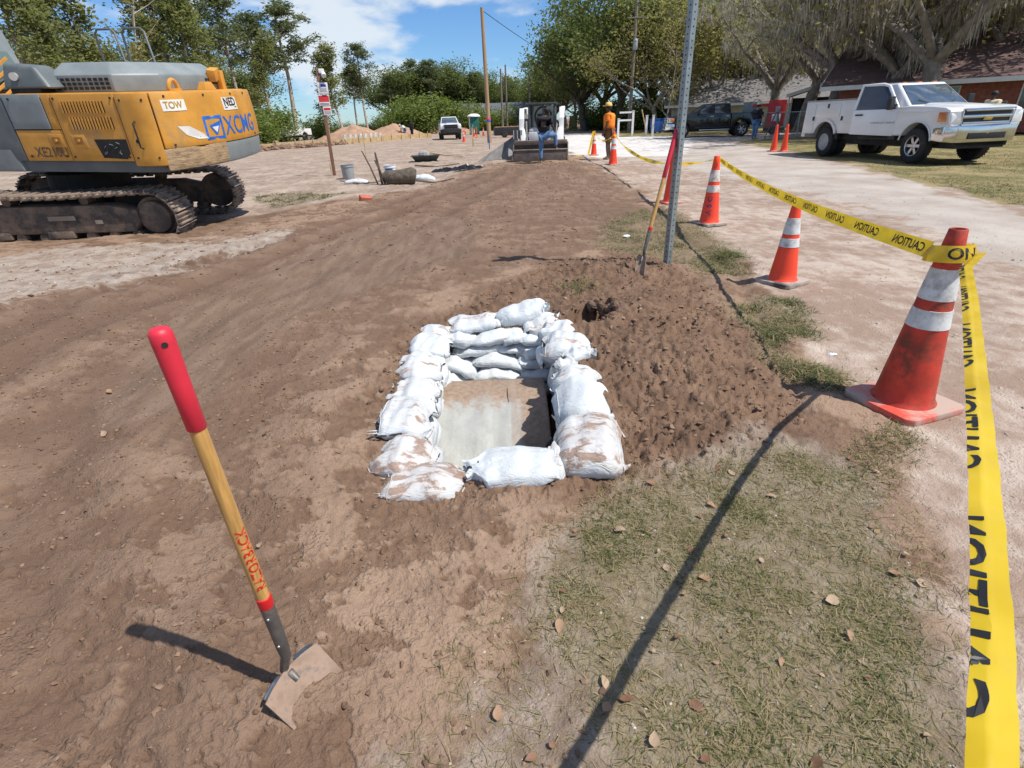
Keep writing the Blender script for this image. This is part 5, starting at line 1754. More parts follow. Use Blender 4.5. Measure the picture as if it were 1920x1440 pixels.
# plan outline of the upper body, from the front along the near side, round the tail, back along the far side
SIDE_Y = 1.33
plan = [(-2.3, -SIDE_Y), (1.60, -SIDE_Y)]
for a in np.linspace(-PI / 2, -0.20, 9)[1:]:
    plan.append((1.60 + 0.22 * math.cos(a), -SIDE_Y + 0.22 + 0.22 * math.sin(a)))
for k in np.linspace(0, 1, 15)[1:-1]:
    y = -1.15 + 2.30 * k
    plan.append((1.82 + 0.20 * (1 - (y / 1.15) ** 2), y))
for a in np.linspace(0.20, PI / 2, 9):
    plan.append((1.60 + 0.22 * math.cos(a), SIDE_Y - 0.22 + 0.22 * math.sin(a)))
plan.append((-2.3, SIDE_Y))
PS = [0]
for a, b in zip(plan[:-1], plan[1:]):
    PS.append(PS[-1] + math.hypot(b[0] - a[0], b[1] - a[1]))
S_CORNER = 3.9       # arc length at which the near side starts to turn


def hull(s, z, off=0.0):
    i = min(max(int(np.searchsorted(PS, s)) - 1, 0), len(plan) - 2)
    k = (s - PS[i]) / (PS[i + 1] - PS[i])
    (ax, ay), (bx, by) = plan[i], plan[i + 1]
    tx, ty = bx - ax, by - ay
    L = math.hypot(tx, ty)
    q = max(0.0, min(1.0, (s - S_CORNER) / 0.5))     # the tail swells slightly at mid height
    bul = 0.05 * q * (1 - ((z - 1.55) / 0.6) ** 2)
    return Vector((ax + tx * k + ty / L * (off + bul), ay + ty * k - tx / L * (off + bul), z))


def hull_strip(s0, s1, z0, z1, th=0.03, ns=None, nz=4):
    """curved panel lying on the hull"""
    ns = ns or max(2, int((s1 - s0) / 0.08))
    mb = MB()
    zs = np.linspace(0, 1, nz + 1)
    f0 = z0 if callable(z0) else (lambda s: z0)
    f1 = z1 if callable(z1) else (lambda s: z1)
    vs = []
    for lay in (th, -0.02):
        for i in range(ns + 1):
            s = s0 + (s1 - s0) * i / ns
            for k in zs:
                e = 0.0
                vs.append(hull(s, f0(s) + (f1(s) - f0(s)) * k, lay))
    n1 = (ns + 1) * (nz + 1)
    fs = []
    w = nz + 1
    for i in range(ns):
        for j in range(nz):
            a = i * w + j
            fs += [(a, a + w, a + w + 1, a + 1), (n1 + a, n1 + a + 1, n1 + a + w + 1, n1 + a + w)]
    for i in range(ns):
        for j in (0, nz):
            a = i * w + j
            fs.append((a, a + w, n1 + a + w, n1 + a))
    for j in range(nz):
        for i in (0, ns):
            a = i * w + j
            fs.append((a, a + 1, n1 + a + 1, n1 + a))
    mb.add(vs, fs)
    return mb


SEND = PS[-1]
# inner core and deck
mb = MB()
core = [hull(s, 0, -0.06) for s in np.linspace(0.0, SEND, 60)]
mb.prism([(p.x, p.y) for p in core], 1.12, 2.06, lambda p, q, d: (p, q, d))
epart(mb, 'body_core', EDARK)
mb = MB()
deck = [hull(s, 1.0, -0.03) for s in np.linspace(0.0, SEND, 60)]
mb.prism([(p.x, p.y) for p in deck], 1.0, 1.17, lambda p, q, d: (p, q, d))
epart(mb, 'deck', EGREY, bevel=0.01)
mb = MB()
top = [hull(s, 2.05, -0.02) for s in np.linspace(0.0, SEND, 60)]
mb.prism([(p.x, p.y) for p in top], 2.03, 2.10, lambda p, q, d: (p, q, d))
epart(mb, 'top_cover', YEL, bevel=0.015)
# side panels: grey forward panel, yellow doors, yellow tail
Z0, Z1 = 1.17, 2.09
epart(hull_strip(0.0, 1.72, Z0, Z1, 0.02), 'forward_panel', EGREY, bevel=0.006)
epart(hull_strip(1.74, 2.38, 1.62, Z1, 0.028), 'grey_panel', EGREYL, bevel=0.008)
epart(hull_strip(1.74, 2.55, Z0, 1.605, 0.022), 'side_door', YEL, bevel=0.006)
epart(hull_strip(2.40, 2.55, 1.615, Z1, 0.022), 'side_strip', YEL, bevel=0.006)
dn = epart(hull_strip(2.57, 3.62, Z0, Z1, 0.035), 'engine_door', YEL, bevel=0.012)
# tail: near corner piece and counterweight
S_CW0, S_CW1 = 3.66, SEND - 3.66
low_edge = lambda s: 1.14 + 0.05 * max(0, min(1, (s - 4.3) / 2.0))
epart(hull_strip(3.64, 4.10, lambda s: 1.10, Z1, 0.05, nz=8), 'tail_corner', YEL, bevel=0.02)
epart(hull_strip(4.115, SEND - 4.0, lambda s: 1.33, Z1, 0.055, ns=40, nz=8), 'counterweight', YEL, bevel=0.025)
epart(hull_strip(4.09, 5.25, lambda s: 1.02, lambda s: 1.345 + 0.03 * math.sin(s * 9), 0.048, ns=24, nz=6), 'scraped_edge', SCRAPE, bevel=0.02)
epart(hull_strip(5.24, SEND - 4.0, lambda s: 1.02, 1.325, 0.045, ns=24, nz=4), 'lower_band', EGREYL, bevel=0.02)
epart(hull_strip(SEND - 3.98, SEND, 1.17, Z1, 0.02), 'far_side_panel', YEL, bevel=0.006)
# louvre slots in the engine door
for (z0, z1) in ((1.84, 1.99), (1.62, 1.78)):
    so_ = 0.0 if z0 > 1.8 else 0.06
    epart(hull_strip(2.70 + so_, 3.42 + so_, z0, z1, 0.039), 'louvre_recess', EDARK)
    for k in range(14):
        s = 2.70 + so_ + 0.72 * (k + 0.5) / 14 - 0.02
        mb = hull_strip(s, s + 0.026, z0 - 0.004, z1 + 0.004, 0.048, 1, 1)
        epart(mb, 'slat', YEL)
# dark broken grille
rec = [(3.06, 1.48), (3.60, 1.48), (3.60, 1.28), (3.52, 1.20), (3.12, 1.22)]
mb = MB()
mb.add([hull(s, z, 0.040) for s, z in rec] + [hull(s, z, 0.02) for s, z in rec], [(0, 1, 2, 3, 4)] + [(i, (i + 1) % 5, 5 + (i + 1) % 5, 5 + i) for i in range(5)])
gb_ = epart(mb, 'broken_grille', EDARK)
rg = random.Random(4)
for k in range(10):
    mb = MB()
    s, z = rg.uniform(3.1, 3.5), rg.uniform(1.25, 1.45)
    a = rg.uniform(0, PI)
    mb.tube([hull(s, z, 0.043), hull(s + 0.06 * math.cos(a), z + 0.04 * math.sin(a), 0.047)], 0.004, 4)
    epart(mb, 'torn_wire', EGREYL)
# latches
for s in (2.28, 2.68):
    epart(hull_strip(s, s + 0.24, 1.36, 1.55, 0.042 if s > 2.5 else 0.03, 2, 2), 'latch_frame', YEL, bevel=0.01)
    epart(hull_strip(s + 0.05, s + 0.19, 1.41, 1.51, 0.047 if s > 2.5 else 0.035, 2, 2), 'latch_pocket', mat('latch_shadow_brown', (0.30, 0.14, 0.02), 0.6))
    mb = MB()
    mb.cyl(hull(s + 0.12, 1.46, 0.03), hull(s + 0.12, 1.46, 0.058), 0.022, n=10)
    epart(mb, 'latch_button', YEL)


# bolts along the panel edges, a grab rail and grease hoses
for s_, z_ in [(2.62, 2.03), (3.57, 2.03), (2.62, 1.23), (3.57, 1.23), (3.72, 2.0), (4.02, 2.0), (3.72, 1.22), (4.02, 1.22), (4.3, 2.04), (5.0, 2.04), (5.7, 2.04), (6.2, 2.04), (4.25, 1.38), (6.3, 1.38), (1.85, 1.24), (2.48, 1.24), (1.85, 2.03)]:
    mb = MB()
    mb.cyl(hull(s_, z_, 0.02), hull(s_, z_, 0.068 if s_ > 4.1 else 0.058 if s_ > 3.6 else 0.044), 0.016, n=8)
    epart(mb, 'bolt', EDARK)
mb = MB()
mb.tube([hull(3.86, 1.35, 0.05), hull(3.86, 1.37, 0.10), hull(3.86, 1.70, 0.10), hull(3.86, 1.72, 0.05)], 0.012, 6)
epart(mb, 'grab_rail', EDARK, smooth=40)
mb = MB()
mb.cyl(hull(3.80, 1.45, 0.04), hull(3.80, 1.45, 0.054), 0.03, n=10)
epart(mb, 'dent_hole', EDARK)
for k in range(3):
    mb = MB()
    mb.tube([(-0.2 + k * 0.07, -1.0, 2.10), (-0.22 + k * 0.07, -0.95, 2.30), (0.05 + k * 0.05, -0.9, 2.36), (0.16, -0.85, 2.25)], 0.018, 7)
    epart(mb, 'hose', EDARK, smooth=50)


def hull_text(s, size, m, sc, zc, off, weight=0.02, sx=1.0, name='lettering'):
    P, T = text_geo(s, size, weight, [((x, 0, 0), (1, 0, 0)) for x in np.arange(-1, 1, 0.08)])
    mb = MB()
    mb.add([hull(sc + x * sx, zc + y, off) for x, y in P], T)
    return epart(mb, name, m)


hull_text('XE210U', 0.20, mat('grey_print', (0.07, 0.06, 0.05), 0.6), 2.24, 1.29, 0.040, 0.010, 0.85)
# tail decals
CW = 0.0605
hull_text('XCMG', 0.40, XBLUE, 5.80, 1.56, CW, 0.006, 0.90)


def hull_poly(pts, off, m, name):
    mb = MB()
    mb.add([hull(s, z, off) for s, z in pts], [tuple(range(len(pts)))])
    return epart(mb, name, m)


def hull_frame(s0, s1, z0, z1, w, off, m, name):
    n = 4
    o = [(s0, z0), (s1, z0), (s1, z1), (s0, z1)]
    i = [(s0 + w, z0 + w), (s1 - w, z0 + w), (s1 - w, z1 - w), (s0 + w, z1 - w)]
    mb = MB()
    mb.add([hull(s, z, off) for s, z in o + i], [(k, (k + 1) % 4, 4 + (k + 1) % 4, 4 + k) for k in range(4)])
    return epart(mb, name, m)


hull_frame(4.83, 5.24, 1.39, 1.74, 0.045, CW, XBLUE, 'emblem_frame')
hull_poly([(4.93, 1.60), (5.19, 1.66), (5.17, 1.60), (5.07, 1.46), (5.03, 1.46)], CW, XBLUE, 'emblem')
hull_poly([(4.98, 1.575), (5.13, 1.585), (5.06, 1.49)], CW + 0.001, STICK, 'emblem_centre')
epart(hull_strip(5.38, 5.80, 1.80, 1.99, CW + 0.001, 4, 1), 'sticker', STICK)
hull_text('NED', 0.17, BLK, 5.59, 1.915, CW + 0.003, 0.025, 1.0)
hull_poly([(5.42, 1.83), (5.76, 1.83), (5.76, 1.845), (5.42, 1.845)], CW + 0.003, BLK, 'sticker_line')
epart(hull_strip(4.22, 4.60, 1.84, 1.99, CW + 0.001, 4, 1), 'sticker', STICK)
hull_text('TOW', 0.13, mat('yellow_black_print', (0.36, 0.22, 0.03), 0.5), 4.40, 1.915, CW + 0.003, 0.03, 0.9)
hull_poly([(4.36, 1.63), (4.55, 1.62), (4.78, 1.50), (4.86, 1.42), (4.66, 1.43), (4.47, 1.50)], CW, STICK, 'worn_decal')
# engine hood
mb = MB()
hb_ = [(0.45, -1.05), (1.48, -1.10), (1.72, -0.75), (1.80, 0.75), (1.45, 1.1), (0.45, 1.05)]
z0, z1 = 2.10, 2.46
hb_ = [(0.05, -1.02), (1.10, -1.02), (1.52, -0.52), (1.56, 0.95), (1.4, 1.08), (0.05, 1.05)]
ht = [(0.14, -0.80), (0.96, -0.80), (1.30, -0.42), (1.36, 0.80), (1.25, 0.9), (0.14, 0.9)]
n = 6
mid = [((a[0] * 0.55 + b[0] * 0.45), (a[1] * 0.55 + b[1] * 0.45)) for a, b in zip(hb_, hb_)]
mb.add([(p, q, 2.10) for p, q in hb_] + [(p, q, 2.33) for p, q in hb_] + [(p, q, 2.50) for p, q in ht],
       [tuple(reversed(range(6)))] + [(i, (i + 1) % n, n + (i + 1) % n, n + i) for i in range(n)] + [(n + i, n + (i + 1) % n, 2 * n + (i + 1) % n, 2 * n + i) for i in range(n)] + [tuple(range(12, 18))])
hood = epart(mb, 'hood', EGREYL, bevel=0.025)
for i in range(10):
    for j in range(3):
        mb = MB()
        mb.box((0.17 + i * 0.094, -1.024, 2.155 + j * 0.058), (0.060, 0.012, 0.038))
        epart(mb, 'hood_vent_hole', EDARK)
for i in range(5):
    for j in range(2):
        mb = MB()
        mb.box((1.53, 0.55 + i * 0.075, 2.20 + j * 0.055), (0.07, 0.05, 0.035))
        epart(mb, 'hood_vent_hole', EDARK)
mb = MB()
mb.tube([(1.2, 0.2, 2.48), (1.2, 0.2, 2.58), (1.22, 0.2, 2.62)], [0.02, 0.02, 0.03], 8)
epart(mb, 'hood_knob', EDARK, smooth=40)
mb = MB()
mb.box((0.80, -0.02, 2.506), (0.012, 1.5, 0.006))
epart(mb, 'hood_seam', EDARK)
# lifting eyes
for (x, y) in ((1.72, -0.55),):
    mb = MB()
    pts = [(x, y + 0.10 * math.cos(a), 2.12 + 0.13 * math.sin(a)) for a in np.linspace(0, PI, 12)]
    mb.tube(pts, 0.032, 8)
    mb.box((x, y, 2.11), (0.06, 0.28, 0.05))
    epart(mb, 'lifting_eye', YEL, smooth=40)
mb = MB()
mb.box((1.75, 0.22, 2.16), (0.16, 0.30, 0.12), top=(0.10, 0.18))
epart(mb, 'bracket', YEL, bevel=0.01)
mb = MB()
mb.box((1.62, 0.86, 2.24), (0.10, 0.10, 0.30))
mb.box((1.58, 0.74, 2.33), (0.14, 0.26, 0.18), R=rotm(0.2, 0.1, 0.3))
epart(mb, 'camera_bracket', YEL, bevel=0.012)
# handrails
for (x0, x1) in ((-0.30, 0.10), (0.22, 0.66)):
    mb = MB()
    y = 0.55
    mb.tube([(x0, y, 2.45), (x0, y, 2.95), (x0 + 0.06, y, 3.02), (x1 - 0.08, y, 3.02), (x1 - 0.02, y, 2.97), (x1 + 0.10, y - 0.1, 2.45)], 0.018, 8)
    epart(mb, 'handrail', EGREY, smooth=50)
mb = MB()
mb.tube([(-0.62, -0.7, 2.1), (-0.72, -0.7, 2.34), (-0.60, -0.7, 2.44), (-0.45, -0.7, 2.40)], 0.02, 8)
epart(mb, 'hose', EGREY, smooth=50)
# cab at the near front
def epart_shift(mb, name, m, dx=None, **kw):
    dx = dx if dx is not None else (0.78 if name in ('air_cleaner_box', 'box_foot', 'work_light') else 0.62 if 'beacon' in name else 0.40)
    mb.v = [(v[0] + dx, v[1], v[2]) for v in mb.v]
    return epart(mb, name, m, **kw)


mb = MB()
mb.hexa([(-2.5, -1.36, 1.0), (-1.10, -1.36, 1.0), (-1.10, -0.36, 1.0), (-2.5, -0.36, 1.0), (-2.4, -1.30, 2.98), (-1.45, -1.30, 2.98), (-1.45, -0.42, 2.98), (-2.4, -0.42, 2.98)])
cabo = epart_shift(mb, 'cab', EGREYL, bevel=0.05)
mb = quadplate([(-1.27, -1.345, 1.95), (-1.42, -1.33, 2.72), (-2.35, -1.33, 2.72), (-2.35, -1.345, 1.95)], 0.006)
epart_shift(mb, 'cab_window', glass_mat('cab_glass', (0.07, 0.11, 0.11)))
mb = quadplate([(-1.265, -1.22, 2.15), (-1.265, -0.50, 2.15), (-1.43, -0.55, 2.72), (-1.43, -1.20, 2.72)], 0.02)
epart_shift(mb, 'cab_window', MATS['cab_glass'])
mb = MB()
for k in range(5):
    z = 1.98 + k * 0.12
    mb.box((-1.2, -1.0, z), (0.02, 0.5, 0.035), R=rotm(0.5, 0, 0))
epart_shift(mb, 'guard_bar', YEL)
mb = MB()
mb.hexa([(-1.30, -1.30, 2.16), (-0.50, -1.30, 2.16), (-0.50, -0.86, 2.16), (-1.30, -0.86, 2.16), (-1.22, -1.24, 2.50), (-0.72, -1.24, 2.46), (-0.72, -0.9, 2.46), (-1.22, -0.9, 2.50)])
epart_shift(mb, 'air_cleaner_box', EGREY, bevel=0.06, seg=3)
mb = MB()
mb.box((-0.95, -1.1, 2.11), (0.5, 0.35, 0.1))
epart_shift(mb, 'box_foot', EDARK)
mb = MB()
mb.cyl((-1.05, -1.24, 2.32), (-1.02, -1.32, 2.32), 0.055, n=14)
epart_shift(mb, 'work_light', LAMP)
mb = MB()
mb.cyl((-1.62, -1.0, 2.87), (-1.62, -1.0, 3.0), 0.03, n=8)
mb.box((-1.60, -1.0, 2.88), (0.30, 0.2, 0.1))
epart_shift(mb, 'beacon_stalk', EGREY)
mb = MB()
mb.lathe([(0.075, 2.98), (0.085, 3.03), (0.08, 3.14), (0.055, 3.19), (0, 3.20)], 16, c=(-1.62, -1.0, 0))
epart_shift(mb, 'beacon', mat('beacon_orange', (0.80, 0.10, 0.02), 0.3, var=0.1), smooth=40)
# swing ring
mb = MB()
mb.cyl((0, 0, 0.72), (0, 0, 1.02), 0.62, n=28)
mb.box((0, 0, 0.62), (1.5, 1.5, 0.3))
epart(mb, 'swing_ring', EDARK, house=False)
# tracks
r_t, half = 0.40, 1.66


def track_path(n):
    """closed loop of the track: points (x, z) and tangents at equal spacing"""
    L1 = 2 * half
    L2 = PI * r_t
    tot = 2 * L1 + 2 * L2
    out = []
    for i in range(n):
        s = tot * i / n
        if s < L1:
            x, z, tx, tz = -half + s, 0.04, 1, 0
        elif s < L1 + L2:
            a = (s - L1) / r_t
            x, z, tx, tz = half + r_t * math.sin(a), 0.04 + r_t - r_t * math.cos(a), math.cos(a), math.sin(a)
        elif s < 2 * L1 + L2:
            q = s - L1 - L2
            sagz = -0.05 * math.sin(PI * q / L1) ** 2
            x, z, tx, tz = half - q, 0.04 + 2 * r_t + sagz, -1, 0
        else:
            a = (s - 2 * L1 - L2) / r_t
            x, z, tx, tz = -half - r_t * math.sin(a), 0.04 + r_t + r_t * math.cos(a), -math.cos(a), -math.sin(a)
        out.append((x, z, tx, tz))
    return out


shoe = MB()
# a shoe: plate with three grouser bars; x along the track, z outwards
shoe.box((0, 0, 0.0), (0.175, 0.60, 0.022))
shoe.box((-0.075, 0, -0.026), (0.020, 0.60, 0.034))
shoe.box((0.0, 0, -0.022), (0.018, 0.60, 0.026))
shoe.box((0.072, 0, -0.026), (0.020, 0.60, 0.034))
shoe.box((0, -0.1, 0.03), (0.12, 0.05, 0.05))
shoe.box((0, 0.1, 0.03), (0.12, 0.05, 0.05))
shoe_me = shoe.mesh('track_shoe')
shoe_me.materials.append(TRACKMUD)
for sg in (-1, 1):
    tr_ = bpy.data.objects.new('track', None)
    col.objects.link(tr_)
    tr_.parent = ex
    tr_.rotation_euler = (0, 0, TT)
    c_ = Vector((0, sg * 1.19, 0))
    tr_.location = RT.to_3x3() @ c_
    for (x, z, tx, tz) in track_path(49):
        o = bpy.data.objects.new('track_shoe', shoe_me)
        col.objects.link(o)
        o.parent = tr_
        o.location = (x, 0, z)
        o.rotation_euler = (0, -math.atan2(tz, tx), 0)
    mb = MB()
    mb.prism([(-1.45, 0.22), (1.30, 0.22), (1.42, 0.36), (1.42, 0.56), (1.0, 0.66), (-1.2, 0.66), (-1.45, 0.56)], sg * -0.10, sg * 0.20)
    mb.build('track_frame', TRACKSIDE, tr_, bevel=0.03)
    for x, rr_, nm in ((half, 0.31, 'sprocket'), (-half, 0.30, 'idler')):
        mb = MB()
        R = rotm(-PI / 2 * sg, 0, 0)
        mb.lathe([(0, -0.09), (rr_, -0.09), (rr_ * 1.05, -0.03), (rr_ * 1.05, 0.03), (rr_, 0.09), (rr_ * 0.86, 0.09), (rr_ * 0.80, 0.17), (rr_ * 0.5, 0.20), (0, 0.20)], 28, c=(x, 0, 0.44), R=R)
        mb.build(nm, TRACKSIDE, tr_, smooth=35)
    for k in range(8):
        mb = MB()
        R = rotm(-PI / 2 * sg, 0, 0)
        mb.lathe([(0, -0.16), (0.07, -0.16), (0.095, -0.12), (0.075, -0.08), (0.075, 0.08), (0.095, 0.12), (0.08, 0.18), (0, 0.18)], 14, c=(-1.3 + k * 0.37, 0, 0.155), R=R)
        mb.build('roller', TRACKSIDE, tr_, smooth=35)
    for x in (-0.6, 0.6):
        mb = MB()
        R = rotm(-PI / 2 * sg, 0, 0)
        mb.lathe([(0, -0.1), (0.07, -0.1), (0.07, 0.12), (0, 0.12)], 12, c=(x, 0, 0.72), R=R)
        mb.build('carrier_roller', TRACKSIDE, tr_, smooth=35)
    if sg < 0:
        for (x, z, w, h) in ((0.22, 0.47, 0.42, 0.07), (0.78, 0.40, 0.11, 0.06)):
            mb = MB()
            mb.box((x, -0.213, z), (w, 0.02, h))
            mb.build('bare_plate', mat('bare_steel_plate', (0.30, 0.25, 0.20), 0.6, 0.3), tr_)
        for x in (-0.9, 0.1):
            mb = MB()
            mb.box((x, -0.17, 0.20), (0.42, 0.08, 0.12), R=rotm(0, 0.0, 0))
            mb.build('track_guard', TRACKSIDE, tr_, bevel=0.02)
mb = MB()
mb.box((0, 0, 0.55), (1.2, 2.1, 0.25))
epart(mb, 'undercarriage', EDARK, house=False)
# ---------------------------------------------------------------- people
SKIN_D = mat('dark_skin', (0.085, 0.045, 0.03), 0.55, var=0.1)
SKIN_M = mat('mid_skin', (0.30, 0.16, 0.10), 0.55, var=0.1)
C_BLACK = mat('black_cloth', (0.012, 0.013, 0.020), 0.85, var=0.25, bump=0.3, bscale=30)
C_ORANGE = mat('orange_cloth', (0.90, 0.24, 0.015), 0.75, var=0.08, bump=0.2, bscale=30)
C_JEANS = mat('blue_denim', (0.085, 0.17, 0.31), 0.85, var=0.25, scale=9, bump=0.3, bscale=60)
C_BROWN = mat('brown_cloth', (0.14, 0.065, 0.03), 0.85, var=0.2, bump=0.3, bscale=30)
C_GREY = mat('grey_cloth', (0.22, 0.21, 0.20), 0.85, var=0.2, bump=0.3, bscale=30)
C_WHITE = mat('white_cloth', (0.66, 0.66, 0.64), 0.8, var=0.1, bump=0.2, bscale=30)
C_CREAM = mat('cream_cloth', (0.62, 0.55, 0.36), 0.8, var=0.1, bump=0.2, bscale=30)
C_YEL = mat('yellow_cap', (0.72, 0.45, 0.10), 0.7, var=0.15)
BOOT = mat('tan_boot', (0.26, 0.18, 0.11), 0.8, var=0.2, bump=0.2)
HAIR = mat('black_hair', (0.012, 0.010, 0.009), 0.7, var=0.3, bump=0.5, bscale=80)


def skin_mesh(nodes, edges, m, parent, name, levels=1, root=0):
    """one continuous surface grown round a skeleton: nodes name -> (point, radius)"""
    keys = list(nodes)
    idx = {k: i for i, k in enumerate(keys)}
    me = bpy.data.meshes.new(name)
    me.from_pydata([tuple(nodes[k][0]) for k in keys], [(idx[a], idx[b]) for a, b in edges], [])
    o = bpy.data.objects.new(name, me)
    col.objects.link(o)
    o.modifiers.new('skin', 'SKIN')
    if not me.skin_vertices:
        me.skin_vertices.new()
    for i, k in enumerate(keys):
        r = nodes[k][1]
        me.skin_vertices[0].data[i].radius = r if isinstance(r, tuple) else (r, r)
        me.skin_vertices[0].data[i].use_root = (i == root)
    sb = o.modifiers.new('sub', 'SUBSURF')
    sb.levels = levels
    sb.render_levels = levels
    dg = bpy.context.evaluated_depsgraph_get()
    me2 = bpy.data.meshes.new_from_object(o.evaluated_get(dg))
    bpy.data.objects.remove(o)
    bpy.data.meshes.remove(me)
    me2.polygons.foreach_set('use_smooth', [True] * len(me2.polygons))
    me2.materials.clear()
    me2.materials.append(m)
    me2.name = name
    ob = bpy.data.objects.new(name, me2)
    col.objects.link(ob)
    ob.parent = parent
    return ob


def person(label, loc, rotz, J, skin, shirt, pants, shoe, shorts=False, sleeve=0.9, hat=None, hair=HAIR, face=(0, 1, 0), s=1.0):
    """J: joint positions, facing +y. pelvis chest neck head, then l_/r_ shoulder elbow wrist hip knee ankle toe"""
    root = thing('person', label, 'person', loc, rotz)
    root.scale = (s,) * 3
    V = {k: Vector(p) for k, p in J.items()}
    f = Vector(face).normalized()
    hd = V['head']
    nodes = {'pelvis': (V['pelvis'], 0.115), 'waist': (V['pelvis'].lerp(V['chest'], 0.45), 0.105), 'chest': (V['chest'], 0.125), 'neckb': (V['chest'].lerp(V['neck'], 0.6), 0.075), 'neck': (V['neck'], 0.052),
             'jaw': (hd - Vector((0, 0, 0.055)) + f * 0.018, 0.066), 'skull': (hd + Vector((0, 0, 0.03)), 0.092), 'crown': (hd + Vector((0, 0, 0.10)), 0.062),
             'nose0': (hd + f * 0.07 - Vector((0, 0, 0.005)), 0.022), 'nose1': (hd + f * 0.115 - Vector((0, 0, 0.025)), 0.012)}
    edges = [('pelvis', 'waist'), ('waist', 'chest'), ('chest', 'neckb'), ('neckb', 'neck'), ('neck', 'jaw'), ('jaw', 'skull'), ('skull', 'crown'), ('skull', 'nose0'), ('nose0', 'nose1')]
    side_h = Vector((0, 0, 1)).cross(f).normalized()
    for sg, nm in ((1, 'ear_a'), (-1, 'ear_b')):
        nodes[nm] = (hd + side_h * (0.095 * sg) - f * 0.01, (0.016, 0.028))
        edges.append(('skull', nm))
    for p in 'lr':
        sh, el, wr = V[p + '_shoulder'], V[p + '_elbow'], V[p + '_wrist']
        nodes[p + 'sh'] = (sh, 0.062)
        nodes[p + 'ua'] = (sh.lerp(el, 0.5), 0.050)
        nodes[p + 'el'] = (el, 0.042)
        nodes[p + 'fa'] = (el.lerp(wr, 0.35), 0.042)
        nodes[p + 'wr'] = (wr, 0.027)
        d = (wr - el).normalized()
        palm = wr + d * 0.065
        nodes[p + 'palm'] = (palm, (0.038, 0.020))
        edges += [('neckb', p + 'sh'), (p + 'sh', p + 'ua'), (p + 'ua', p + 'el'), (p + 'el', p + 'fa'), (p + 'fa', p + 'wr'), (p + 'wr', p + 'palm')]
        w = d.orthogonal().normalized() if abs(d.dot(f)) > 0.95 else (f - d * f.dot(d)).normalized()
        inn = d.cross(w)
        for k, (off, ln) in enumerate(((-0.027, 0.062), (-0.009, 0.075), (0.009, 0.072), (0.026, 0.055))):
            a = palm + d * 0.032 + w * off
            nodes[f'{p}f{k}a'] = (a + d * ln * 0.5, 0.009)
            nodes[f'{p}f{k}b'] = (a + d * ln * 0.9 + inn * 0.018, 0.008)
            edges += [(p + 'palm', f'{p}f{k}a'), (f'{p}f{k}a', f'{p}f{k}b')]
        nodes[p + 'ta'] = (wr + d * 0.05 + w * 0.048, 0.011)
        nodes[p + 'tb'] = (wr + d * 0.085 + w * 0.060, 0.009)
        edges += [(p + 'palm', p + 'ta'), (p + 'ta', p + 'tb')]
        hp, kn, an, to = V[p + '_hip'], V[p + '_knee'], V[p + '_ankle'], V[p + '_toe']
        nodes[p + 'hp'] = (hp, 0.088)
        nodes[p + 'th'] = (hp.lerp(kn, 0.5), 0.074)
        nodes[p + 'kn'] = (kn, 0.055)
        nodes[p + 'ca'] = (kn.lerp(an, 0.35), 0.056)
        nodes[p + 'an'] = (an, 0.036)
        nodes[p + 'ft'] = (an.lerp(to, 0.7), 0.032)
        edges += [('pelvis', p + 'hp'), (p + 'hp', p + 'th'), (p + 'th', p + 'kn'), (p + 'kn', p + 'ca'), (p + 'ca', p + 'an'), (p + 'an', p + 'ft')]
    skin_mesh(nodes, edges, skin, root, 'body')
    # shirt
    g = 1.20
    sn = {'pelvis': (V['pelvis'] + Vector((0, 0, -0.02)), 0.235), 'waist': (nodes['waist'][0], 0.225), 'chest': (V['chest'], 0.23), 'neckb': (nodes['neckb'][0], 0.10)}
    se = [('pelvis', 'waist'), ('waist', 'chest'), ('chest', 'neckb')]
    for p in 'lr':
        sh, el, wr = V[p + '_shoulder'], V[p + '_elbow'], V[p + '_wrist']
        sn[p + 'sh'] = (sh, 0.115)
        sn[p + 'm'] = (sh.lerp(el, 0.5), 0.088)
        sn[p + 'e'] = (sh.lerp(el, sleeve), 0.084)
        se += [('neckb', p + 'sh'), (p + 'sh', p + 'm'), (p + 'm', p + 'e')]
    skin_mesh(sn, se, shirt, root, 'shirt')
    pn = {'pelvis': (V['pelvis'], 0.17)}
    pe = []
    for p in 'lr':
        hp, kn, an = V[p + '_hip'], V[p + '_knee'], V[p + '_ankle']
        pn[p + 'hp'] = (hp, 0.125)
        pn[p + 'th'] = (hp.lerp(kn, 0.5), 0.112)
        pn[p + 'kn'] = (kn if not shorts else hp.lerp(kn, 0.95), 0.088 if not shorts else 0.115)
        pe += [('pelvis', p + 'hp'), (p + 'hp', p + 'th'), (p + 'th', p + 'kn')]
        if not shorts:
            pn[p + 'ca'] = (kn.lerp(an, 0.4), 0.074)
            pn[p + 'an'] = (kn.lerp(an, 0.93), 0.062)
            pe += [(p + 'kn', p + 'ca'), (p + 'ca', p + 'an')]
    skin_mesh(pn, pe, pants, root, 'shorts' if shorts else 'trousers')
    for p in 'lr':
        an, to = V[p + '_ankle'], V[p + '_toe']
        d = (to - an)
        d.z = 0
        d.normalize()
        sole = min(an.z, to.z)
        q = {'a': (an + Vector((0, 0, 0.03)), 0.05), 'h': (Vector((an.x, an.y, sole)) - d * 0.04, 0.045), 'm': (Vector((an.x, an.y, sole)) + d * 0.07, (0.048, 0.038)), 't': (Vector((to.x, to.y, sole)) + d * 0.03, (0.046, 0.030))}
        skin_mesh(q, [('a', 'm'), ('h', 'm'), ('m', 't')], shoe, root, 'shoe')
    if hair is not None:
        mb = MB()
        mb.sphere(hd + Vector((0, 0, 0.045)) - f * 0.015, 0.108, 14, 9, s=(0.98, 1.05, 0.95))
        mb.build('hair', hair, root, smooth=60)
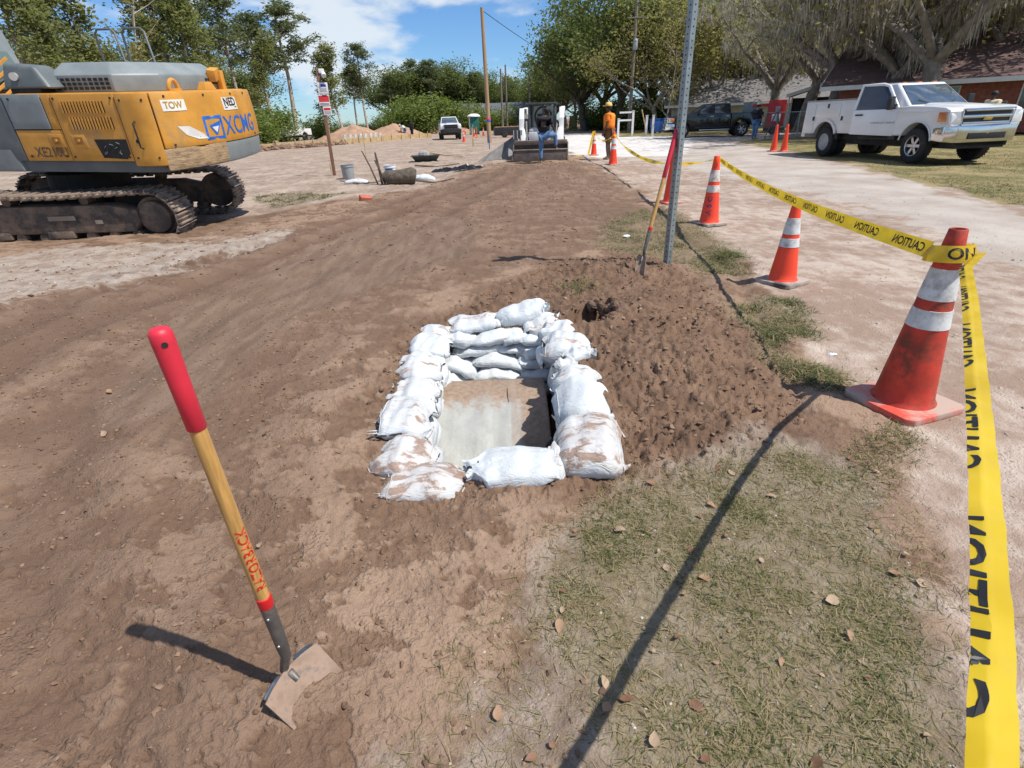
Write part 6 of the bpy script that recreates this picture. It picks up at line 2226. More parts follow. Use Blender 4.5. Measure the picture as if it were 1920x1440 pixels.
    if hat is not None:
        mb = MB()
        c = hd + Vector((0, 0, 0.075))
        mb.lathe([(0.122, 0), (0.122, 0.03), (0.11, 0.08), (0.07, 0.115), (0, 0.125)], 18, c=c)
        hatm, brim = hat
        ht_ = mb.build('cap', hatm, root, smooth=50)
        mb = MB()
        mb.sphere(c + f * 0.11 + Vector((0, 0, 0.008)), 0.1, 14, 6, s=(0.85, 1.1, 0.13), R=Vector((0, 1, 0)).rotation_difference(f).to_matrix())
        mb.build('brim', brim, ht_, smooth=60)
    return root


STAND = dict(pelvis=(0, 0, 0.96), chest=(0, 0.01, 1.34), neck=(0, 0.01, 1.54), head=(0, 0.03, 1.66),
             l_shoulder=(-0.185, 0.0, 1.44), l_elbow=(-0.235, -0.03, 1.16), l_wrist=(-0.245, 0.04, 0.92),
             r_shoulder=(0.185, 0.0, 1.44), r_elbow=(0.235, -0.03, 1.16), r_wrist=(0.245, 0.04, 0.92),
             l_hip=(-0.095, 0, 0.91), l_knee=(-0.10, 0.02, 0.50), l_ankle=(-0.11, -0.02, 0.09), l_toe=(-0.13, 0.13, 0.035),
             r_hip=(0.095, 0, 0.91), r_knee=(0.11, 0.02, 0.50), r_ankle=(0.12, -0.02, 0.09), r_toe=(0.15, 0.13, 0.035))


def pose(**kw):
    d = dict(STAND)
    d.update(kw)
    return d


# man in orange, turned to the left
person('person in an orange shirt, brown shorts and yellow cap standing with arms down', (3.90, 21.2, gz(3.9, 21.2)), math.radians(62), pose(head=(0.0, 0.05, 1.655), l_wrist=(-0.26, 0.10, 0.93), l_elbow=(-0.24, 0.0, 1.16)),
       SKIN_D, C_ORANGE, C_BROWN, BOOT, shorts=True, sleeve=0.75, hat=(C_YEL, C_YEL), hair=HAIR, s=1.02)
# man in black with one foot on the bucket, seen from behind
person('person in a black shirt and blue jeans with one foot up on the loader bucket', (1.50, 20.75, gz(1.5, 20.7)), math.radians(-12), pose(
    pelvis=(0, 0, 0.98), chest=(-0.02, 0.07, 1.36), neck=(0.03, 0.10, 1.56), head=(0.09, 0.13, 1.67),
    l_shoulder=(-0.20, 0.06, 1.45), l_elbow=(-0.26, 0.16, 1.18), l_wrist=(-0.10, 0.30, 1.05),
    r_shoulder=(0.19, 0.09, 1.46), r_elbow=(0.30, 0.10, 1.20), r_wrist=(0.33, 0.28, 1.05),
    l_hip=(-0.09, 0, 0.92), l_knee=(-0.12, 0.02, 0.50), l_ankle=(-0.12, -0.03, 0.09), l_toe=(-0.14, 0.12, 0.035),
    r_hip=(0.10, 0.02, 0.94), r_knee=(0.36, 0.34, 0.92), r_ankle=(0.38, 0.36, 0.48), r_toe=(0.42, 0.52, 0.435)),
    SKIN_D, C_BLACK, C_JEANS, BOOT, sleeve=0.8, hair=HAIR, face=(0.5, 0.85, 0), s=1.0)
# man in black by the black truck
person('person in black with a pale cap standing behind the black pickup truck bed', (13.95, 32.0, 0), math.radians(-75), pose(r_elbow=(0.25, 0.12, 1.18), r_wrist=(0.16, 0.36, 1.16), l_elbow=(-0.25, 0.1, 1.17), l_wrist=(-0.16, 0.34, 1.15)),
       SKIN_M, C_BLACK, C_JEANS, BOOT, sleeve=1.0, hat=(C_CREAM, C_CREAM))
# far workers by the formwork
person('distant person in a white shirt bending over beside the formwork', (-12.4, 74.5, 0), math.radians(80), pose(
    pelvis=(0, -0.1, 0.94), chest=(0, 0.22, 1.16), neck=(0, 0.38, 1.22), head=(0, 0.50, 1.22),
    l_shoulder=(-0.18, 0.26, 1.2), l_elbow=(-0.2, 0.35, 0.92), l_wrist=(-0.16, 0.42, 0.66), r_shoulder=(0.18, 0.26, 1.2), r_elbow=(0.2, 0.35, 0.92), r_wrist=(0.16, 0.42, 0.66), l_hip=(-0.095, -0.08, 0.9), r_hip=(0.095, -0.08, 0.9)),
    SKIN_M, C_WHITE, C_JEANS, BOOT, s=1.1, hat=(C_CREAM, C_CREAM))
person('distant person in black standing next to the bending worker', (-11.2, 73.0, 0), math.radians(140), STAND, SKIN_D, C_BLACK, C_BLACK, BOOT, s=1.1)
# someone seated by the brick house
person('person in a cream shirt sitting by the brick house behind the white truck', (17.25, 20.6, 0.32), math.radians(100), pose(
    pelvis=(0, 0, 0.62), chest=(0, 0.03, 0.98), neck=(0, 0.05, 1.17), head=(0, 0.07, 1.29),
    l_shoulder=(-0.185, 0.03, 1.08), l_elbow=(-0.24, 0.12, 0.82), l_wrist=(-0.18, 0.36, 0.74), r_shoulder=(0.185, 0.03, 1.08), r_elbow=(0.24, 0.12, 0.82), r_wrist=(0.18, 0.36, 0.74),
    l_hip=(-0.10, 0.04, 0.58), l_knee=(-0.13, 0.46, 0.58), l_ankle=(-0.13, 0.44, 0.14), l_toe=(-0.14, 0.60, 0.08), r_hip=(0.10, 0.04, 0.58), r_knee=(0.13, 0.46, 0.58), r_ankle=(0.13, 0.44, 0.14), r_toe=(0.14, 0.60, 0.08)),
    SKIN_D, C_CREAM, C_GREY, BOOT)
mb = MB()
mb.box((0, 0, 0.46), (0.5, 0.48, 0.05))
mb.box((0, -0.24, 0.80), (0.5, 0.05, 0.6), R=rotm(-0.12, 0, 0))
ch = thing('porch_chair', 'dark chair by the brick house with the seated person on it', 'chair', (17.25, 20.55, 0.32), math.radians(100))
mb.build('seat', SKGREY, ch, bevel=0.01)
for a in (-1, 1):
    for b in (-1, 1):
        mb = MB()
        mb.box((a * 0.22, b * 0.2, 0.05), (0.035, 0.035, 0.78))
        mb.build('leg', SKGREY, ch)
# ---------------------------------------------------------------- things on the site
TIMBER = mat('weathered_timber', (0.19, 0.095, 0.058), 0.8, var=0.25, scale=4, bump=0.3, stretch=(6, 6, 0.6))
PALEWOOD = mat('pale_stake_wood', (0.50, 0.36, 0.20), 0.8, var=0.2, scale=5, bump=0.2)
BOARD = mat('formwork_board', (0.44, 0.32, 0.17), 0.8, var=0.2, scale=2, bump=0.2, dirt=(0.30, 0.20, 0.13), damt=0.3, dscale=1.5)
POLEWOOD = mat('utility_pole_wood', (0.34, 0.23, 0.13), 0.8, var=0.22, scale=2, bump=0.3, stretch=(8, 8, 0.4))
POLEGREY = mat('grey_pole_wood', (0.20, 0.17, 0.14), 0.85, var=0.2, scale=2, bump=0.3, stretch=(8, 8, 0.4))
BUCKETGREY = mat('grey_plastic', (0.30, 0.32, 0.33), 0.55, var=0.1, dirt=(0.35, 0.3, 0.26), damt=0.2)
WHITEPL = mat('white_plastic', (0.70, 0.71, 0.72), 0.5, var=0.06, dirt=(0.4, 0.33, 0.27), damt=0.15)
BLUEPL = mat('blue_plastic', (0.02, 0.09, 0.34), 0.5, var=0.1)
REDP = mat('red_print', (0.55, 0.03, 0.035), 0.5, var=0.15)
SIGNBLUE = mat('sign_blue', (0.02, 0.06, 0.35), 0.5)
TUBGREEN = mat('green_black_tub', (0.025, 0.035, 0.032), 0.5, var=0.2, dirt=(0.2, 0.17, 0.15), damt=0.15)
CONCLUMP = mat('concrete_lump', (0.34, 0.32, 0.30), 0.9, var=0.2, bump=0.5)
BLACKPOLY = mat('black_plastic_sheet', (0.012, 0.013, 0.016), 0.25, var=0.3, bump=0.6, bscale=9, bdist=0.03)

# wooden sign post with notices
x, y = -5.48, 18.4
sp_ = thing('notice_post', 'leaning wooden post carrying notices on the sand at the left', 'post', (x, y, gz(x, y) - 0.05), 0.25)
sp_.rotation_euler = (0.0, 0.012, 0.25)
mb = MB()
mb.box((0, 0, 1.5), (0.10, 0.10, 3.05))
mb.build('post', TIMBER, sp_, bevel=0.008)
for (dx, z0, z1, w, m_, stripes) in ((0.07, 2.38, 2.68, 0.30, WHITEPL, [(0.02, 2.60, 0.16, 0.07, SIGNBLUE), (0.0, 2.53, 0.2, 0.008, BLK), (0.0, 2.50, 0.2, 0.008, BLK), (0.0, 2.47, 0.2, 0.008, BLK), (0.0, 2.44, 0.2, 0.008, BLK)]),
                                     (0.05, 2.06, 2.36, 0.32, WHITEPL, [(0.0, 2.25, 0.30, 0.17, REDP), (0.03, 2.325, 0.14, 0.05, BLK), (0.0, 2.12, 0.26, 0.012, BLK), (0.0, 2.09, 0.26, 0.012, BLK)]),
                                     (0.10, 1.80, 2.04, 0.24, WHITEPL, [(0.0, 1.97, 0.20, 0.07, REDP), (0.0, 1.90, 0.19, 0.008, BLK), (0.0, 1.87, 0.19, 0.008, BLK), (0.0, 1.84, 0.19, 0.008, BLK)])):
    mb = MB()
    mb.box((dx, -0.062, (z0 + z1) / 2), (w, 0.008, z1 - z0))
    sgn = mb.build('notice', m_, sp_, bevel=0.002)
    for (ox, zz, ww, hh, mm) in stripes:
        mb = MB()
        mb.box((dx + ox, -0.067, zz), (ww, 0.003, hh))
        mb.build('printed_block', mm, sgn)
mb = MB()
mb.box((0.10, -0.02, 2.98), (0.16, 0.12, 0.12))
mb.cyl((0.14, -0.06, 2.93), (0.16, -0.16, 2.84), 0.06, 0.075, 14)
mb.build('camera_housing', WHITEPL, sp_, bevel=0.015)


def bucket(label, x, y, r, h, m_, stripe=None):
    root = thing('bucket', label, 'bucket', (x, y, gz(x, y) - 0.01))
    mb = MB()
    mb.lathe([(0, 0.0), (r * 0.86, 0.0), (r * 0.9, 0.02), (r * 0.97, h * 0.82), (r * 1.05, h * 0.83), (r * 1.05, h * 0.87), (r * 0.985, h * 0.88), (r, h * 0.97), (r * 1.05, h * 0.975), (r * 1.05, h), (r * 0.96, h), (r * 0.84, 0.05), (0, 0.05)], 28)
    mb.build('shell', m_, root, smooth=35)
    mb = MB()
    mb.tube([(r * 1.03 * math.cos(a), r * 1.05 * math.sin(a) , h * 0.86 - 0.10 * math.sin(a)) for a in np.linspace(0, PI, 14)], 0.006, 5)
    mb.build('bail_handle', CHROME, root, smooth=40)
    if stripe:
        mb = MB()
        vs = []
        for a in np.linspace(-2.3, -0.9, 12):
            for z in (h * 0.42, h * 0.78):
                k = 0.9 + 0.07 * z / h
                vs.append((r * (k + 0.03) * math.cos(a), r * (k + 0.03) * math.sin(a), z))
        mb.add(vs, [(2 * i, 2 * i + 2, 2 * i + 3, 2 * i + 1) for i in range(11)])
        mb.build('printed_label', stripe, root, smooth=40)
    return root


bucket('grey plastic bucket standing beside the notice post', -4.76, 17.4, 0.19, 0.42, BUCKETGREY)
bucket('white bucket with a blue label behind the dark log', -3.25, 16.3, 0.17, 0.42, WHITEPL, BLUEPL)
# cement bag, log, white sack
V, F = bag_mesh(0.62, 0.40, 0.16, 401, 0.02)
cb_ = np_mesh('cement_sack', V, F, bag_material('sack_paper', 0.3), smooth=True)
cb_.location = (-4.15, 15.9, gz(-4.15, 15.9) + 0.05)
tag(cb_, 'crumpled white and red sack lying left of the sticks', 'sack')
mb = MB()
vs = [(-0.02 + 0.16 * a, -0.12 + 0.24 * b, 0.085 - 0.03 * abs(a - 0.5)) for a in (0, 0.5, 1) for b in (0, 1)]
mb.add(vs, [(0, 2, 3, 1), (2, 4, 5, 3)])
mb.build('red_print_patch', REDP, cb_)
V, F = bag_mesh(0.55, 0.34, 0.20, 402, 0.02)
wb_ = np_mesh('white_sack', V, F, BCLEAN, smooth=True)
wb_.location = (-2.18, 15.65, gz(-2.2, 15.6) + 0.06)
wb_.rotation_euler = (0, 0.1, 0.2)
tag(wb_, 'bright white sack lying right of the dark log', 'sack')
mb = MB()
pts = [(-0.42, 0, 0.17), (-0.36, 0, 0.19), (0.0, 0.02, 0.19), (0.30, 0.0, 0.22), (0.40, 0, 0.2)]
mb.tube(pts, [0.15, 0.20, 0.19, 0.22, 0.17], 14)
lg = mb.build('tree_stump', mat('grey_brown_bark', (0.10, 0.080, 0.060), 0.9, var=0.35, scale=8, bump=0.9, bscale=18, bdist=0.03), smooth=40)
lg.location = (-2.75, 15.1, gz(-2.75, 15.1) - 0.02)
lg.rotation_euler = (0, 0, 0.08)
tag(lg, 'dark cut log lying on its side next to the white sack', 'log')
STICKM = mat('dark_stick', (0.10, 0.075, 0.055), 0.8, var=0.25)
for i, (x0, y0, tx, ty, h, r, lb) in enumerate(((-3.42, 15.35, -0.35, 0.1, 0.85, 0.022, 'leftmost dark stick of the bundle standing in the sand'), (-3.30, 15.3, -0.10, 0.05, 0.80, 0.035, 'thick dark stick in the middle of the standing bundle'), (-3.20, 15.25, -0.20, -0.05, 0.62, 0.03, 'shorter dark stick at the right of the standing bundle'))):
    mb = MB()
    z0 = gz(x0, y0)
    mb.tube([(x0, y0, z0 - 0.05), (x0 + tx * 0.5, y0 + ty * 0.5, z0 + h * 0.55), (x0 + tx, y0 + ty, z0 + h)], [r, r * 0.9, r * 0.7], 8)
    tag(mb.build('stick', STICKM, smooth=40), lb, 'stick', 'sticks by the log')
for i, (x0, y0, x1, y1, r, lb) in enumerate(((-2.35, 15.0, -1.35, 15.4, 0.025, 'bent brown branch lying right of the log'), (-4.6, 15.9, -3.3, 15.6, 0.014, 'thin stick lying by the crumpled sack'), (-3.2, 20.6, -1.6, 20.9, 0.03, 'dark branch lying on the sand below the tub'), (-3.6, 28.5, -1.8, 26.2, 0.035, 'long pale pole lying on the sand behind the tub'))):
    mb = MB()
    mb.tube([(x0, y0, gz(x0, y0) + 0.10), ((x0 + x1) / 2, (y0 + y1) / 2 - 0.15, gz(x0, y0) + 0.02), (x1, y1, gz(x1, y1) + 0.06)], [r, r, r * 0.6], 7)
    tag(mb.build('branch', STICKM if i != 3 else PALEWOOD, smooth=40), lb, 'branch', 'branches on the sand')
# mixing tub with lump
tb = thing('mixing_tub', 'dark green mixing tub with a concrete lump in it on the sand', 'tub', (-3.25, 24.2, gz(-3.2, 24.2)), 0.1)
mb = MB()
o1 = lambda a, b, z: [(-a, -b, z), (a, -b, z), (a, b, z), (-a, b, z)]
vs = o1(0.42, 0.26, 0.0) + o1(0.58, 0.38, 0.24) + o1(0.62, 0.42, 0.245) + o1(0.62, 0.42, 0.225) + o1(0.55, 0.35, 0.235) + o1(0.40, 0.24, 0.04)
fs = [(3, 2, 1, 0)]
for a, b in ((0, 1), (1, 3), (3, 2), (2, 4), (4, 5)):
    fs += [(a * 4 + i, a * 4 + (i + 1) % 4, b * 4 + (i + 1) % 4, b * 4 + i) for i in range(4)]
fs.append((20, 21, 22, 23))
mb.add(vs, fs)
mb.build('shell', TUBGREEN, tb, bevel=0.012)
mb = MB()
mb.sphere((-0.08, 0, 0.26), 0.24, 9, 6, s=(1.0, 0.7, 0.8))
lump = mb.build('concrete_lump', CONCLUMP)
lump.location = tb.location
tag(lump, 'grey concrete lump lying in the mixing tub', 'lump')
for i, (x0, y0, a, lb) in enumerate(((-1.70, 18.5, 0.55, 'left of two crumpled black plastic sheets on the sand'), (-1.02, 17.8, 0.45, 'right of two crumpled black plastic sheets on the sand'))):
    n = 16
    vs = []
    for p in range(n):
        for q in range(n):
            px, py = (p / (n - 1) - 0.5) * 2 * a, (q / (n - 1) - 0.5) * 1.0 * a
            hgt = 0.05 + 0.13 * abs(float(fbm(np.array([px * 3.5 + i * 9]), np.array([py * 5.0]), 3, 4)[0]))
            ed = max(abs(p / (n - 1) - 0.5), abs(q / (n - 1) - 0.5)) * 2
            vs.append((x0 + px * (1 + 0.2 * math.sin(q)), y0 + py, gz(x0, y0) + hgt * (1 - ed ** 4) + 0.01))
    mb = MB()
    mb.add(vs, [(p * n + q, (p + 1) * n + q, (p + 1) * n + q + 1, p * n + q + 1) for p in range(n - 1) for q in range(n - 1)])
    tag(mb.build('plastic_sheet', BLACKPOLY, smooth=60), lb, 'plastic sheet', 'black plastic sheets')
mb = MB()
mb.box((0, 0, 0.04), (0.24, 0.16, 0.10), R=rotm(0.3, 0.15, 0.5))
rb_ = mb.build('red_brick', mat('faded_red_brick', (0.45, 0.13, 0.085), 0.8, bump=0.3), bevel=0.012)
rb_.location = (-2.92, 11.7, gz(-2.92, 11.7))
tag(rb_, 'single faded red brick lying on the brown soil', 'brick')

# survey stakes
for i, (x0, y0, h, w, lb) in enumerate(((-6.9, 29.0, 1.25, 0.05, 'thin pale stake standing alone right of the notice post'), (-1.85, 36.5, 1.15, 0.09, 'wooden stake in front of the white pickup facing the camera'), (-0.75, 33.0, 0.75, 0.05, 'short dark stake with a pale tag on the sand'), (-6.2, 20.5, 0.3, 0.04, 'tiny stake stub left of the notice post'))):
    mb = MB()
    z0 = gz(x0, y0)
    mb.box((x0, y0, z0 + h / 2 - 0.05), (w, w * 0.5, h))
    mb.add([(x0 - w / 2, y0, z0 + h - 0.05), (x0 + w / 2, y0, z0 + h - 0.05), (x0, y0, z0 + h + 0.02)], [(0, 1, 2)])
    tag(mb.build('survey_stake', PALEWOOD if i != 2 else BLUEPL), lb, 'stake', 'survey stakes')

# bare utility pole and its wire
pl = thing('utility_pole', 'bare wooden utility pole with red and blue flagging near its foot', 'utility pole', (-0.95, 43.3, 0))
mb = MB()
mb.tube([(0, 0, -0.2), (-0.03, 0, 4), (-0.08, 0, 8.35)], [0.165, 0.145, 0.115], 14)
mb.build('shaft', POLEWOOD, pl, smooth=40)
for z, m_ in ((1.55, mat('pink_flagging', (0.75, 0.05, 0.16), 0.6)), (1.43, mat('blue_flagging', (0.05, 0.10, 0.5), 0.6))):
    mb = MB()
    mb.lathe([(0.158, z), (0.172, z), (0.172, z + 0.10), (0.158, z + 0.10)], 16, closed=True)
    mb.build('flagging', m_, pl, smooth=40)


def catenary(a, b, sag, n=24):
    a, b = Vector(a), Vector(b)
    out = []
    for i in range(n + 1):
        k = i / n
        p = a.lerp(b, k)
        p.z -= sag * 4 * k * (1 - k)
        out.append(p)
    return out


WIRE = mat('cable_black', (0.02, 0.02, 0.02), 0.6)
poles = [(10.0, 80, 7.6, 0.13, 'slim distant pole in front of the dark trees above the leaning board'), (0.15, 88, 8.2, 0.14, 'leftmost of two slim far poles right of the bare pole'), (0.95, 97, 9.4, 0.14, 'right of two slim far poles beyond the bare pole'), (4.6, 95, 8.0, 0.13, 'slim far pole behind the loader cab')]
for (x0, y0, h, r, lb) in poles:
    mb = MB()
    mb.tube([(x0, y0, -0.2), (x0, y0, h)], [r * 1.2, r * 0.85], 8)
    tag(mb.build('utility_pole', POLEGREY, smooth=40), lb, 'utility pole', 'far utility poles')
tp = thing('utility_pole', 'grey utility pole with a transformer rising past the tall oaks', 'utility pole', (12.2, 56, 0), group='far utility poles')
mb = MB()
mb.tube([(0, 0, -0.2), (0.05, 0, 5), (0.1, 0, 12)], [0.17, 0.15, 0.12], 10)
mb.build('shaft', POLEGREY, tp, smooth=40)
mb = MB()
mb.lathe([(0, 6.75), (0.19, 6.75), (0.21, 6.8), (0.21, 7.5), (0.17, 7.58), (0.05, 7.6), (0.05, 7.75), (0, 7.75)], 16, c=(0.08, -0.34, 0))
mb.build('transformer', mat('transformer_grey', (0.36, 0.39, 0.40), 0.5, 0.2), tp, smooth=35)
mb = MB()
mb.box((0.07, -0.2, 7.2), (0.1, 0.3, 0.3))
mb.box((0.1, -0.1, 9.2), (1.6, 0.1, 0.1))
mb.build('bracket', POLEGREY, tp)
for a, b, sag, lb in (((-1.02, 43.3, 8.2), (10.0, 80, 7.4), 0.35, 'thin black wire running from the bare pole into the trees'), ((1.9, 14.5, 7.4), (12.25, 56, 9.2), 0.5, 'black overhead cable crossing the sky above the loader')):
    mb = MB()
    mb.tube(catenary(a, b, sag), 0.022 if a[1] > 20 else 0.016, 5)
    tag(mb.build('overhead_wire', WIRE, smooth=60), lb, 'wire', 'overhead wires')

# formwork along the slab edge: boards and pegs
fw = thing('formwork', 'long low yellowish formwork boards with pegs around the slab', 'formwork', (0, 0, 0))
edge_pts = [(-34, 42), (-20.5, 46.5), (-14.5, 56.5), (-8.6, 71)]
for (ax, ay), (bx, by) in zip(edge_pts[:-1], edge_pts[1:]):
    L = math.hypot(bx - ax, by - ay)
    ang = math.atan2(by - ay, bx - ax)
    nb = max(1, int(L / 4.0))
    for k in range(nb):
        q = (k + 0.5) / nb
        mb = MB()
        mb.box((ax + (bx - ax) * q, ay + (by - ay) * q, 0.22 + 0.02 * (k % 2)), (L / nb - 0.05, 0.05, 0.46), R=rotm(0, 0, ang))
        mb.build('board', BOARD, fw)
    for k in range(int(L / 1.9)):
        q = (k + 0.5) / int(L / 1.9)
        mb = MB()
        hh = 0.55 + 0.18 * rnd.random()
        mb.box((ax + (bx - ax) * q + 0.08 * math.sin(ang), ay + (by - ay) * q - 0.10, hh / 2), (0.07, 0.05, hh), R=rotm(rnd.uniform(-0.12, 0.12), rnd.uniform(-0.1, 0.1), ang))
        mb.build('peg', PALEWOOD, fw)
# pale block row on the slab edge
for k in range(8):
    mb = MB()
    mb.box((-14.8 + k * 0.36, 55.0 + k * 0.55, 0.62), (0.22, 0.2, 0.42), R=rotm(0, 0.25, 0.4))
    tag(mb.build('concrete_block', mat('pale_block', (0.55, 0.56, 0.52), 0.8), bevel=0.01), ('first', 'second', 'third', 'fourth', 'fifth', 'sixth', 'seventh', 'eighth')[k] + ' pale block from the left in the short row on the formwork', 'block', 'row of pale blocks on the formwork')


def dirt_pile(label, x, y, rx, ry, h, seed):
    n, k = 40, 16
    vs, fs = [], []
    for i in range(k + 1):
        q = i / k
        for j in range(n):
            a = 2 * PI * j / n
            w = 1 + 0.16 * float(pnoise(np.array([math.cos(a) * 1.6 + seed]), np.array([math.sin(a) * 1.6]))[0])
            px, py = rx * q * w * math.cos(a), ry * q * w * math.sin(a)
            z = h * (1 - q) ** 0.9 * (1 + 0.10 * float(pnoise(np.array([px * 0.9 + seed]), np.array([py * 0.9]))[0])) + 0.10 * float(fbm(np.array([px * 2.0]), np.array([py * 2.0 + seed]), 3)[0])
            vs.append((x + px, y + py, max(z, -0.2) if q < 1 else -0.3))
    for i in range(k):
        for j in range(n):
            fs.append((i * n + j, i * n + (j + 1) % n, (i + 1) * n + (j + 1) % n, (i + 1) * n + j))
    mb = MB()
    mb.add(vs, fs)
    tag(mb.build('dirt_pile', mat('loose_dirt', (0.36, 0.225, 0.15), 0.95, var=0.18, scale=1.2, bump=0.5, bscale=5, bdist=0.05), smooth=60), label, 'dirt pile', 'dirt piles on the slab')


dirt_pile('left of two tan dirt piles behind the formwork', -18.6, 74, 4.6, 4, 1.75, 1.0)
dirt_pile('right of two tan dirt piles behind the formwork', -14.2, 77, 4.8, 4, 1.7, 5.0)
dirt_pile('small low dirt mound beside the portable toilet', -9.5, 98, 5, 3, 1.6, 9.0)
dirt_pile('low orange dirt mound at the far left behind the excavator', -37, 74, 9, 5, 1.8, 12.0)

# portable toilet
pt = thing('portable_toilet', 'green portable toilet with a white roof on the far sand', 'portable toilet', (-3.55, 76, 0), 0.15)
TG = mat('toilet_green', (0.012, 0.13, 0.105), 0.5, var=0.1)
mb = MB()
mb.box((0, 0, 1.08), (1.15, 1.15, 2.0))
mb.build('cabin', TG, pt, bevel=0.03)
mb = MB()
mb.box((-0.58, 0, 1.05), (0.06, 1.05, 1.9))
mb.build('side_panel', WHITEPL, pt)
mb = MB()
mb.lathe([(0.84, 2.06), (0.84, 2.14), (0.72, 2.28), (0.45, 2.40), (0, 2.44)], 24)
mb.build('roof', WHITEPL, pt, smooth=40)
mb = MB()
mb.box((0.06, -0.585, 1.08), (0.8, 0.03, 1.8))
dr_ = mb.build('door', TG, pt, bevel=0.01)
mb = MB()
mb.box((-0.25, -0.61, 1.05), (0.05, 0.03, 0.2))
mb.build('handle', WHITEPL, dr_)
mb = MB()
mb.box((0, 0, 0.05), (1.25, 1.25, 0.1))
mb.build('skid_base', BLACKTRIM, pt)

# dark open trailer left of the loader
dm = thing('dump_trailer', 'low dark trailer box standing behind the loader on the left', 'trailer', (0.75, 57, 0), 0.1)
mb = MB()
mb.box((0, 0, 0.55), (3.0, 1.8, 0.7))
mb.build('box', BLACKTRIM, dm, bevel=0.02)
mb = MB()
mb.box((0, 0, 0.92), (2.9, 1.7, 0.08))
mb.build('dirt_load', MATS['loose_dirt'], dm)
for a in (-0.6, 0.6):
    wheel(dm, (a, -0.95, 0.3), 0.3, 0.2, UNDER, -1, True, 6, True)
# orange barrier rail far off
for i, (x0, y0) in enumerate(((0.2, 62), (1.0, 62.5), (-2.6, 60))):
    mb = MB()
    mb.box((x0, y0, 0.5), (0.09, 0.09, 1.0))
    mb.lathe([(0.16, 0), (0.16, 0.05), (0.05, 0.08), (0.05, 0.1)], 10, c=(x0, y0, 0))
    tag(mb.build('marker_post', mat('marker_orange', (0.7, 0.10, 0.03), 0.5)), ('orange marker post left of the low dark trailer', 'orange marker post behind the low dark trailer', 'orange marker post near the portable toilet')[i], 'marker post', 'orange marker posts')

# far right side: leaning board, bins, white posts
mb = MB()
mb.box((0, 0, 0.85), (0.95, 0.12, 1.75), R=rotm(0.12, 0.05, 0.2))
bl_ = mb.build('leaning_board', mat('brown_board', (0.33, 0.18, 0.10), 0.8, var=0.2, bump=0.2), bevel=0.01)
bl_.location = (9.9, 82, 0)
tag(bl_, 'brown wooden slab leaning upright right of the loader far off', 'board')
for i, (x0, y0, lb) in enumerate(((13.3, 50.8, 'blue wheeled bin left of a pair by the black truck front'), (13.95, 51.6, 'blue wheeled bin right of a pair, partly behind the first'), (10.5, 73, 'small far blue bin beside the leaning board'))):
    bn = thing('wheeled_bin', lb, 'bin', (x0, y0, 0), 0.2, 'blue bins')
    mb = MB()
    mb.box((0, 0, 0.58), (0.52, 0.58, 0.98), top=(0.64, 0.74))
    mb.build('tub', BLUEPL, bn, bevel=0.02)
    mb = MB()
    mb.box((0, 0, 1.10), (0.70, 0.80, 0.07))
    mb.build('lid', BLUEPL, bn, bevel=0.02)
    for a in (-1, 1):
        mb = MB()
        mb.cyl((a * 0.2, 0.33, 0.12), (a * 0.3, 0.33, 0.12), 0.12, n=12)
        mb.build('wheel', TYRE, bn)
VINYL = mat('white_vinyl', (0.74, 0.74, 0.73), 0.5, var=0.04)
gx, gy = 9.25, 44.6
gt = thing('white_gate', 'white vinyl gate frame with two rails standing by the drive', 'gate', (gx, gy, 0), 0.05)
for dx, hh in ((-0.75, 1.25), (-0.35, 1.25), (0.75, 1.75)):
    mb = MB()
    mb.box((dx, 0, hh / 2), (0.14, 0.14, hh))
    mb.box((dx, 0, hh + 0.02), (0.18, 0.18, 0.04))
    mb.build('post', VINYL, gt)
for z in (1.15, 1.68):
    mb = MB()
    mb.box((0.2, 0, z), (1.0, 0.06, 0.12))
    mb.build('rail', VINYL, gt)
for i, dx in enumerate((1.75, 2.25)):
    mb = MB()
    mb.box((gx + dx, gy - 0.2, 0.7), (0.15, 0.15, 1.4))
    mb.box((gx + dx, gy - 0.2, 1.42), (0.19, 0.19, 0.04))
    tag(mb.build('white_post', VINYL), ('left' if i == 0 else 'right') + ' one of two short white posts right of the white gate', 'post', 'short white posts')
mb = MB()
mb.tube([(12.5, 50.2, 0), (12.0, 50.4, 1.9)], 0.05, 6)
tag(mb.build('leaning_pole', PALEWOOD), 'pale wooden pole leaning left of the blue bins', 'pole')
# far board fence behind
fn_ = thing('board_fence', 'weathered grey board fence behind the man in orange', 'fence', (0, 0, 0))
for k in range(34):
    mb = MB()
    x0 = 10.6 + k * 0.42
    hh = 1.75 + 0.06 * math.sin(k * 2.3)
    mb.box((x0, 76 - (k * 0.42) * 0.5, hh / 2), (0.38, 0.04, hh), R=rotm(0, 0, -0.46))
    mb.build('board', mat('weathered_fence_grey', (0.24, 0.24, 0.235), 0.85, var=0.25, scale=3, bump=0.2), fn_)
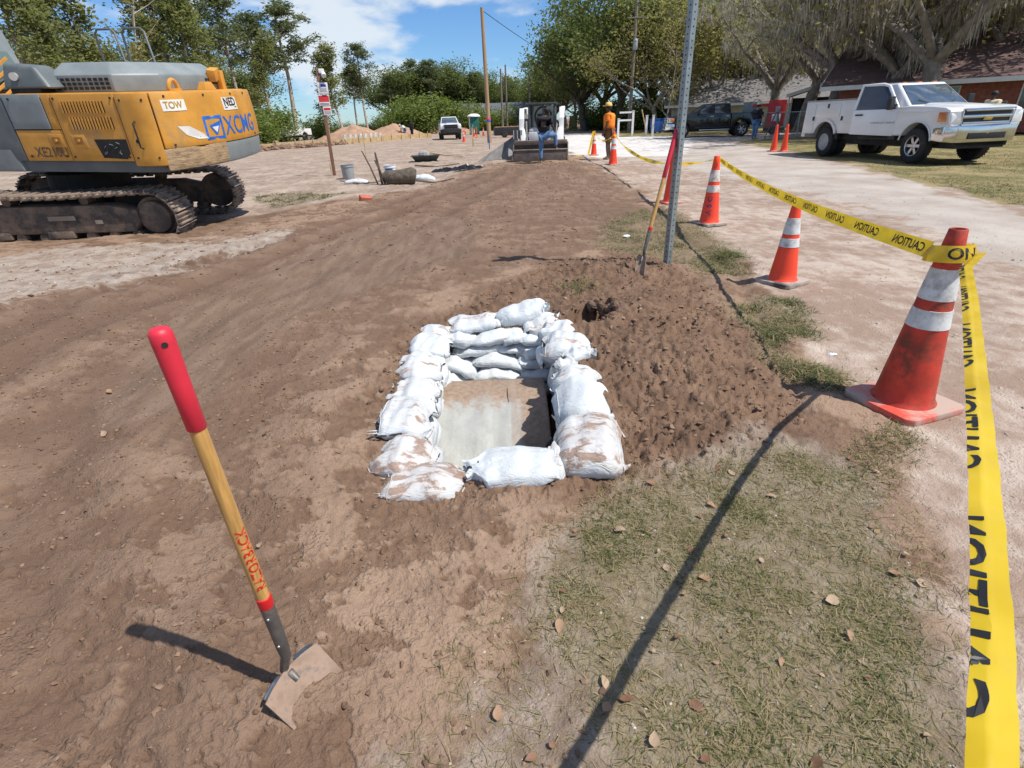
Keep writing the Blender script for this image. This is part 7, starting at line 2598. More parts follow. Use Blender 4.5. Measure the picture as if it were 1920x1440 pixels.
# ---------------------------------------------------------------- trees
def leaf_material(name, a, b, trans=0.30, rough=0.6):
    t = NT(name)
    at = t.n('ShaderNodeAttribute', attribute_name='tone').outputs['Fac']
    oi = t.n('ShaderNodeObjectInfo').outputs['Random']
    k = t.math('ADD', t.math('MULTIPLY', at, 0.8), t.math('MULTIPLY', oi, 0.25), True)
    c = t.mix(k, a, b)
    nz = t.noise(0.35, 3)
    c = t.mix(t.ramp(nz, 0.35, 0.7, 0, 0.35), c, tuple(0.75 * q for q in a))
    pb = t.n('ShaderNodeBsdfPrincipled', {'Base Color': c, 'Roughness': rough, 'Specular IOR Level': 0.25})
    tr = t.n('ShaderNodeBsdfTranslucent', {'Color': t.mix(0.4, c, (0.18, 0.22, 0.02))})
    mx = t.n('ShaderNodeMixShader', {0: trans, 1: pb.outputs[0], 2: tr.outputs[0]})
    t.t.links.new(mx.outputs[0], t.out.inputs[0])
    return t.m


L_PINE = leaf_material('pine_needles', (0.085, 0.112, 0.050), (0.205, 0.230, 0.105), 0.42)
L_FRESH = leaf_material('fresh_green_leaves', (0.185, 0.205, 0.075), (0.38, 0.39, 0.155), 0.6)
L_OAK = leaf_material('dark_oak_leaves', (0.095, 0.130, 0.042), (0.235, 0.280, 0.095), 0.48)
L_OLIVE = leaf_material('olive_yellow_leaves', (0.23, 0.215, 0.075), (0.45, 0.40, 0.165), 0.55)
L_MOSS = leaf_material('grey_hanging_moss', (0.40, 0.365, 0.31), (0.62, 0.575, 0.51), 0.55, 0.9)
L_BUSH = leaf_material('bright_bush_leaves', (0.100, 0.155, 0.036), (0.25, 0.31, 0.08), 0.45)
BARK_PALE = mat('pale_bark', (0.40, 0.34, 0.275), 0.9, var=0.3, scale=3, bump=0.5, bscale=14, bdist=0.03)
BARK_DARK = mat('dark_bark', (0.105, 0.085, 0.068), 0.9, var=0.3, scale=3, bump=0.6, bscale=12, bdist=0.03)
BARK_GREY = mat('grey_oak_bark', (0.185, 0.16, 0.135), 0.9, var=0.35, scale=4, bump=0.6, bscale=14, bdist=0.03)


def leaves_geo(rg, centres, radii, counts, size, flat=0.8, tone=None, aspect=0.55, hang=False):
    """scatter leaf-sized diamonds round clump centres"""
    C_, T_, Rr = [], [], []
    for c, r, n in zip(centres, radii, counts):
        p = rg.normal(size=(n, 3)) * np.array([r, r, r * flat]) * 0.58
        C_.append(p + np.array(c))
        b = rg.random() * 0.55
        # outer and upper leaves a little fresher
        T_.append(np.clip(b + rg.random(n) * 0.45, 0, 1))
    P = np.concatenate(C_)
    tone = np.concatenate(T_)
    n = len(P)
    a = rg.normal(size=(n, 3))
    a[:, 2] *= 0.6
    a /= np.linalg.norm(a, axis=1)[:, None]
    b = rg.normal(size=(n, 3))
    b -= a * (a * b).sum(1)[:, None]
    b /= np.linalg.norm(b, axis=1)[:, None]
    s = size * (0.6 + 0.8 * rg.random(n))[:, None]
    V = np.stack([P - a * s, P + b * s * aspect, P + a * s, P - b * s * aspect], 1).reshape(-1, 3)
    F = np.arange(4 * n).reshape(-1, 4)
    return V, F, np.repeat(tone, 4)


def limb(mb, rg, p, d, L, r, n=6, wander=0.25, grav=0.0, sides=6, r1=0.25):
    pts, rad = [Vector(p)], [r]
    d = Vector(d).normalized()
    for i in range(n):
        d = (d + Vector((rg.normal() * wander, rg.normal() * wander, rg.normal() * wander * 0.6 + grav)) * 0.5).normalized()
        pts.append(pts[-1] + d * (L / n))
        rad.append(r * (1 - (1 - r1) * (i + 1) / n))
    mb.tube(pts, rad, sides, cap=False)
    return pts, rad


def make_tree(kind, seed):
    """returns (trunk MB, leaf arrays, leaf material, bark material, extra leaf arrays or None)"""
    rg = np.random.default_rng(seed)
    mb = MB()
    cen, rad, cnt = [], [], []
    extra = None
    if kind == 'pine':
        H = 1.0
        tr, rr_ = limb(mb, rg, (0, 0, -0.3), (rg.normal() * 0.03, rg.normal() * 0.03, 1), 15.0, 0.24, 12, 0.05, 0.02, 8, 0.3)
        for k in range(30):
            f = 0.55 + 0.45 * rg.random()
            i = min(int(f * 12), 11)
            p = tr[i].lerp(tr[i + 1], f * 12 - i)
            a = rg.random() * 6.28
            ln = (0.6 + 2.3 * math.sin(min(1, (1.03 - f) / 0.40) * PI * 0.62)) * (0.6 + 0.6 * rg.random())
            b, _ = limb(mb, rg, p, (math.cos(a), math.sin(a), 0.25 + 0.5 * (f - 0.6)), ln, 0.06, 4, 0.3, 0.12, 4)
            for q in (b[2], b[3], b[4]):
                for w in range(2):
                    cen.append(tuple(q + Vector((rg.normal() * 0.35, rg.normal() * 0.35, 0.1 + rg.normal() * 0.18))))
                    rad.append(0.40 + 0.28 * rg.random())
                    cnt.append(24)
        for w in range(12):
            cen.append(tuple(tr[-1] + Vector((rg.normal() * 0.7, rg.normal() * 0.7, rg.normal() * 0.35))))
            rad.append(0.55)
            cnt.append(45)
        for k in range(5):     # dead stubs
            f = 0.3 + 0.25 * rg.random()
            a = rg.random() * 6.28
            limb(mb, rg, tr[int(f * 12)], (math.cos(a), math.sin(a), 0.1), 0.8, 0.03, 3, 0.2, 0, 4)
        return mb, leaves_geo(rg, cen, rad, cnt, 0.20, 0.6, aspect=0.30), L_PINE, BARK_PALE, None
    if kind == 'slender':
        tr, _ = limb(mb, rg, (0, 0, -0.3), (rg.normal() * 0.04, rg.normal() * 0.04, 1), 15.0, 0.17, 12, 0.08, 0.02, 7, 0.2)
        for k in range(38):
            f = 0.30 + 0.68 * rg.random()
            i = min(int(f * 12), 11)
            p = tr[i].lerp(tr[i + 1], f * 12 - i)
            a = rg.random() * 6.28
            ln = (0.8 + 1.7 * (1 - f)) * (0.5 + 0.7 * rg.random())
            b, _ = limb(mb, rg, p, (math.cos(a), math.sin(a), 0.95), ln, 0.045, 4, 0.3, 0.1, 4)
            for q in (b[2], b[3], b[4]):
                cen.append(tuple(q + Vector((rg.normal() * 0.3, rg.normal() * 0.3, rg.normal() * 0.3))))
                rad.append(0.42 + 0.32 * rg.random())
                cnt.append(int(22 + 22 * rg.random()))
        return mb, leaves_geo(rg, cen, rad, cnt, 0.15, 0.9), L_FRESH, BARK_PALE, None
    if kind in ('oak', 'olive', 'moss'):
        th = {'oak': 2.6, 'olive': 2.4, 'moss': 2.8}[kind]
        R0 = {'oak': 0.36, 'olive': 0.26, 'moss': 0.34}[kind]
        tr, _ = limb(mb, rg, (0, 0, -0.3), (rg.normal() * 0.1, rg.normal() * 0.1, 1), th, R0, 4, 0.15, 0.02, 9, 0.75)
        ends = []
        n1 = {'oak': 7, 'olive': 6, 'moss': 7}[kind]
        for k in range(n1):
            a = k * 6.28 / n1 + rg.normal() * 0.3
            up = 0.55 + 0.9 * rg.random()
            b, br = limb(mb, rg, tr[-1] + Vector((0, 0, -0.3 * rg.random())), (math.cos(a), math.sin(a), up), 4.6 + 1.8 * rg.random(), R0 * 0.48, 7, 0.28, 0.04, 6)
            ends.append((b, 0))
            for j in range(4):
                i = 2 + int(rg.random() * 5)
                a2 = rg.random() * 6.28
                b2, _ = limb(mb, rg, b[i], (math.cos(a2), math.sin(a2), 0.4 + 0.6 * rg.random()), 2.4 + 1.2 * rg.random(), R0 * 0.18, 5, 0.32, 0.02, 5)
                ends.append((b2, 1))
                for j3 in range(3 if kind != 'moss' else 5):
                    a3 = rg.random() * 6.28
                    b3, _ = limb(mb, rg, b2[2 + int(rg.random() * 3)], (math.cos(a3), math.sin(a3), 0.25 + 0.5 * rg.random()), 1.3 + 0.7 * rg.random(), R0 * 0.08, 4, 0.35, 0.0, 4)
                    ends.append((b3, 2))
        dens = {'oak': 24, 'olive': 11, 'moss': 3}[kind]
        for b, lv in ends:
            for q in b[-3:] if lv else b[-2:]:
                for w in range(2):
                    if kind == 'oak' or rg.random() < 0.85:
                        cen.append(tuple(q + Vector((rg.normal() * 0.5, rg.normal() * 0.5, rg.normal() * 0.4))))
                        rad.append(0.62 + 0.45 * rg.random())
                        cnt.append(int(dens * (0.5 + rg.random())))
        size = {'oak': 0.125, 'olive': 0.115, 'moss': 0.10}[kind]
        lv = leaves_geo(rg, cen, rad, cnt, size, 0.75)
        if kind == 'moss':
            # moss: bundles of thin strands hanging from the limbs
            SV, ST = [], []
            for b, l in ends:
                for q in range(8 if l < 2 else 6):
                    i = int(rg.random() * (len(b) - 1))
                    p = b[i].lerp(b[i + 1], rg.random())
                    Lh = (0.18 + 0.95 * rg.random() ** 1.8)
                    tn = rg.random()
                    for s_ in range(6):
                        x0, y0 = p.x + rg.normal() * 0.13, p.y + rg.normal() * 0.13
                        L2 = Lh * (0.45 + 0.6 * rg.random())
                        w = 0.007 + 0.011 * rg.random()
                        a = rg.random() * 6.28
                        ca, sa = math.cos(a) * w, math.sin(a) * w
                        dx, dy = rg.normal() * 0.07, rg.normal() * 0.07
                        z0 = p.z + 0.05
                        SV += [(x0 - ca, y0 - sa, z0), (x0 + ca, y0 + sa, z0), (x0 + dx + ca * 1.5, y0 + dy + sa * 1.5, z0 - L2 * 0.5), (x0 + dx - ca * 1.5, y0 + dy - sa * 1.5, z0 - L2 * 0.5)]
                        SV += [(x0 + dx - ca * 1.5, y0 + dy - sa * 1.5, z0 - L2 * 0.5), (x0 + dx + ca * 1.5, y0 + dy + sa * 1.5, z0 - L2 * 0.5), (x0 + dx * 1.6 + ca * 0.2, y0 + dy * 1.6 + sa * 0.2, z0 - L2), (x0 + dx * 1.6 - ca * 0.2, y0 + dy * 1.6 - sa * 0.2, z0 - L2)]
                        ST += [tn * 0.6 + 0.4 * rg.random()] * 8
            SV = np.array(SV)
            extra = (SV, np.arange(len(SV)).reshape(-1, 4), np.array(ST))
        return mb, lv, {'oak': L_OAK, 'olive': L_OLIVE, 'moss': L_OLIVE}[kind], BARK_GREY if kind != 'oak' else BARK_DARK, extra
    if kind == 'bush':
        for k in range(9):
            a = rg.random() * 6.28
            b, _ = limb(mb, rg, (rg.normal() * 0.3, rg.normal() * 0.3, -0.1), (math.cos(a) * 0.6, math.sin(a) * 0.6, 1), 2.6 + rg.random(), 0.06, 5, 0.3, 0.0, 4)
            for q in b[1:]:
                for w in range(3):
                    cen.append(tuple(q + Vector((rg.normal() * 0.6, rg.normal() * 0.6, rg.normal() * 0.4))))
                    rad.append(0.55 + 0.35 * rg.random())
                    cnt.append(36)
        return mb, leaves_geo(rg, cen, rad, cnt, 0.12, 0.85), L_BUSH, BARK_DARK, None
    if kind == 'bare':
        tr, _ = limb(mb, rg, (0, 0, -0.3), (rg.normal() * 0.06, 0, 1), 9, 0.10, 9, 0.12, 0.02, 6, 0.25)
        for k in range(22):
            f = 0.25 + 0.7 * rg.random()
            i = min(int(f * 9), 8)
            a = rg.random() * 6.28
            b, _ = limb(mb, rg, tr[i], (math.cos(a), math.sin(a), 0.9), 1.8 + rg.random(), 0.035, 5, 0.35, 0.05, 4)
            for q in b[2:]:
                if rg.random() < 0.5:
                    cen.append(tuple(q))
                    rad.append(0.4)
                    cnt.append(16)
        return mb, leaves_geo(rg, cen, rad, cnt, 0.11, 0.9), L_OLIVE, BARK_PALE, None


PROTO = {}
TREE_NAMES = {'pine': 'pine_tree', 'slender': 'slender_tree', 'oak': 'oak_tree', 'olive': 'leafy_oak_tree', 'moss': 'mossy_oak_tree', 'bush': 'shrub', 'bare': 'thin_tree'}


def tree(kind, var, x, y, h, label, rz=None, w=None, group=None, lean=(0, 0)):
    """place a tree of a kind and variant; h = height factor against the prototype"""
    key = (kind, var)
    if key not in PROTO:
        mb, (V, F, T), lm, bm_, extra = make_tree(kind, 1000 + 37 * var + hash(len(kind)) % 7 + sum(map(ord, kind)))
        me_t = mb.mesh('trunk', 60)
        me_t.materials.append(bm_)
        crown = np_mesh('crown', V, F, lm, smooth=False, attrs={'tone': T})
        me_c = crown.data
        bpy.data.objects.remove(crown)
        me_m = None
        if extra is not None:
            mo = np_mesh('hanging_moss', extra[0], extra[1], L_MOSS, smooth=False, attrs={'tone': extra[2]})
            me_m = mo.data
            bpy.data.objects.remove(mo)
        PROTO[key] = (me_t, me_c, me_m)
    me_t, me_c, me_m = PROTO[key]
    root = thing(TREE_NAMES[kind], label, 'shrub' if kind == 'bush' else 'tree', (x, y, 0), rnd.uniform(0, 6.28) if rz is None else rz, group)
    root.rotation_euler = (lean[0], lean[1], root.rotation_euler.z)
    w = w or h
    root.scale = (w, w, h)
    for nm, me in (('trunk', me_t), ('crown', me_c), ('hanging_moss', me_m)):
        if me is None:
            continue
        o = bpy.data.objects.new(nm, me)
        col.objects.link(o)
        o.parent = root
        if nm != 'trunk':
            o['kind'] = 'stuff'
    return root


def ordn(i):
    return ('first', 'second', 'third', 'fourth', 'fifth', 'sixth', 'seventh', 'eighth', 'ninth', 'tenth', 'eleventh', 'twelfth', 'thirteenth', 'fourteenth', 'fifteenth', 'sixteenth', 'seventeenth', 'eighteenth', 'nineteenth', 'twentieth')[i]


# picture column -> world bearing: x = k * y
def at(u, y):
    return (u - 940) / 1110.0 * y + (0.0 if u < 940 else 0.0)


# left wood, front row
row = [(-60, 58, 'slender', 0, 1.15), (-5, 64, 'slender', 1, 1.2), (40, 56, 'slender', 2, 1.05), (90, 62, 'pine', 0, 1.25), (130, 55, 'slender', 0, 1.1), (175, 60, 'slender', 1, 1.15), (215, 66, 'slender', 2, 1.2), (262, 58, 'bare', 0, 1.5),
       (300, 63, 'slender', 0, 1.15), (340, 68, 'pine', 1, 1.2), (372, 61, 'slender', 1, 1.05), (405, 70, 'pine', 2, 1.10), (432, 66, 'slender', 2, 1.02), (458, 74, 'pine', 0, 1.02), (488, 76, 'slender', 0, 0.86)]
for i, (u, y, k, v, h) in enumerate(row):
    tree(k, v, at(u, y), y, h, {'pine': 'tall pine', 'slender': 'tall slender light green tree', 'bare': 'thin sparse tree'}[k] + f' in the left wood, {ordn(i)} from the left edge', w=h * (1.15 if k == 'slender' else 1.1), group='trees of the left wood')
row2 = [(-20, 84, 'olive', 0, 1.6), (70, 88, 'oak', 1, 1.6), (160, 86, 'olive', 1, 1.65), (250, 90, 'olive', 0, 1.6), (330, 88, 'oak', 0, 1.45), (400, 92, 'olive', 1, 1.45), (465, 94, 'oak', 0, 1.15)]
for i, (u, y, k, v, h) in enumerate(row2):
    tree(k, v, at(u, y), y, h, ('dense dark' if k == 'oak' else 'olive green') + f' tree at the back of the left wood, {ordn(i)} from the left', group='broad trees behind the left wood')
for i, (u, y, h) in enumerate(((20, 52, 0.9), (110, 50, 1.0), (200, 52, 1.0), (290, 54, 1.1), (365, 60, 1.2), (430, 64, 1.2), (480, 70, 1.15), (520, 80, 1.15), (600, 92, 1.0))):
    tree('bush', i % 2, at(u, y), y, h, f'leafy undergrowth shrub at the foot of the left wood, {ordn(i)} from the left', group='shrubs at the foot of the left wood', w=h * 1.3)
# trees standing clear of the wood
tree('pine', 3, at(553, 84), 84, 1.06, 'big tall pine with wide crown standing left of the notice post', w=1.5)
tree('pine', 4, at(512, 80), 80, 0.95, 'tall pine leaning into the left wood beside the big pine', w=1.15)
tree('slender', 3, at(640, 84), 84, 0.80, 'light green slim tree right of the notice post', w=1.15)
tree('slender', 1, at(612, 88), 88, 0.74, 'light green slim tree behind the notice post', w=1.0)
tree('pine', 1, at(688, 92), 92, 0.80, 'lone slim pine standing in front of the gap of sky', w=0.85)
tree('pine', 2, at(668, 92), 92, 0.62, 'shorter slim pine left of the lone pine', w=0.7, lean=(0, -0.08))
# middle grove
mid = [(738, 112, 'pine', 0, 0.62), (757, 118, 'oak', 0, 1.28), (775, 116, 'pine', 3, 0.80), (798, 120, 'oak', 1, 1.35), (815, 114, 'pine', 4, 0.78), (835, 122, 'oak', 0, 1.25), (852, 118, 'pine', 1, 0.70), (876, 122, 'oak', 1, 1.12), (893, 118, 'pine', 2, 0.66), (915, 124, 'oak', 0, 1.08), (938, 126, 'oak', 1, 1.05), (955, 124, 'pine', 3, 0.62), (972, 134, 'oak', 0, 0.85), (985, 150, 'oak', 1, 0.8)]
for i, (u, y, k, v, h) in enumerate(mid):
    tree(k, v, at(u, y), y, h, ('dark pine' if k == 'pine' else 'dense dark round tree') + f' in the middle grove behind the bare pole, {ordn(i)} from the left', group='trees of the middle grove', w=h * 1.25)
for i, (u, y, h) in enumerate(sorted(((718, 108, 0.9), (752, 100, 1.7), (786, 98, 1.2), (812, 101, 1.75), (845, 104, 0.95), (862, 100, 1.5), (905, 110, 0.7), (928, 106, 1.2), (955, 116, 0.7), (664, 112, 0.55), (640, 108, 0.7), (975, 120, 0.6), (694, 118, 0.6)))):
    tree('bush', i % 2, at(u, y), y, h, f'bright green shrub along the foot of the middle grove, {ordn(i)} from the left', group='shrubs at the foot of the middle grove', w=h * (0.9 + 0.25 * (i * 7 % 4)))
# right of the gap
gap = [(1012, 120, 'oak', 0, 0.95), (1036, 108, 'oak', 1, 1.10), (1062, 96, 'oak', 0, 1.15), (1020, 150, 'pine', 1, 0.85)]
for i, (u, y, k, v, h) in enumerate(gap):
    tree(k, v, at(u, y), y, h, f'dark tree just right of the gap of sky behind the loader, {ordn(i)} from the left', group='trees right of the gap', w=h * 1.15)
big = [(1098, 70, 'oak', 2, 1.38, 'huge dark oak towering right of the loader with a bulging crown'), (1160, 66, 'oak', 1, 1.55, 'huge dark oak behind the transformer pole'), (1135, 84, 'oak', 0, 1.6, 'dark oak behind the two huge oaks'), (1225, 72, 'oak', 2, 1.6, 'tall green oak just left of the sign post'), (1080, 80, 'olive', 0, 0.9, 'yellowish small tree at the left foot of the huge oaks')]
for (u, y, k, v, h, lb) in big:
    tree(k, v, at(u, y), y, h, lb, group='large oaks on the right')
oliv = [(1262, 60, 0, 1.55), (1310, 64, 1, 1.5), (1345, 58, 0, 1.35), (1392, 62, 1, 1.4), (1440, 60, 0, 1.3), (1500, 66, 1, 1.5), (1235, 56, 1, 1.05), (1380, 84, 0, 1.6), (1470, 86, 1, 1.6)]
for i, (u, y, v, h) in enumerate(sorted(oliv)):
    tree('olive', v, at(u, y), y, h, f'yellow green spring oak behind the black truck and sign post, {ordn(i)} from the left', group='spring oaks behind the black truck')
for i, (u, y, h) in enumerate(((1270, 100, 1.6), (1350, 104, 1.7), (1430, 102, 1.5), (1520, 104, 1.7), (1620, 90, 1.7), (1720, 84, 1.7), (1840, 80, 1.7), (1960, 84, 1.7))):
    tree('oak', i % 3, at(u, y), y, h, f'dark background oak behind the houses on the right, {ordn(i)} from the left', group='dark oaks behind the houses', w=h * 1.2)
for i, (u, y, h) in enumerate(((1120, 74, 1.0), (1165, 72, 0.9), (1205, 66, 1.0), (1245, 70, 1.1), (1300, 66, 0.9), (1345, 68, 0.9))):
    tree('bush', i % 2, at(u, y), y, h, f'dark shrub under the large oaks on the right, {ordn(i)} from the left', group='shrubs under the large oaks', w=h * 1.3)
tree('bare', 1, at(1250, 52), 52, 0.75, 'pale bare tree behind the blue bins')
tree('bare', 0, at(1275, 56), 56, 0.85, 'pale twiggy tree behind the sign post')
moss = [(1505, 40, 0, 1.30, (0, 0.05)), (1570, 34, 1, 1.22, (0, -0.05)), (1640, 30, 0, 1.20, (0, 0.10)), (1735, 27.5, 2, 1.32, (0, -0.06)), (1815, 33, 1, 1.35, (0, 0.12)), (1930, 30, 0, 1.25, (0, -0.04)), (1450, 46, 2, 1.2, (0, 0))]
for i, (u, y, v, h, ln) in enumerate(sorted(moss)):
    tree('moss', v, at(u, y), y, h, f'grey oak draped with hanging moss above the right hand houses, {ordn(i)} from the left', lean=ln, group='moss draped oaks on the right')
# ---------------------------------------------------------------- houses on the right
BRICK = mat('house_brick', (0.23, 0.075, 0.05), 0.85, var=0.25, scale=9, bump=0.3)
ROOFBR = mat('brown_shingles', (0.135, 0.082, 0.072), 0.9, var=0.18, scale=3, bump=0.4, bscale=20, bdist=0.02)
ROOFGR = mat('grey_shingles', (0.16, 0.15, 0.145), 0.9, var=0.18, scale=3, bump=0.4, bscale=20, bdist=0.02)
ROOFBL = mat('blue_grey_shingles', (0.10, 0.115, 0.125), 0.9, var=0.15, scale=3, bump=0.3, bscale=20, bdist=0.02)
SIDING = mat('tan_siding', (0.36, 0.33, 0.27), 0.8, var=0.1, bump=0.1)
FASCIA = mat('white_fascia', (0.60, 0.60, 0.57), 0.6, var=0.06)


def gable(label, loc, rz, L, W, hw, hr, wallm, roofm, over=0.5, wins=(), doors=()):
    """house: ridge along x, walls W deep; windows (x, z, w, h) on the -y wall"""
    root = thing('house', label, 'house', loc, rz, 'houses on the right')
    mb = MB()
    mb.box((0, 0, hw / 2), (L, W, hw))
    mb.build('wall', wallm, root)
    for s in (-1, 1):
        mb = MB()
        mb.add([(s * L / 2, -W / 2, hw), (s * L / 2, W / 2, hw), (s * L / 2, 0, hr), (s * (L / 2 - 0.2), -W / 2, hw), (s * (L / 2 - 0.2), W / 2, hw), (s * (L / 2 - 0.2), 0, hr)], [(0, 1, 2), (3, 5, 4), (0, 2, 5, 3), (1, 4, 5, 2)])
        mb.build('gable', wallm, root)
        sl = (hr - hw) / (W / 2)
        y1 = W / 2 + over
        z1 = hr - sl * y1
        mb = MB()
        x = L / 2 + over
        mb.hexa([(-x, 0, hr), (x, 0, hr), (x, s * y1, z1), (-x, s * y1, z1), (-x, 0, hr + 0.16), (x, 0, hr + 0.16), (x, s * y1, z1 + 0.14), (-x, s * y1, z1 + 0.14)])
        rf = mb.build('roof', roofm, root)
        mb = MB()
        mb.box((0, s * (y1 + 0.02), z1 + 0.02), (2 * x, 0.05, 0.20))
        for e in (-1, 1):
            mb.hexa([(e * (x + 0.03) - 0.02, 0, hr - 0.06), (e * (x + 0.03) + 0.02, 0, hr - 0.06), (e * (x + 0.03) + 0.02, s * y1, z1 - 0.08), (e * (x + 0.03) - 0.02, s * y1, z1 - 0.08),
                     (e * (x + 0.03) - 0.02, 0, hr + 0.15), (e * (x + 0.03) + 0.02, 0, hr + 0.15), (e * (x + 0.03) + 0.02, s * y1, z1 + 0.13), (e * (x + 0.03) - 0.02, s * y1, z1 + 0.13)])
        mb.build('fascia', FASCIA, rf)
    for (wx, wz, ww, wh_) in wins:
        mb = MB()
        mb.box((wx, -W / 2 - 0.01, wz), (ww, 0.06, wh_))
        wd = mb.build('window', FASCIA, root)
        mb = MB()
        mb.box((wx, -W / 2 - 0.045, wz), (ww - 0.12, 0.02, wh_ - 0.12))
        mb.build('pane', GLASS, wd)
    for (wx, ww, wh_) in doors:
        mb = MB()
        mb.box((wx, -W / 2 - 0.02, wh_ / 2), (ww, 0.06, wh_))
        dr = mb.build('door', mat('dark_door', (0.05, 0.045, 0.04), 0.6), root)
        mb = MB()
        mb.sphere((wx + ww * 0.38, -W / 2 - 0.09, wh_ / 2), 0.04, 8, 6)
        mb.build('handle', CHROME, dr)
    return root


# brick house: long low roof whose eave runs behind the white truck
bh = gable('red brick house with a brown shingle roof behind the white service truck', (27.3, 29.6, 0.1), math.radians(-38), 17, 9, 2.5, 4.25, BRICK, ROOFBR, 0.8, wins=((-4.2, 1.45, 1.5, 1.2), (-0.5, 1.45, 1.5, 1.2), (6.2, 1.5, 1.6, 1.3)), doors=((2.6, 1.0, 2.05),))
for dx in (0.6, 4.4):
    mb = MB()
    mb.box((dx, -5.0, 1.2), (0.32, 0.32, 2.45))
    mb.build('porch_column', FASCIA, bh)
gable('low grey house with a shingle roof behind the black truck', (24.0, 57, 0), math.radians(-20), 14, 8, 2.3, 4.1, SIDING, ROOFGR, 0.6, wins=((-4, 1.4, 1.2, 1.0), (0, 1.4, 1.2, 1.0), (4, 1.4, 1.2, 1.0)))
gable('far house with a blue grey roof behind the white pickup facing the camera', (-8.8, 116, 0), math.radians(4), 9, 8, 2.4, 4.6, SIDING, ROOFBL, 0.7, wins=((-2.5, 1.5, 1.4, 1.2), (2.5, 1.5, 1.4, 1.2)))
gable('small far house with a blue grey roof left of the loader', (1.9, 112, 0), math.radians(-6), 9, 8, 2.4, 4.4, SIDING, ROOFBL, 0.6, wins=((-2, 1.4, 1.2, 1.0), (2, 1.4, 1.2, 1.0)))
# open carport
cp = thing('carport', 'open carport with a pale arched roof edge left of the brick house', 'carport', (23.6, 42, 0), math.radians(-28))
for s in (-1, 1):
    mb = MB()
    mb.hexa([(0, -3, 3.1), (0, 3, 3.1), (s * 2.9, 3, 2.25), (s * 2.9, -3, 2.25), (0, -3, 3.2), (0, 3, 3.2), (s * 2.95, 3, 2.33), (s * 2.95, -3, 2.33)])
    mb.build('roof_sheet', mat('carport_tan', (0.42, 0.36, 0.28), 0.6, var=0.1), cp)
    for y in (-2.8, 2.8):
        mb = MB()
        mb.box((s * 2.75, y, 1.13), (0.10, 0.10, 2.26))
        mb.build('post', FASCIA, cp)
    mb = MB()
    mb.hexa([(0, -3.06, 3.0), (0, -3.02, 3.0), (s * 2.95, -3.02, 2.16), (s * 2.95, -3.06, 2.16), (0, -3.06, 3.22), (0, -3.02, 3.22), (s * 2.97, -3.02, 2.36), (s * 2.97, -3.06, 2.36)])
    mb.build('roof_edge', FASCIA, cp)
mb = MB()
mb.box((0, 2.9, 1.1), (5.4, 0.06, 2.2))
mb.build('back_wall', UNDER, cp)
mb = MB()
mb.box((0.5, 0.5, 0.6), (2.0, 3.2, 0.8))
mb.box((0.5, 0.8, 1.2), (1.8, 1.6, 0.5))
sc2 = mb.build('covered_car', mat('dark_cover', (0.05, 0.05, 0.055), 0.6), None, bevel=0.15, seg=3)
sc2.location = (23.6, 42, 0)
sc2.rotation_euler = (0, 0, math.radians(-28))
tag(sc2, 'dark covered car parked under the carport', 'car')
# red machine by the fence
rm = thing('red_machine', 'red portable machine with a grey panel behind the black truck bed', 'machine', (17.6, 37.6, 0), math.radians(-20))
for (c, s, m_, nm) in (((0, 0, 1.25), (1.0, 0.6, 1.5), REDP, 'housing'), ((-0.9, 0, 1.75), (1.1, 0.5, 0.16), REDP, 'arm'), ((-1.5, -0.1, 1.35), (1.05, 0.06, 1.2), EGREYL, 'panel'), ((0.0, -0.32, 1.0), (0.5, 0.03, 0.4), WHITEPL, 'label_plate'), ((0, 0, 0.35), (1.2, 0.9, 0.16), UNDER, 'frame')):
    mb = MB()
    mb.box(c, s)
    mb.build(nm, m_, rm, bevel=0.02)
for s in (-1, 1):
    wheel(rm, (0, s * 0.5, 0.28), 0.28, 0.18, UNDER, s, True, 6, True)
# survey tripod and bag beside the man in black
tpd = thing('survey_tripod', 'grey survey tripod standing right of the man in black', 'tripod', (14.85, 31.6, 0))
for k in range(3):
    a = k * 2.09 + 0.4
    mb = MB()
    mb.tube([(0.04 * math.cos(a), 0.04 * math.sin(a), 1.35), (0.45 * math.cos(a), 0.45 * math.sin(a), 0.0)], [0.035, 0.025], 6)
    mb.build('leg', EGREY, tpd)
mb = MB()
mb.cyl((0, 0, 1.33), (0, 0, 1.42), 0.10, n=12)
mb.box((0, 0, 1.5), (0.18, 0.2, 0.2))
mb.build('head', EGREYL, tpd, bevel=0.01)
# chain link gate and fence: posts, rails and mesh wires
cf = thing('chain_link_fence', 'grey chain link fence with a gate left of the white service truck', 'fence', (0, 0, 0))
P0, P1 = Vector((15.6, 35.6, 0)), Vector((17.6, 27.0, 0))
nP = 6
for k in range(nP):
    p = P0.lerp(P1, k / (nP - 1))
    mb = MB()
    mb.tube([p, p + Vector((0, 0, 1.35))], 0.035, 8)
    mb.build('post', GALV, cf)
for z in (0.12, 1.30):
    mb = MB()
    mb.tube([P0 + Vector((0, 0, z)), P1 + Vector((0, 0, z))], 0.026, 6)
    mb.build('rail', GALV, cf)
mb = MB()
d = P1 - P0
Lf = d.length
for sgn in (-1, 1):
    for k in range(int(Lf / 0.16)):
        a = P0 + d * ((k * 0.16) / Lf)
        b = a + d.normalized() * (sgn * 1.18)
        q = (b - P0).dot(d.normalized())
        if 0 <= q <= Lf:
            mb.tube([a + Vector((0, 0, 0.12)), b + Vector((0, 0, 1.30))], 0.004, 3, cap=False)
wm = mb.build('wire_mesh', GALV, cf)
wm['kind'] = 'stuff'
# ---------------------------------------------------------------- clods, grass, straw, fallen leaves
rg = np.random.default_rng(5)


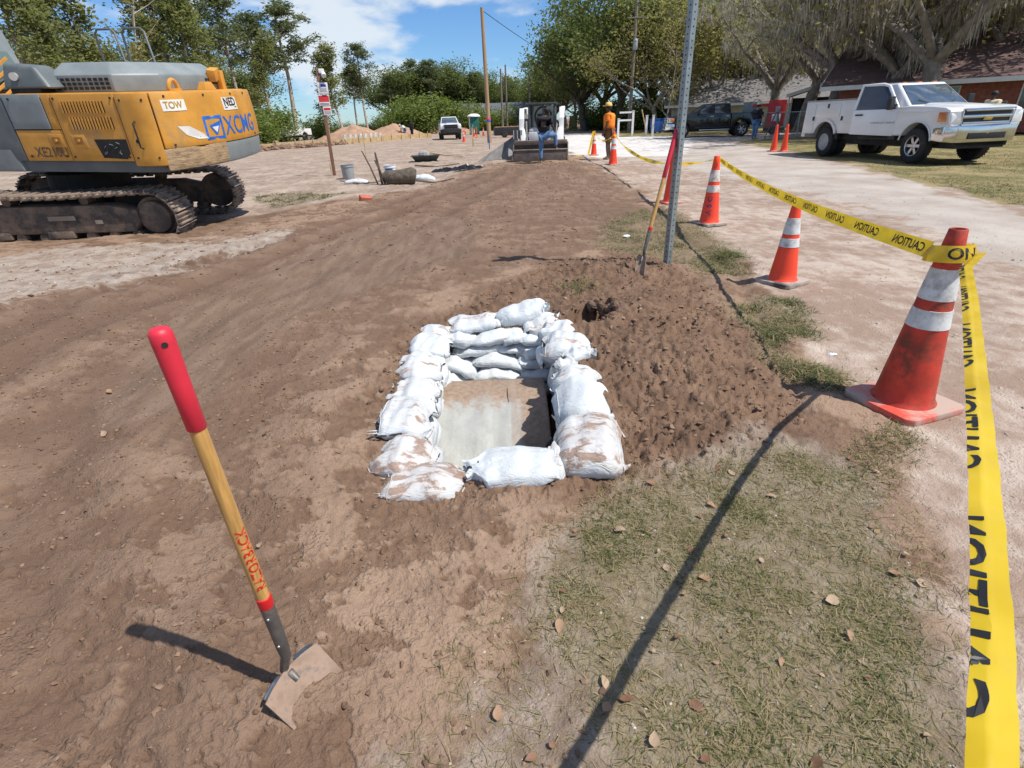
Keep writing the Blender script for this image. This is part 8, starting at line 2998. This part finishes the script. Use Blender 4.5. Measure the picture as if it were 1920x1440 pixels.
def in_poly(n, poly, margin=0.0, dens=None):
    xs = [p[0] for p in poly]
    ys = [p[1] for p in poly]
    out = []
    while sum(len(o) for o in out) < n:
        p = np.stack([rg.uniform(min(xs), max(xs), 4 * n), rg.uniform(min(ys), max(ys), 4 * n)], -1)
        sd = poly_sd(p[:, 0], p[:, 1], poly)
        k = sd + 0.10 * fbm(p[:, 0] * 3, p[:, 1] * 3, 2, 60) > margin
        if dens is not None:
            k &= rg.random(len(p)) < dens(p[:, 0], p[:, 1])
        out.append(p[k])
    return np.concatenate(out)[:n]


# clods: faceted lumps of soil
base_v = np.array([(0, 0, 1), (0.89, 0, 0.45), (0.28, 0.85, 0.45), (-0.72, 0.53, 0.45), (-0.72, -0.53, 0.45), (0.28, -0.85, 0.45), (0.72, 0.53, -0.45), (-0.28, 0.85, -0.45), (-0.89, 0, -0.45), (-0.28, -0.85, -0.45), (0.72, -0.53, -0.45)])
base_f = np.array([(0, 1, 2), (0, 2, 3), (0, 3, 4), (0, 4, 5), (0, 5, 1), (1, 6, 2), (2, 6, 7), (2, 7, 3), (3, 7, 8), (3, 8, 4), (4, 8, 9), (4, 9, 5), (5, 9, 10), (5, 10, 1), (1, 10, 6)])


def clods(name, label, pts, smin, smax, m, pw=2.5):
    n = len(pts)
    s = smin + (smax - smin) * rg.random(n) ** pw
    z = ground_z(pts[:, 0], pts[:, 1])
    keep = z > -0.3
    pts, s, z = pts[keep], s[keep], z[keep]
    n = len(pts)
    J = base_v[None] * (1 + 0.35 * rg.normal(size=(n, 11, 3)))
    J = J * s[:, None, None] * np.stack([0.8 + 0.7 * rg.random(n), 0.8 + 0.7 * rg.random(n), 0.55 + 0.4 * rg.random(n)], -1)[:, None, :]
    V = J + np.stack([pts[:, 0], pts[:, 1], z + s * 0.18], -1)[:, None, :]
    F = base_f[None] + (np.arange(n) * 11)[:, None, None]
    o = np_mesh(name, V.reshape(-1, 3), F.reshape(-1, 3), m, smooth=False, attrs={'tone': np.repeat(rg.random(n), 11)})
    return tag(o, label, 'soil clods', kind='stuff')


t = NT('soil_clod')
tn = t.n('ShaderNodeAttribute', attribute_name='tone').outputs['Fac']
cc = t.mix(tn, (0.125, 0.075, 0.048), (0.26, 0.175, 0.122))
t.principled(color=cc, rough=0.92, normal=t.bump(t.noise(120, 4), 0.5, 0.004), spec=0.2)
CLOD = t.m
t = NT('grit_stone')
tn = t.n('ShaderNodeAttribute', attribute_name='tone').outputs['Fac']
t.principled(color=t.mix(tn, (0.20, 0.16, 0.13), (0.55, 0.50, 0.45)), rough=0.85, spec=0.3)
GRIT = t.m
clods('soil_clods', 'crumbled dark clods of fresh soil round the pit', in_poly(7000, FRESH), 0.0022, 0.015, CLOD, 6)
FORE = [(-2.6, 0.45), (0.25, 0.45), (0.3, 1.4), (0.5, 1.75), (-0.1, 1.62), (-0.8, 1.9), (-0.95, 3.2), (-1.4, 4.4), (-2.2, 5.4), (-4.6, 4.9), (-3.6, 2.2)]
clods('soil_crumbs', 'small crumbs of dry brown soil in the foreground', in_poly(11000, FORE), 0.0018, 0.0095, CLOD, 4)
MIDD = [(-4.6, 4.9), (-2.2, 5.4), (-0.8, 5.0), (1.0, 6.4), (1.6, 9), (2.8, 13), (2.6, 19), (0, 20), (-3, 12), (-5.5, 9), (-7, 7)]
clods('soil_lumps', 'scattered lumps of soil along the dug strip', in_poly(5000, MIDD), 0.004, 0.022, CLOD, 6)
ROADP = [(2.3, 3.2), (2.7, 6.5), (3.1, 12), (3.3, 20), (7, 20), (7, 9), (5, 4), (3.2, 1.5), (1.6, 0.5), (1.2, 0.8), (1.9, 2.0)]
clods('road_grit', 'fine grit and crumbs on the sandy road', in_poly(6000, ROADP), 0.0018, 0.009, GRIT, 5)
BERM = [(-22, 44), (-16, 55), (-14.5, 54), (-20, 42), (-33, 38), (-33, 41)]
clods('berm_lumps', 'dark lumpy soil thrown up along the formwork', in_poly(1500, BERM), 0.06, 0.34, CLOD, 2)
clods('pale_grit', 'pale grit strewn in the litter soil', in_poly(2500, LITTER), 0.001, 0.004, GRIT, 4)
GREYS = [(-8, 7.0), (-4.9, 8.2), (-3.6, 8.4), (-4.0, 6.4), (-5.0, 5.4), (-8, 5.0)]
clods('sand_lumps', 'grey sand lumps beside the excavator track', in_poly(500, GREYS), 0.004, 0.016, GRIT, 5)

# soil lumps added on the far and right rim to shade the small hole
lip = MB()
rl = random.Random(3)
for k in range(26):
    a = -0.75 + 2.9 * k / 25
    rx, ry = 0.225 * math.cos(a), 0.148 * math.sin(a)
    hx_, hy_ = 0.66 + rx * math.cos(0.75) + ry * math.sin(0.75), 3.82 - rx * math.sin(0.75) + ry * math.cos(0.75)
    r = rl.uniform(0.030, 0.052)
    zr_ = gz(0.66 + (hx_ - 0.66) * 1.7, 3.82 + (hy_ - 3.82) * 1.7)
    lip.sphere((hx_, hy_, zr_ + rl.uniform(0.0, 0.02)), r, 8, 6, s=(rl.uniform(0.9, 1.4), rl.uniform(0.9, 1.4), rl.uniform(0.6, 0.9)), R=rotm(rl.random(), rl.random(), rl.random() * 6))
lip.v = [(a + rl.uniform(-0.007, 0.007), b + rl.uniform(-0.007, 0.007), c + rl.uniform(-0.007, 0.007)) for a, b, c in lip.v]
FRESHSOIL = mat('fresh_soil_lump', (0.15, 0.092, 0.060), 0.95, var=0.3, scale=14, bump=0.7, bscale=70, bdist=0.006)
tag(lip.build('shading_soil_lip', FRESHSOIL), 'crumbling lip of soil added to shade the small hole behind the pit', 'soil', kind='stuff')

# grass
t = NT('grass_blades')
tn = t.n('ShaderNodeAttribute', attribute_name='tone').outputs['Fac']
cr = t.n('ShaderNodeValToRGB', {0: tn})
el = cr.color_ramp.elements
el[0].position, el[0].color = 0.0, (0.035, 0.058, 0.012, 1)
el[1].position, el[1].color = 1.0, (0.36, 0.285, 0.165, 1)
for p, c4 in ((0.35, (0.085, 0.115, 0.028, 1)), (0.55, (0.17, 0.165, 0.055, 1)), (0.75, (0.27, 0.215, 0.11, 1))):
    e = el.new(p)
    e.color = c4
pb = t.n('ShaderNodeBsdfPrincipled', {'Base Color': cr.outputs[0], 'Roughness': 0.6, 'Specular IOR Level': 0.3})
tr = t.n('ShaderNodeBsdfTranslucent', {'Color': cr.outputs[0]})
mx = t.n('ShaderNodeMixShader', {0: 0.25, 1: pb.outputs[0], 2: tr.outputs[0]})
t.t.links.new(mx.outputs[0], t.out.inputs[0])
GRASSM = t.m


def blades(name, label, pts, lmin, lmax, w, green, lie=0.5):
    """bent blades of two quads; green = probability of a living blade, lie = how flat they lie"""
    n = len(pts)
    L = lmin + (lmax - lmin) * rg.random(n) ** 1.6
    a = rg.random(n) * 2 * PI
    up = np.clip(1 - lie * (0.5 + rg.random(n)), 0.03, 1)
    dx, dy = np.cos(a), np.sin(a)
    z = ground_z(pts[:, 0], pts[:, 1])
    hz = np.sqrt(1 - np.clip(up, 0, 1) ** 2)
    b0 = np.stack([pts[:, 0], pts[:, 1], z - 0.002], -1)
    d1 = np.stack([dx * hz * 0.8, dy * hz * 0.8, up * 1.05], -1)
    a2 = a + rg.normal(size=n) * 0.7
    d2 = np.stack([np.cos(a2) * (hz + 0.25), np.sin(a2) * (hz + 0.25), up * 0.35 - 0.05], -1)
    m = b0 + d1 * (L * 0.5)[:, None]
    e = m + d2 * (L * 0.5)[:, None]
    e[:, 2] = np.maximum(e[:, 2], z + 0.002)
    s = np.stack([-dy, dx, np.zeros(n)], -1) * (w * (0.6 + 0.8 * rg.random(n)))[:, None]
    V = np.stack([b0 - s, b0 + s, m + s * 0.8, m - s * 0.8, e], 1).reshape(-1, 3)
    i = np.arange(n) * 5
    F = np.concatenate([np.stack([i, i + 1, i + 2], -1), np.stack([i, i + 2, i + 3], -1), np.stack([i + 3, i + 2, i + 4], -1)])
    patchy = 0.5 + 0.5 * np.clip(fbm(pts[:, 0] * 2.2, pts[:, 1] * 2.2, 2, 91) * 1.6, -1, 1)
    g = rg.random(n) < green * (0.45 + 0.9 * patchy)
    tone = np.where(g, 0.05 + 0.45 * rg.random(n), 0.55 + 0.45 * rg.random(n))
    o = np_mesh(name, V, F, GRASSM, attrs={'tone': np.repeat(tone, 5)})
    return tag(o, label, 'grass', kind='stuff')


def dens_grass(x, y):
    return np.clip(0.55 + 0.9 * fbm(x * 2.2, y * 2.2, 3, 91), 0.05, 1)


def tufts(pts, n, spread):
    c = pts[rg.integers(0, len(pts), n)]
    return c + rg.normal(size=(n, 2)) * spread


tuft = tufts(in_poly(1000, GRASS, 0.02, dens_grass), 26000, 0.026)
blades('grass', 'mixed green and straw coloured grass in the near right foreground', tuft, 0.016, 0.075, 0.0013, 0.33, 0.85)
blades('dry_litter', 'dry straw and dead grass strewn over the near right soil', in_poly(30000, LITTER, -0.08), 0.02, 0.11, 0.0011, 0.06, 1.25)
for k, (pl_, n, nt, lb) in enumerate(((G2, 9000, 500, 'grass patch round the foot of the sign post'), (G3, 3600, 160, 'grass patch below the shorter bright cone'), (G4, 2400, 110, 'small grass patch left of the nearest cone'), (G6, 3000, 150, 'grass tufts right of the sign post'), (G5, 3500, 250, 'grass patch on the sand beside the far track'))):
    blades('grass', lb, tufts(in_poly(nt, pl_, 0.0, dens_grass), n, 0.05 if k else 0.07), 0.03, 0.11, 0.0022 if k < 4 else 0.006, 0.62, 0.7)
PITB = [(0.7, 4.9), (1.0, 5.3), (1.2, 4.9), (1.0, 4.6)]
TUFT2 = [(0.45, 4.75), (0.75, 4.95), (0.85, 4.7), (0.6, 4.5)]
blades('grass', 'weedy tuft on the dug soil above the small hole', tufts(in_poly(50, TUFT2), 900, 0.05), 0.03, 0.10, 0.002, 0.5, 0.7)
NEARCONE = [(1.5, 1.95), (1.75, 2.1), (1.95, 2.2), (1.7, 1.9), (1.55, 1.8)]
blades('grass', 'grass tufts at the front edge of the nearest cone', tufts(in_poly(60, NEARCONE), 900, 0.03), 0.02, 0.08, 0.0016, 0.6, 0.6)
LAWNP = [(7.6, 7.6), (8.0, 9.2), (8.8, 12.0), (10.2, 17.3), (10.6, 20), (12.2, 26.5), (13.2, 30.5), (17, 32), (24, 30), (24, 14), (14, 5)]
lp = in_poly(60000, LAWNP, 0.0, lambda x, y: np.clip(6.0 / np.maximum(np.hypot(x, y) - 5, 1.0), 0.15, 1) * np.clip(0.6 + fbm(x * 0.5, y * 0.5, 3, 17), 0.15, 1))
blades('lawn_grass', 'short half dry lawn grass under the white service truck', lp, 0.03, 0.09, 0.006, 0.50, 0.7)
STRAY = [(-1.6, 0.5), (0.2, 0.6), (0.6, 2.0), (1.6, 2.3), (1.9, 4.0), (1.9, 6.0), (0.2, 6.5), (-2.4, 5.2), (-3.0, 2.0)]
blades('straw_bits', 'short bits of straw scattered over the brown soil', in_poly(4200, STRAY), 0.010, 0.045, 0.0012, 0.08, 1.4)
blades('road_straw', 'dark bits of dead grass scattered on the sandy road', in_poly(1500, ROADP), 0.012, 0.05, 0.0014, 0.1, 1.4)

# fallen leaves
LEAFM = []
for i, c in enumerate(((0.29, 0.17, 0.095), (0.20, 0.10, 0.055), (0.34, 0.24, 0.155))):
    LEAFM.append(mat('dead_leaf_%s' % ('tan', 'brown', 'pale')[i], c, 0.6, var=0.3, scale=30, bump=0.3, bscale=80, bdist=0.003))
leaf_me = []
for k in range(6):
    nU = 7
    vs = []
    cw, cl_ = 0.30 + 0.12 * rnd.random(), rnd.uniform(-0.3, 0.5)
    for i in range(nU):
        u = i / (nU - 1)
        w = cw * math.sin(PI * u ** 0.85) ** 0.8 * (1 - 0.3 * u) + 0.004
        zc = 0.30 * cl_ * (u - 0.5) ** 2 + 0.05 * math.sin(u * 5 + k)
        vs += [(u - 0.5, -w, zc + 0.12 * w / cw), (u - 0.5, 0, zc), (u - 0.5, w, zc + 0.10 * w / cw)]
    fs = []
    for i in range(nU - 1):
        for j in range(2):
            a = i * 3 + j
            fs.append((a, a + 3, a + 4, a + 1))
    mb = MB()
    mb.add(vs, fs)
    mb.tube([(-0.5, 0, 0.01), (-0.62, 0.02, 0.03)], 0.012, 4)
    me = mb.mesh('fallen_leaf', 60)
    me.materials.append(LEAFM[k % 3])
    leaf_me.append(me)
lpts = np.concatenate([in_poly(190, LITTER, 0.0), in_poly(12, FRESH), in_poly(12, FORE)])
lpts = lpts[lpts[:, 1] > 0.55]
for i, (x, y) in enumerate(lpts):
    zz = gzf(x, y)
    if zz < -0.2:
        continue
    o = bpy.data.objects.new('fallen_leaf', leaf_me[i % 6])
    col.objects.link(o)
    s = 0.012 + 0.036 * rnd.random() ** 1.6
    o.scale = (s, s, s)
    o.location = (x, y, zz + 0.006 + rnd.random() * 0.01)
    o.rotation_euler = (rnd.uniform(-0.5, 0.5), rnd.uniform(-0.4, 0.4), rnd.uniform(0, 6.28))
    tag(o, 'curled dead ' + ('tan', 'brown', 'pale')[i % 3] + ' leaf lying among the near grass and soil', 'leaf', 'fallen leaves')
for (x, y, s, lb) in ((1.53, 6.79, 0.045, 'crumpled white paper scrap in the grass left of the sign post'), (2.05, 3.05, 0.022, 'small white scrap on the sand left of the nearest cone')):
    mb = MB()
    mb.sphere((0, 0, 0), 1.0, 7, 5, s=(1.3, 1, 0.4))
    mb.v = [(a + rnd.uniform(-0.25, 0.25), b + rnd.uniform(-0.25, 0.25), c + rnd.uniform(-0.15, 0.15)) for a, b, c in mb.v]
    o = mb.build('paper_scrap', WHITEPL, smooth=20)
    o.scale = (s,) * 3
    o.location = (x, y, gzf(x, y) + s * 0.2)
    tag(o, lb, 'paper scrap', 'white scraps')
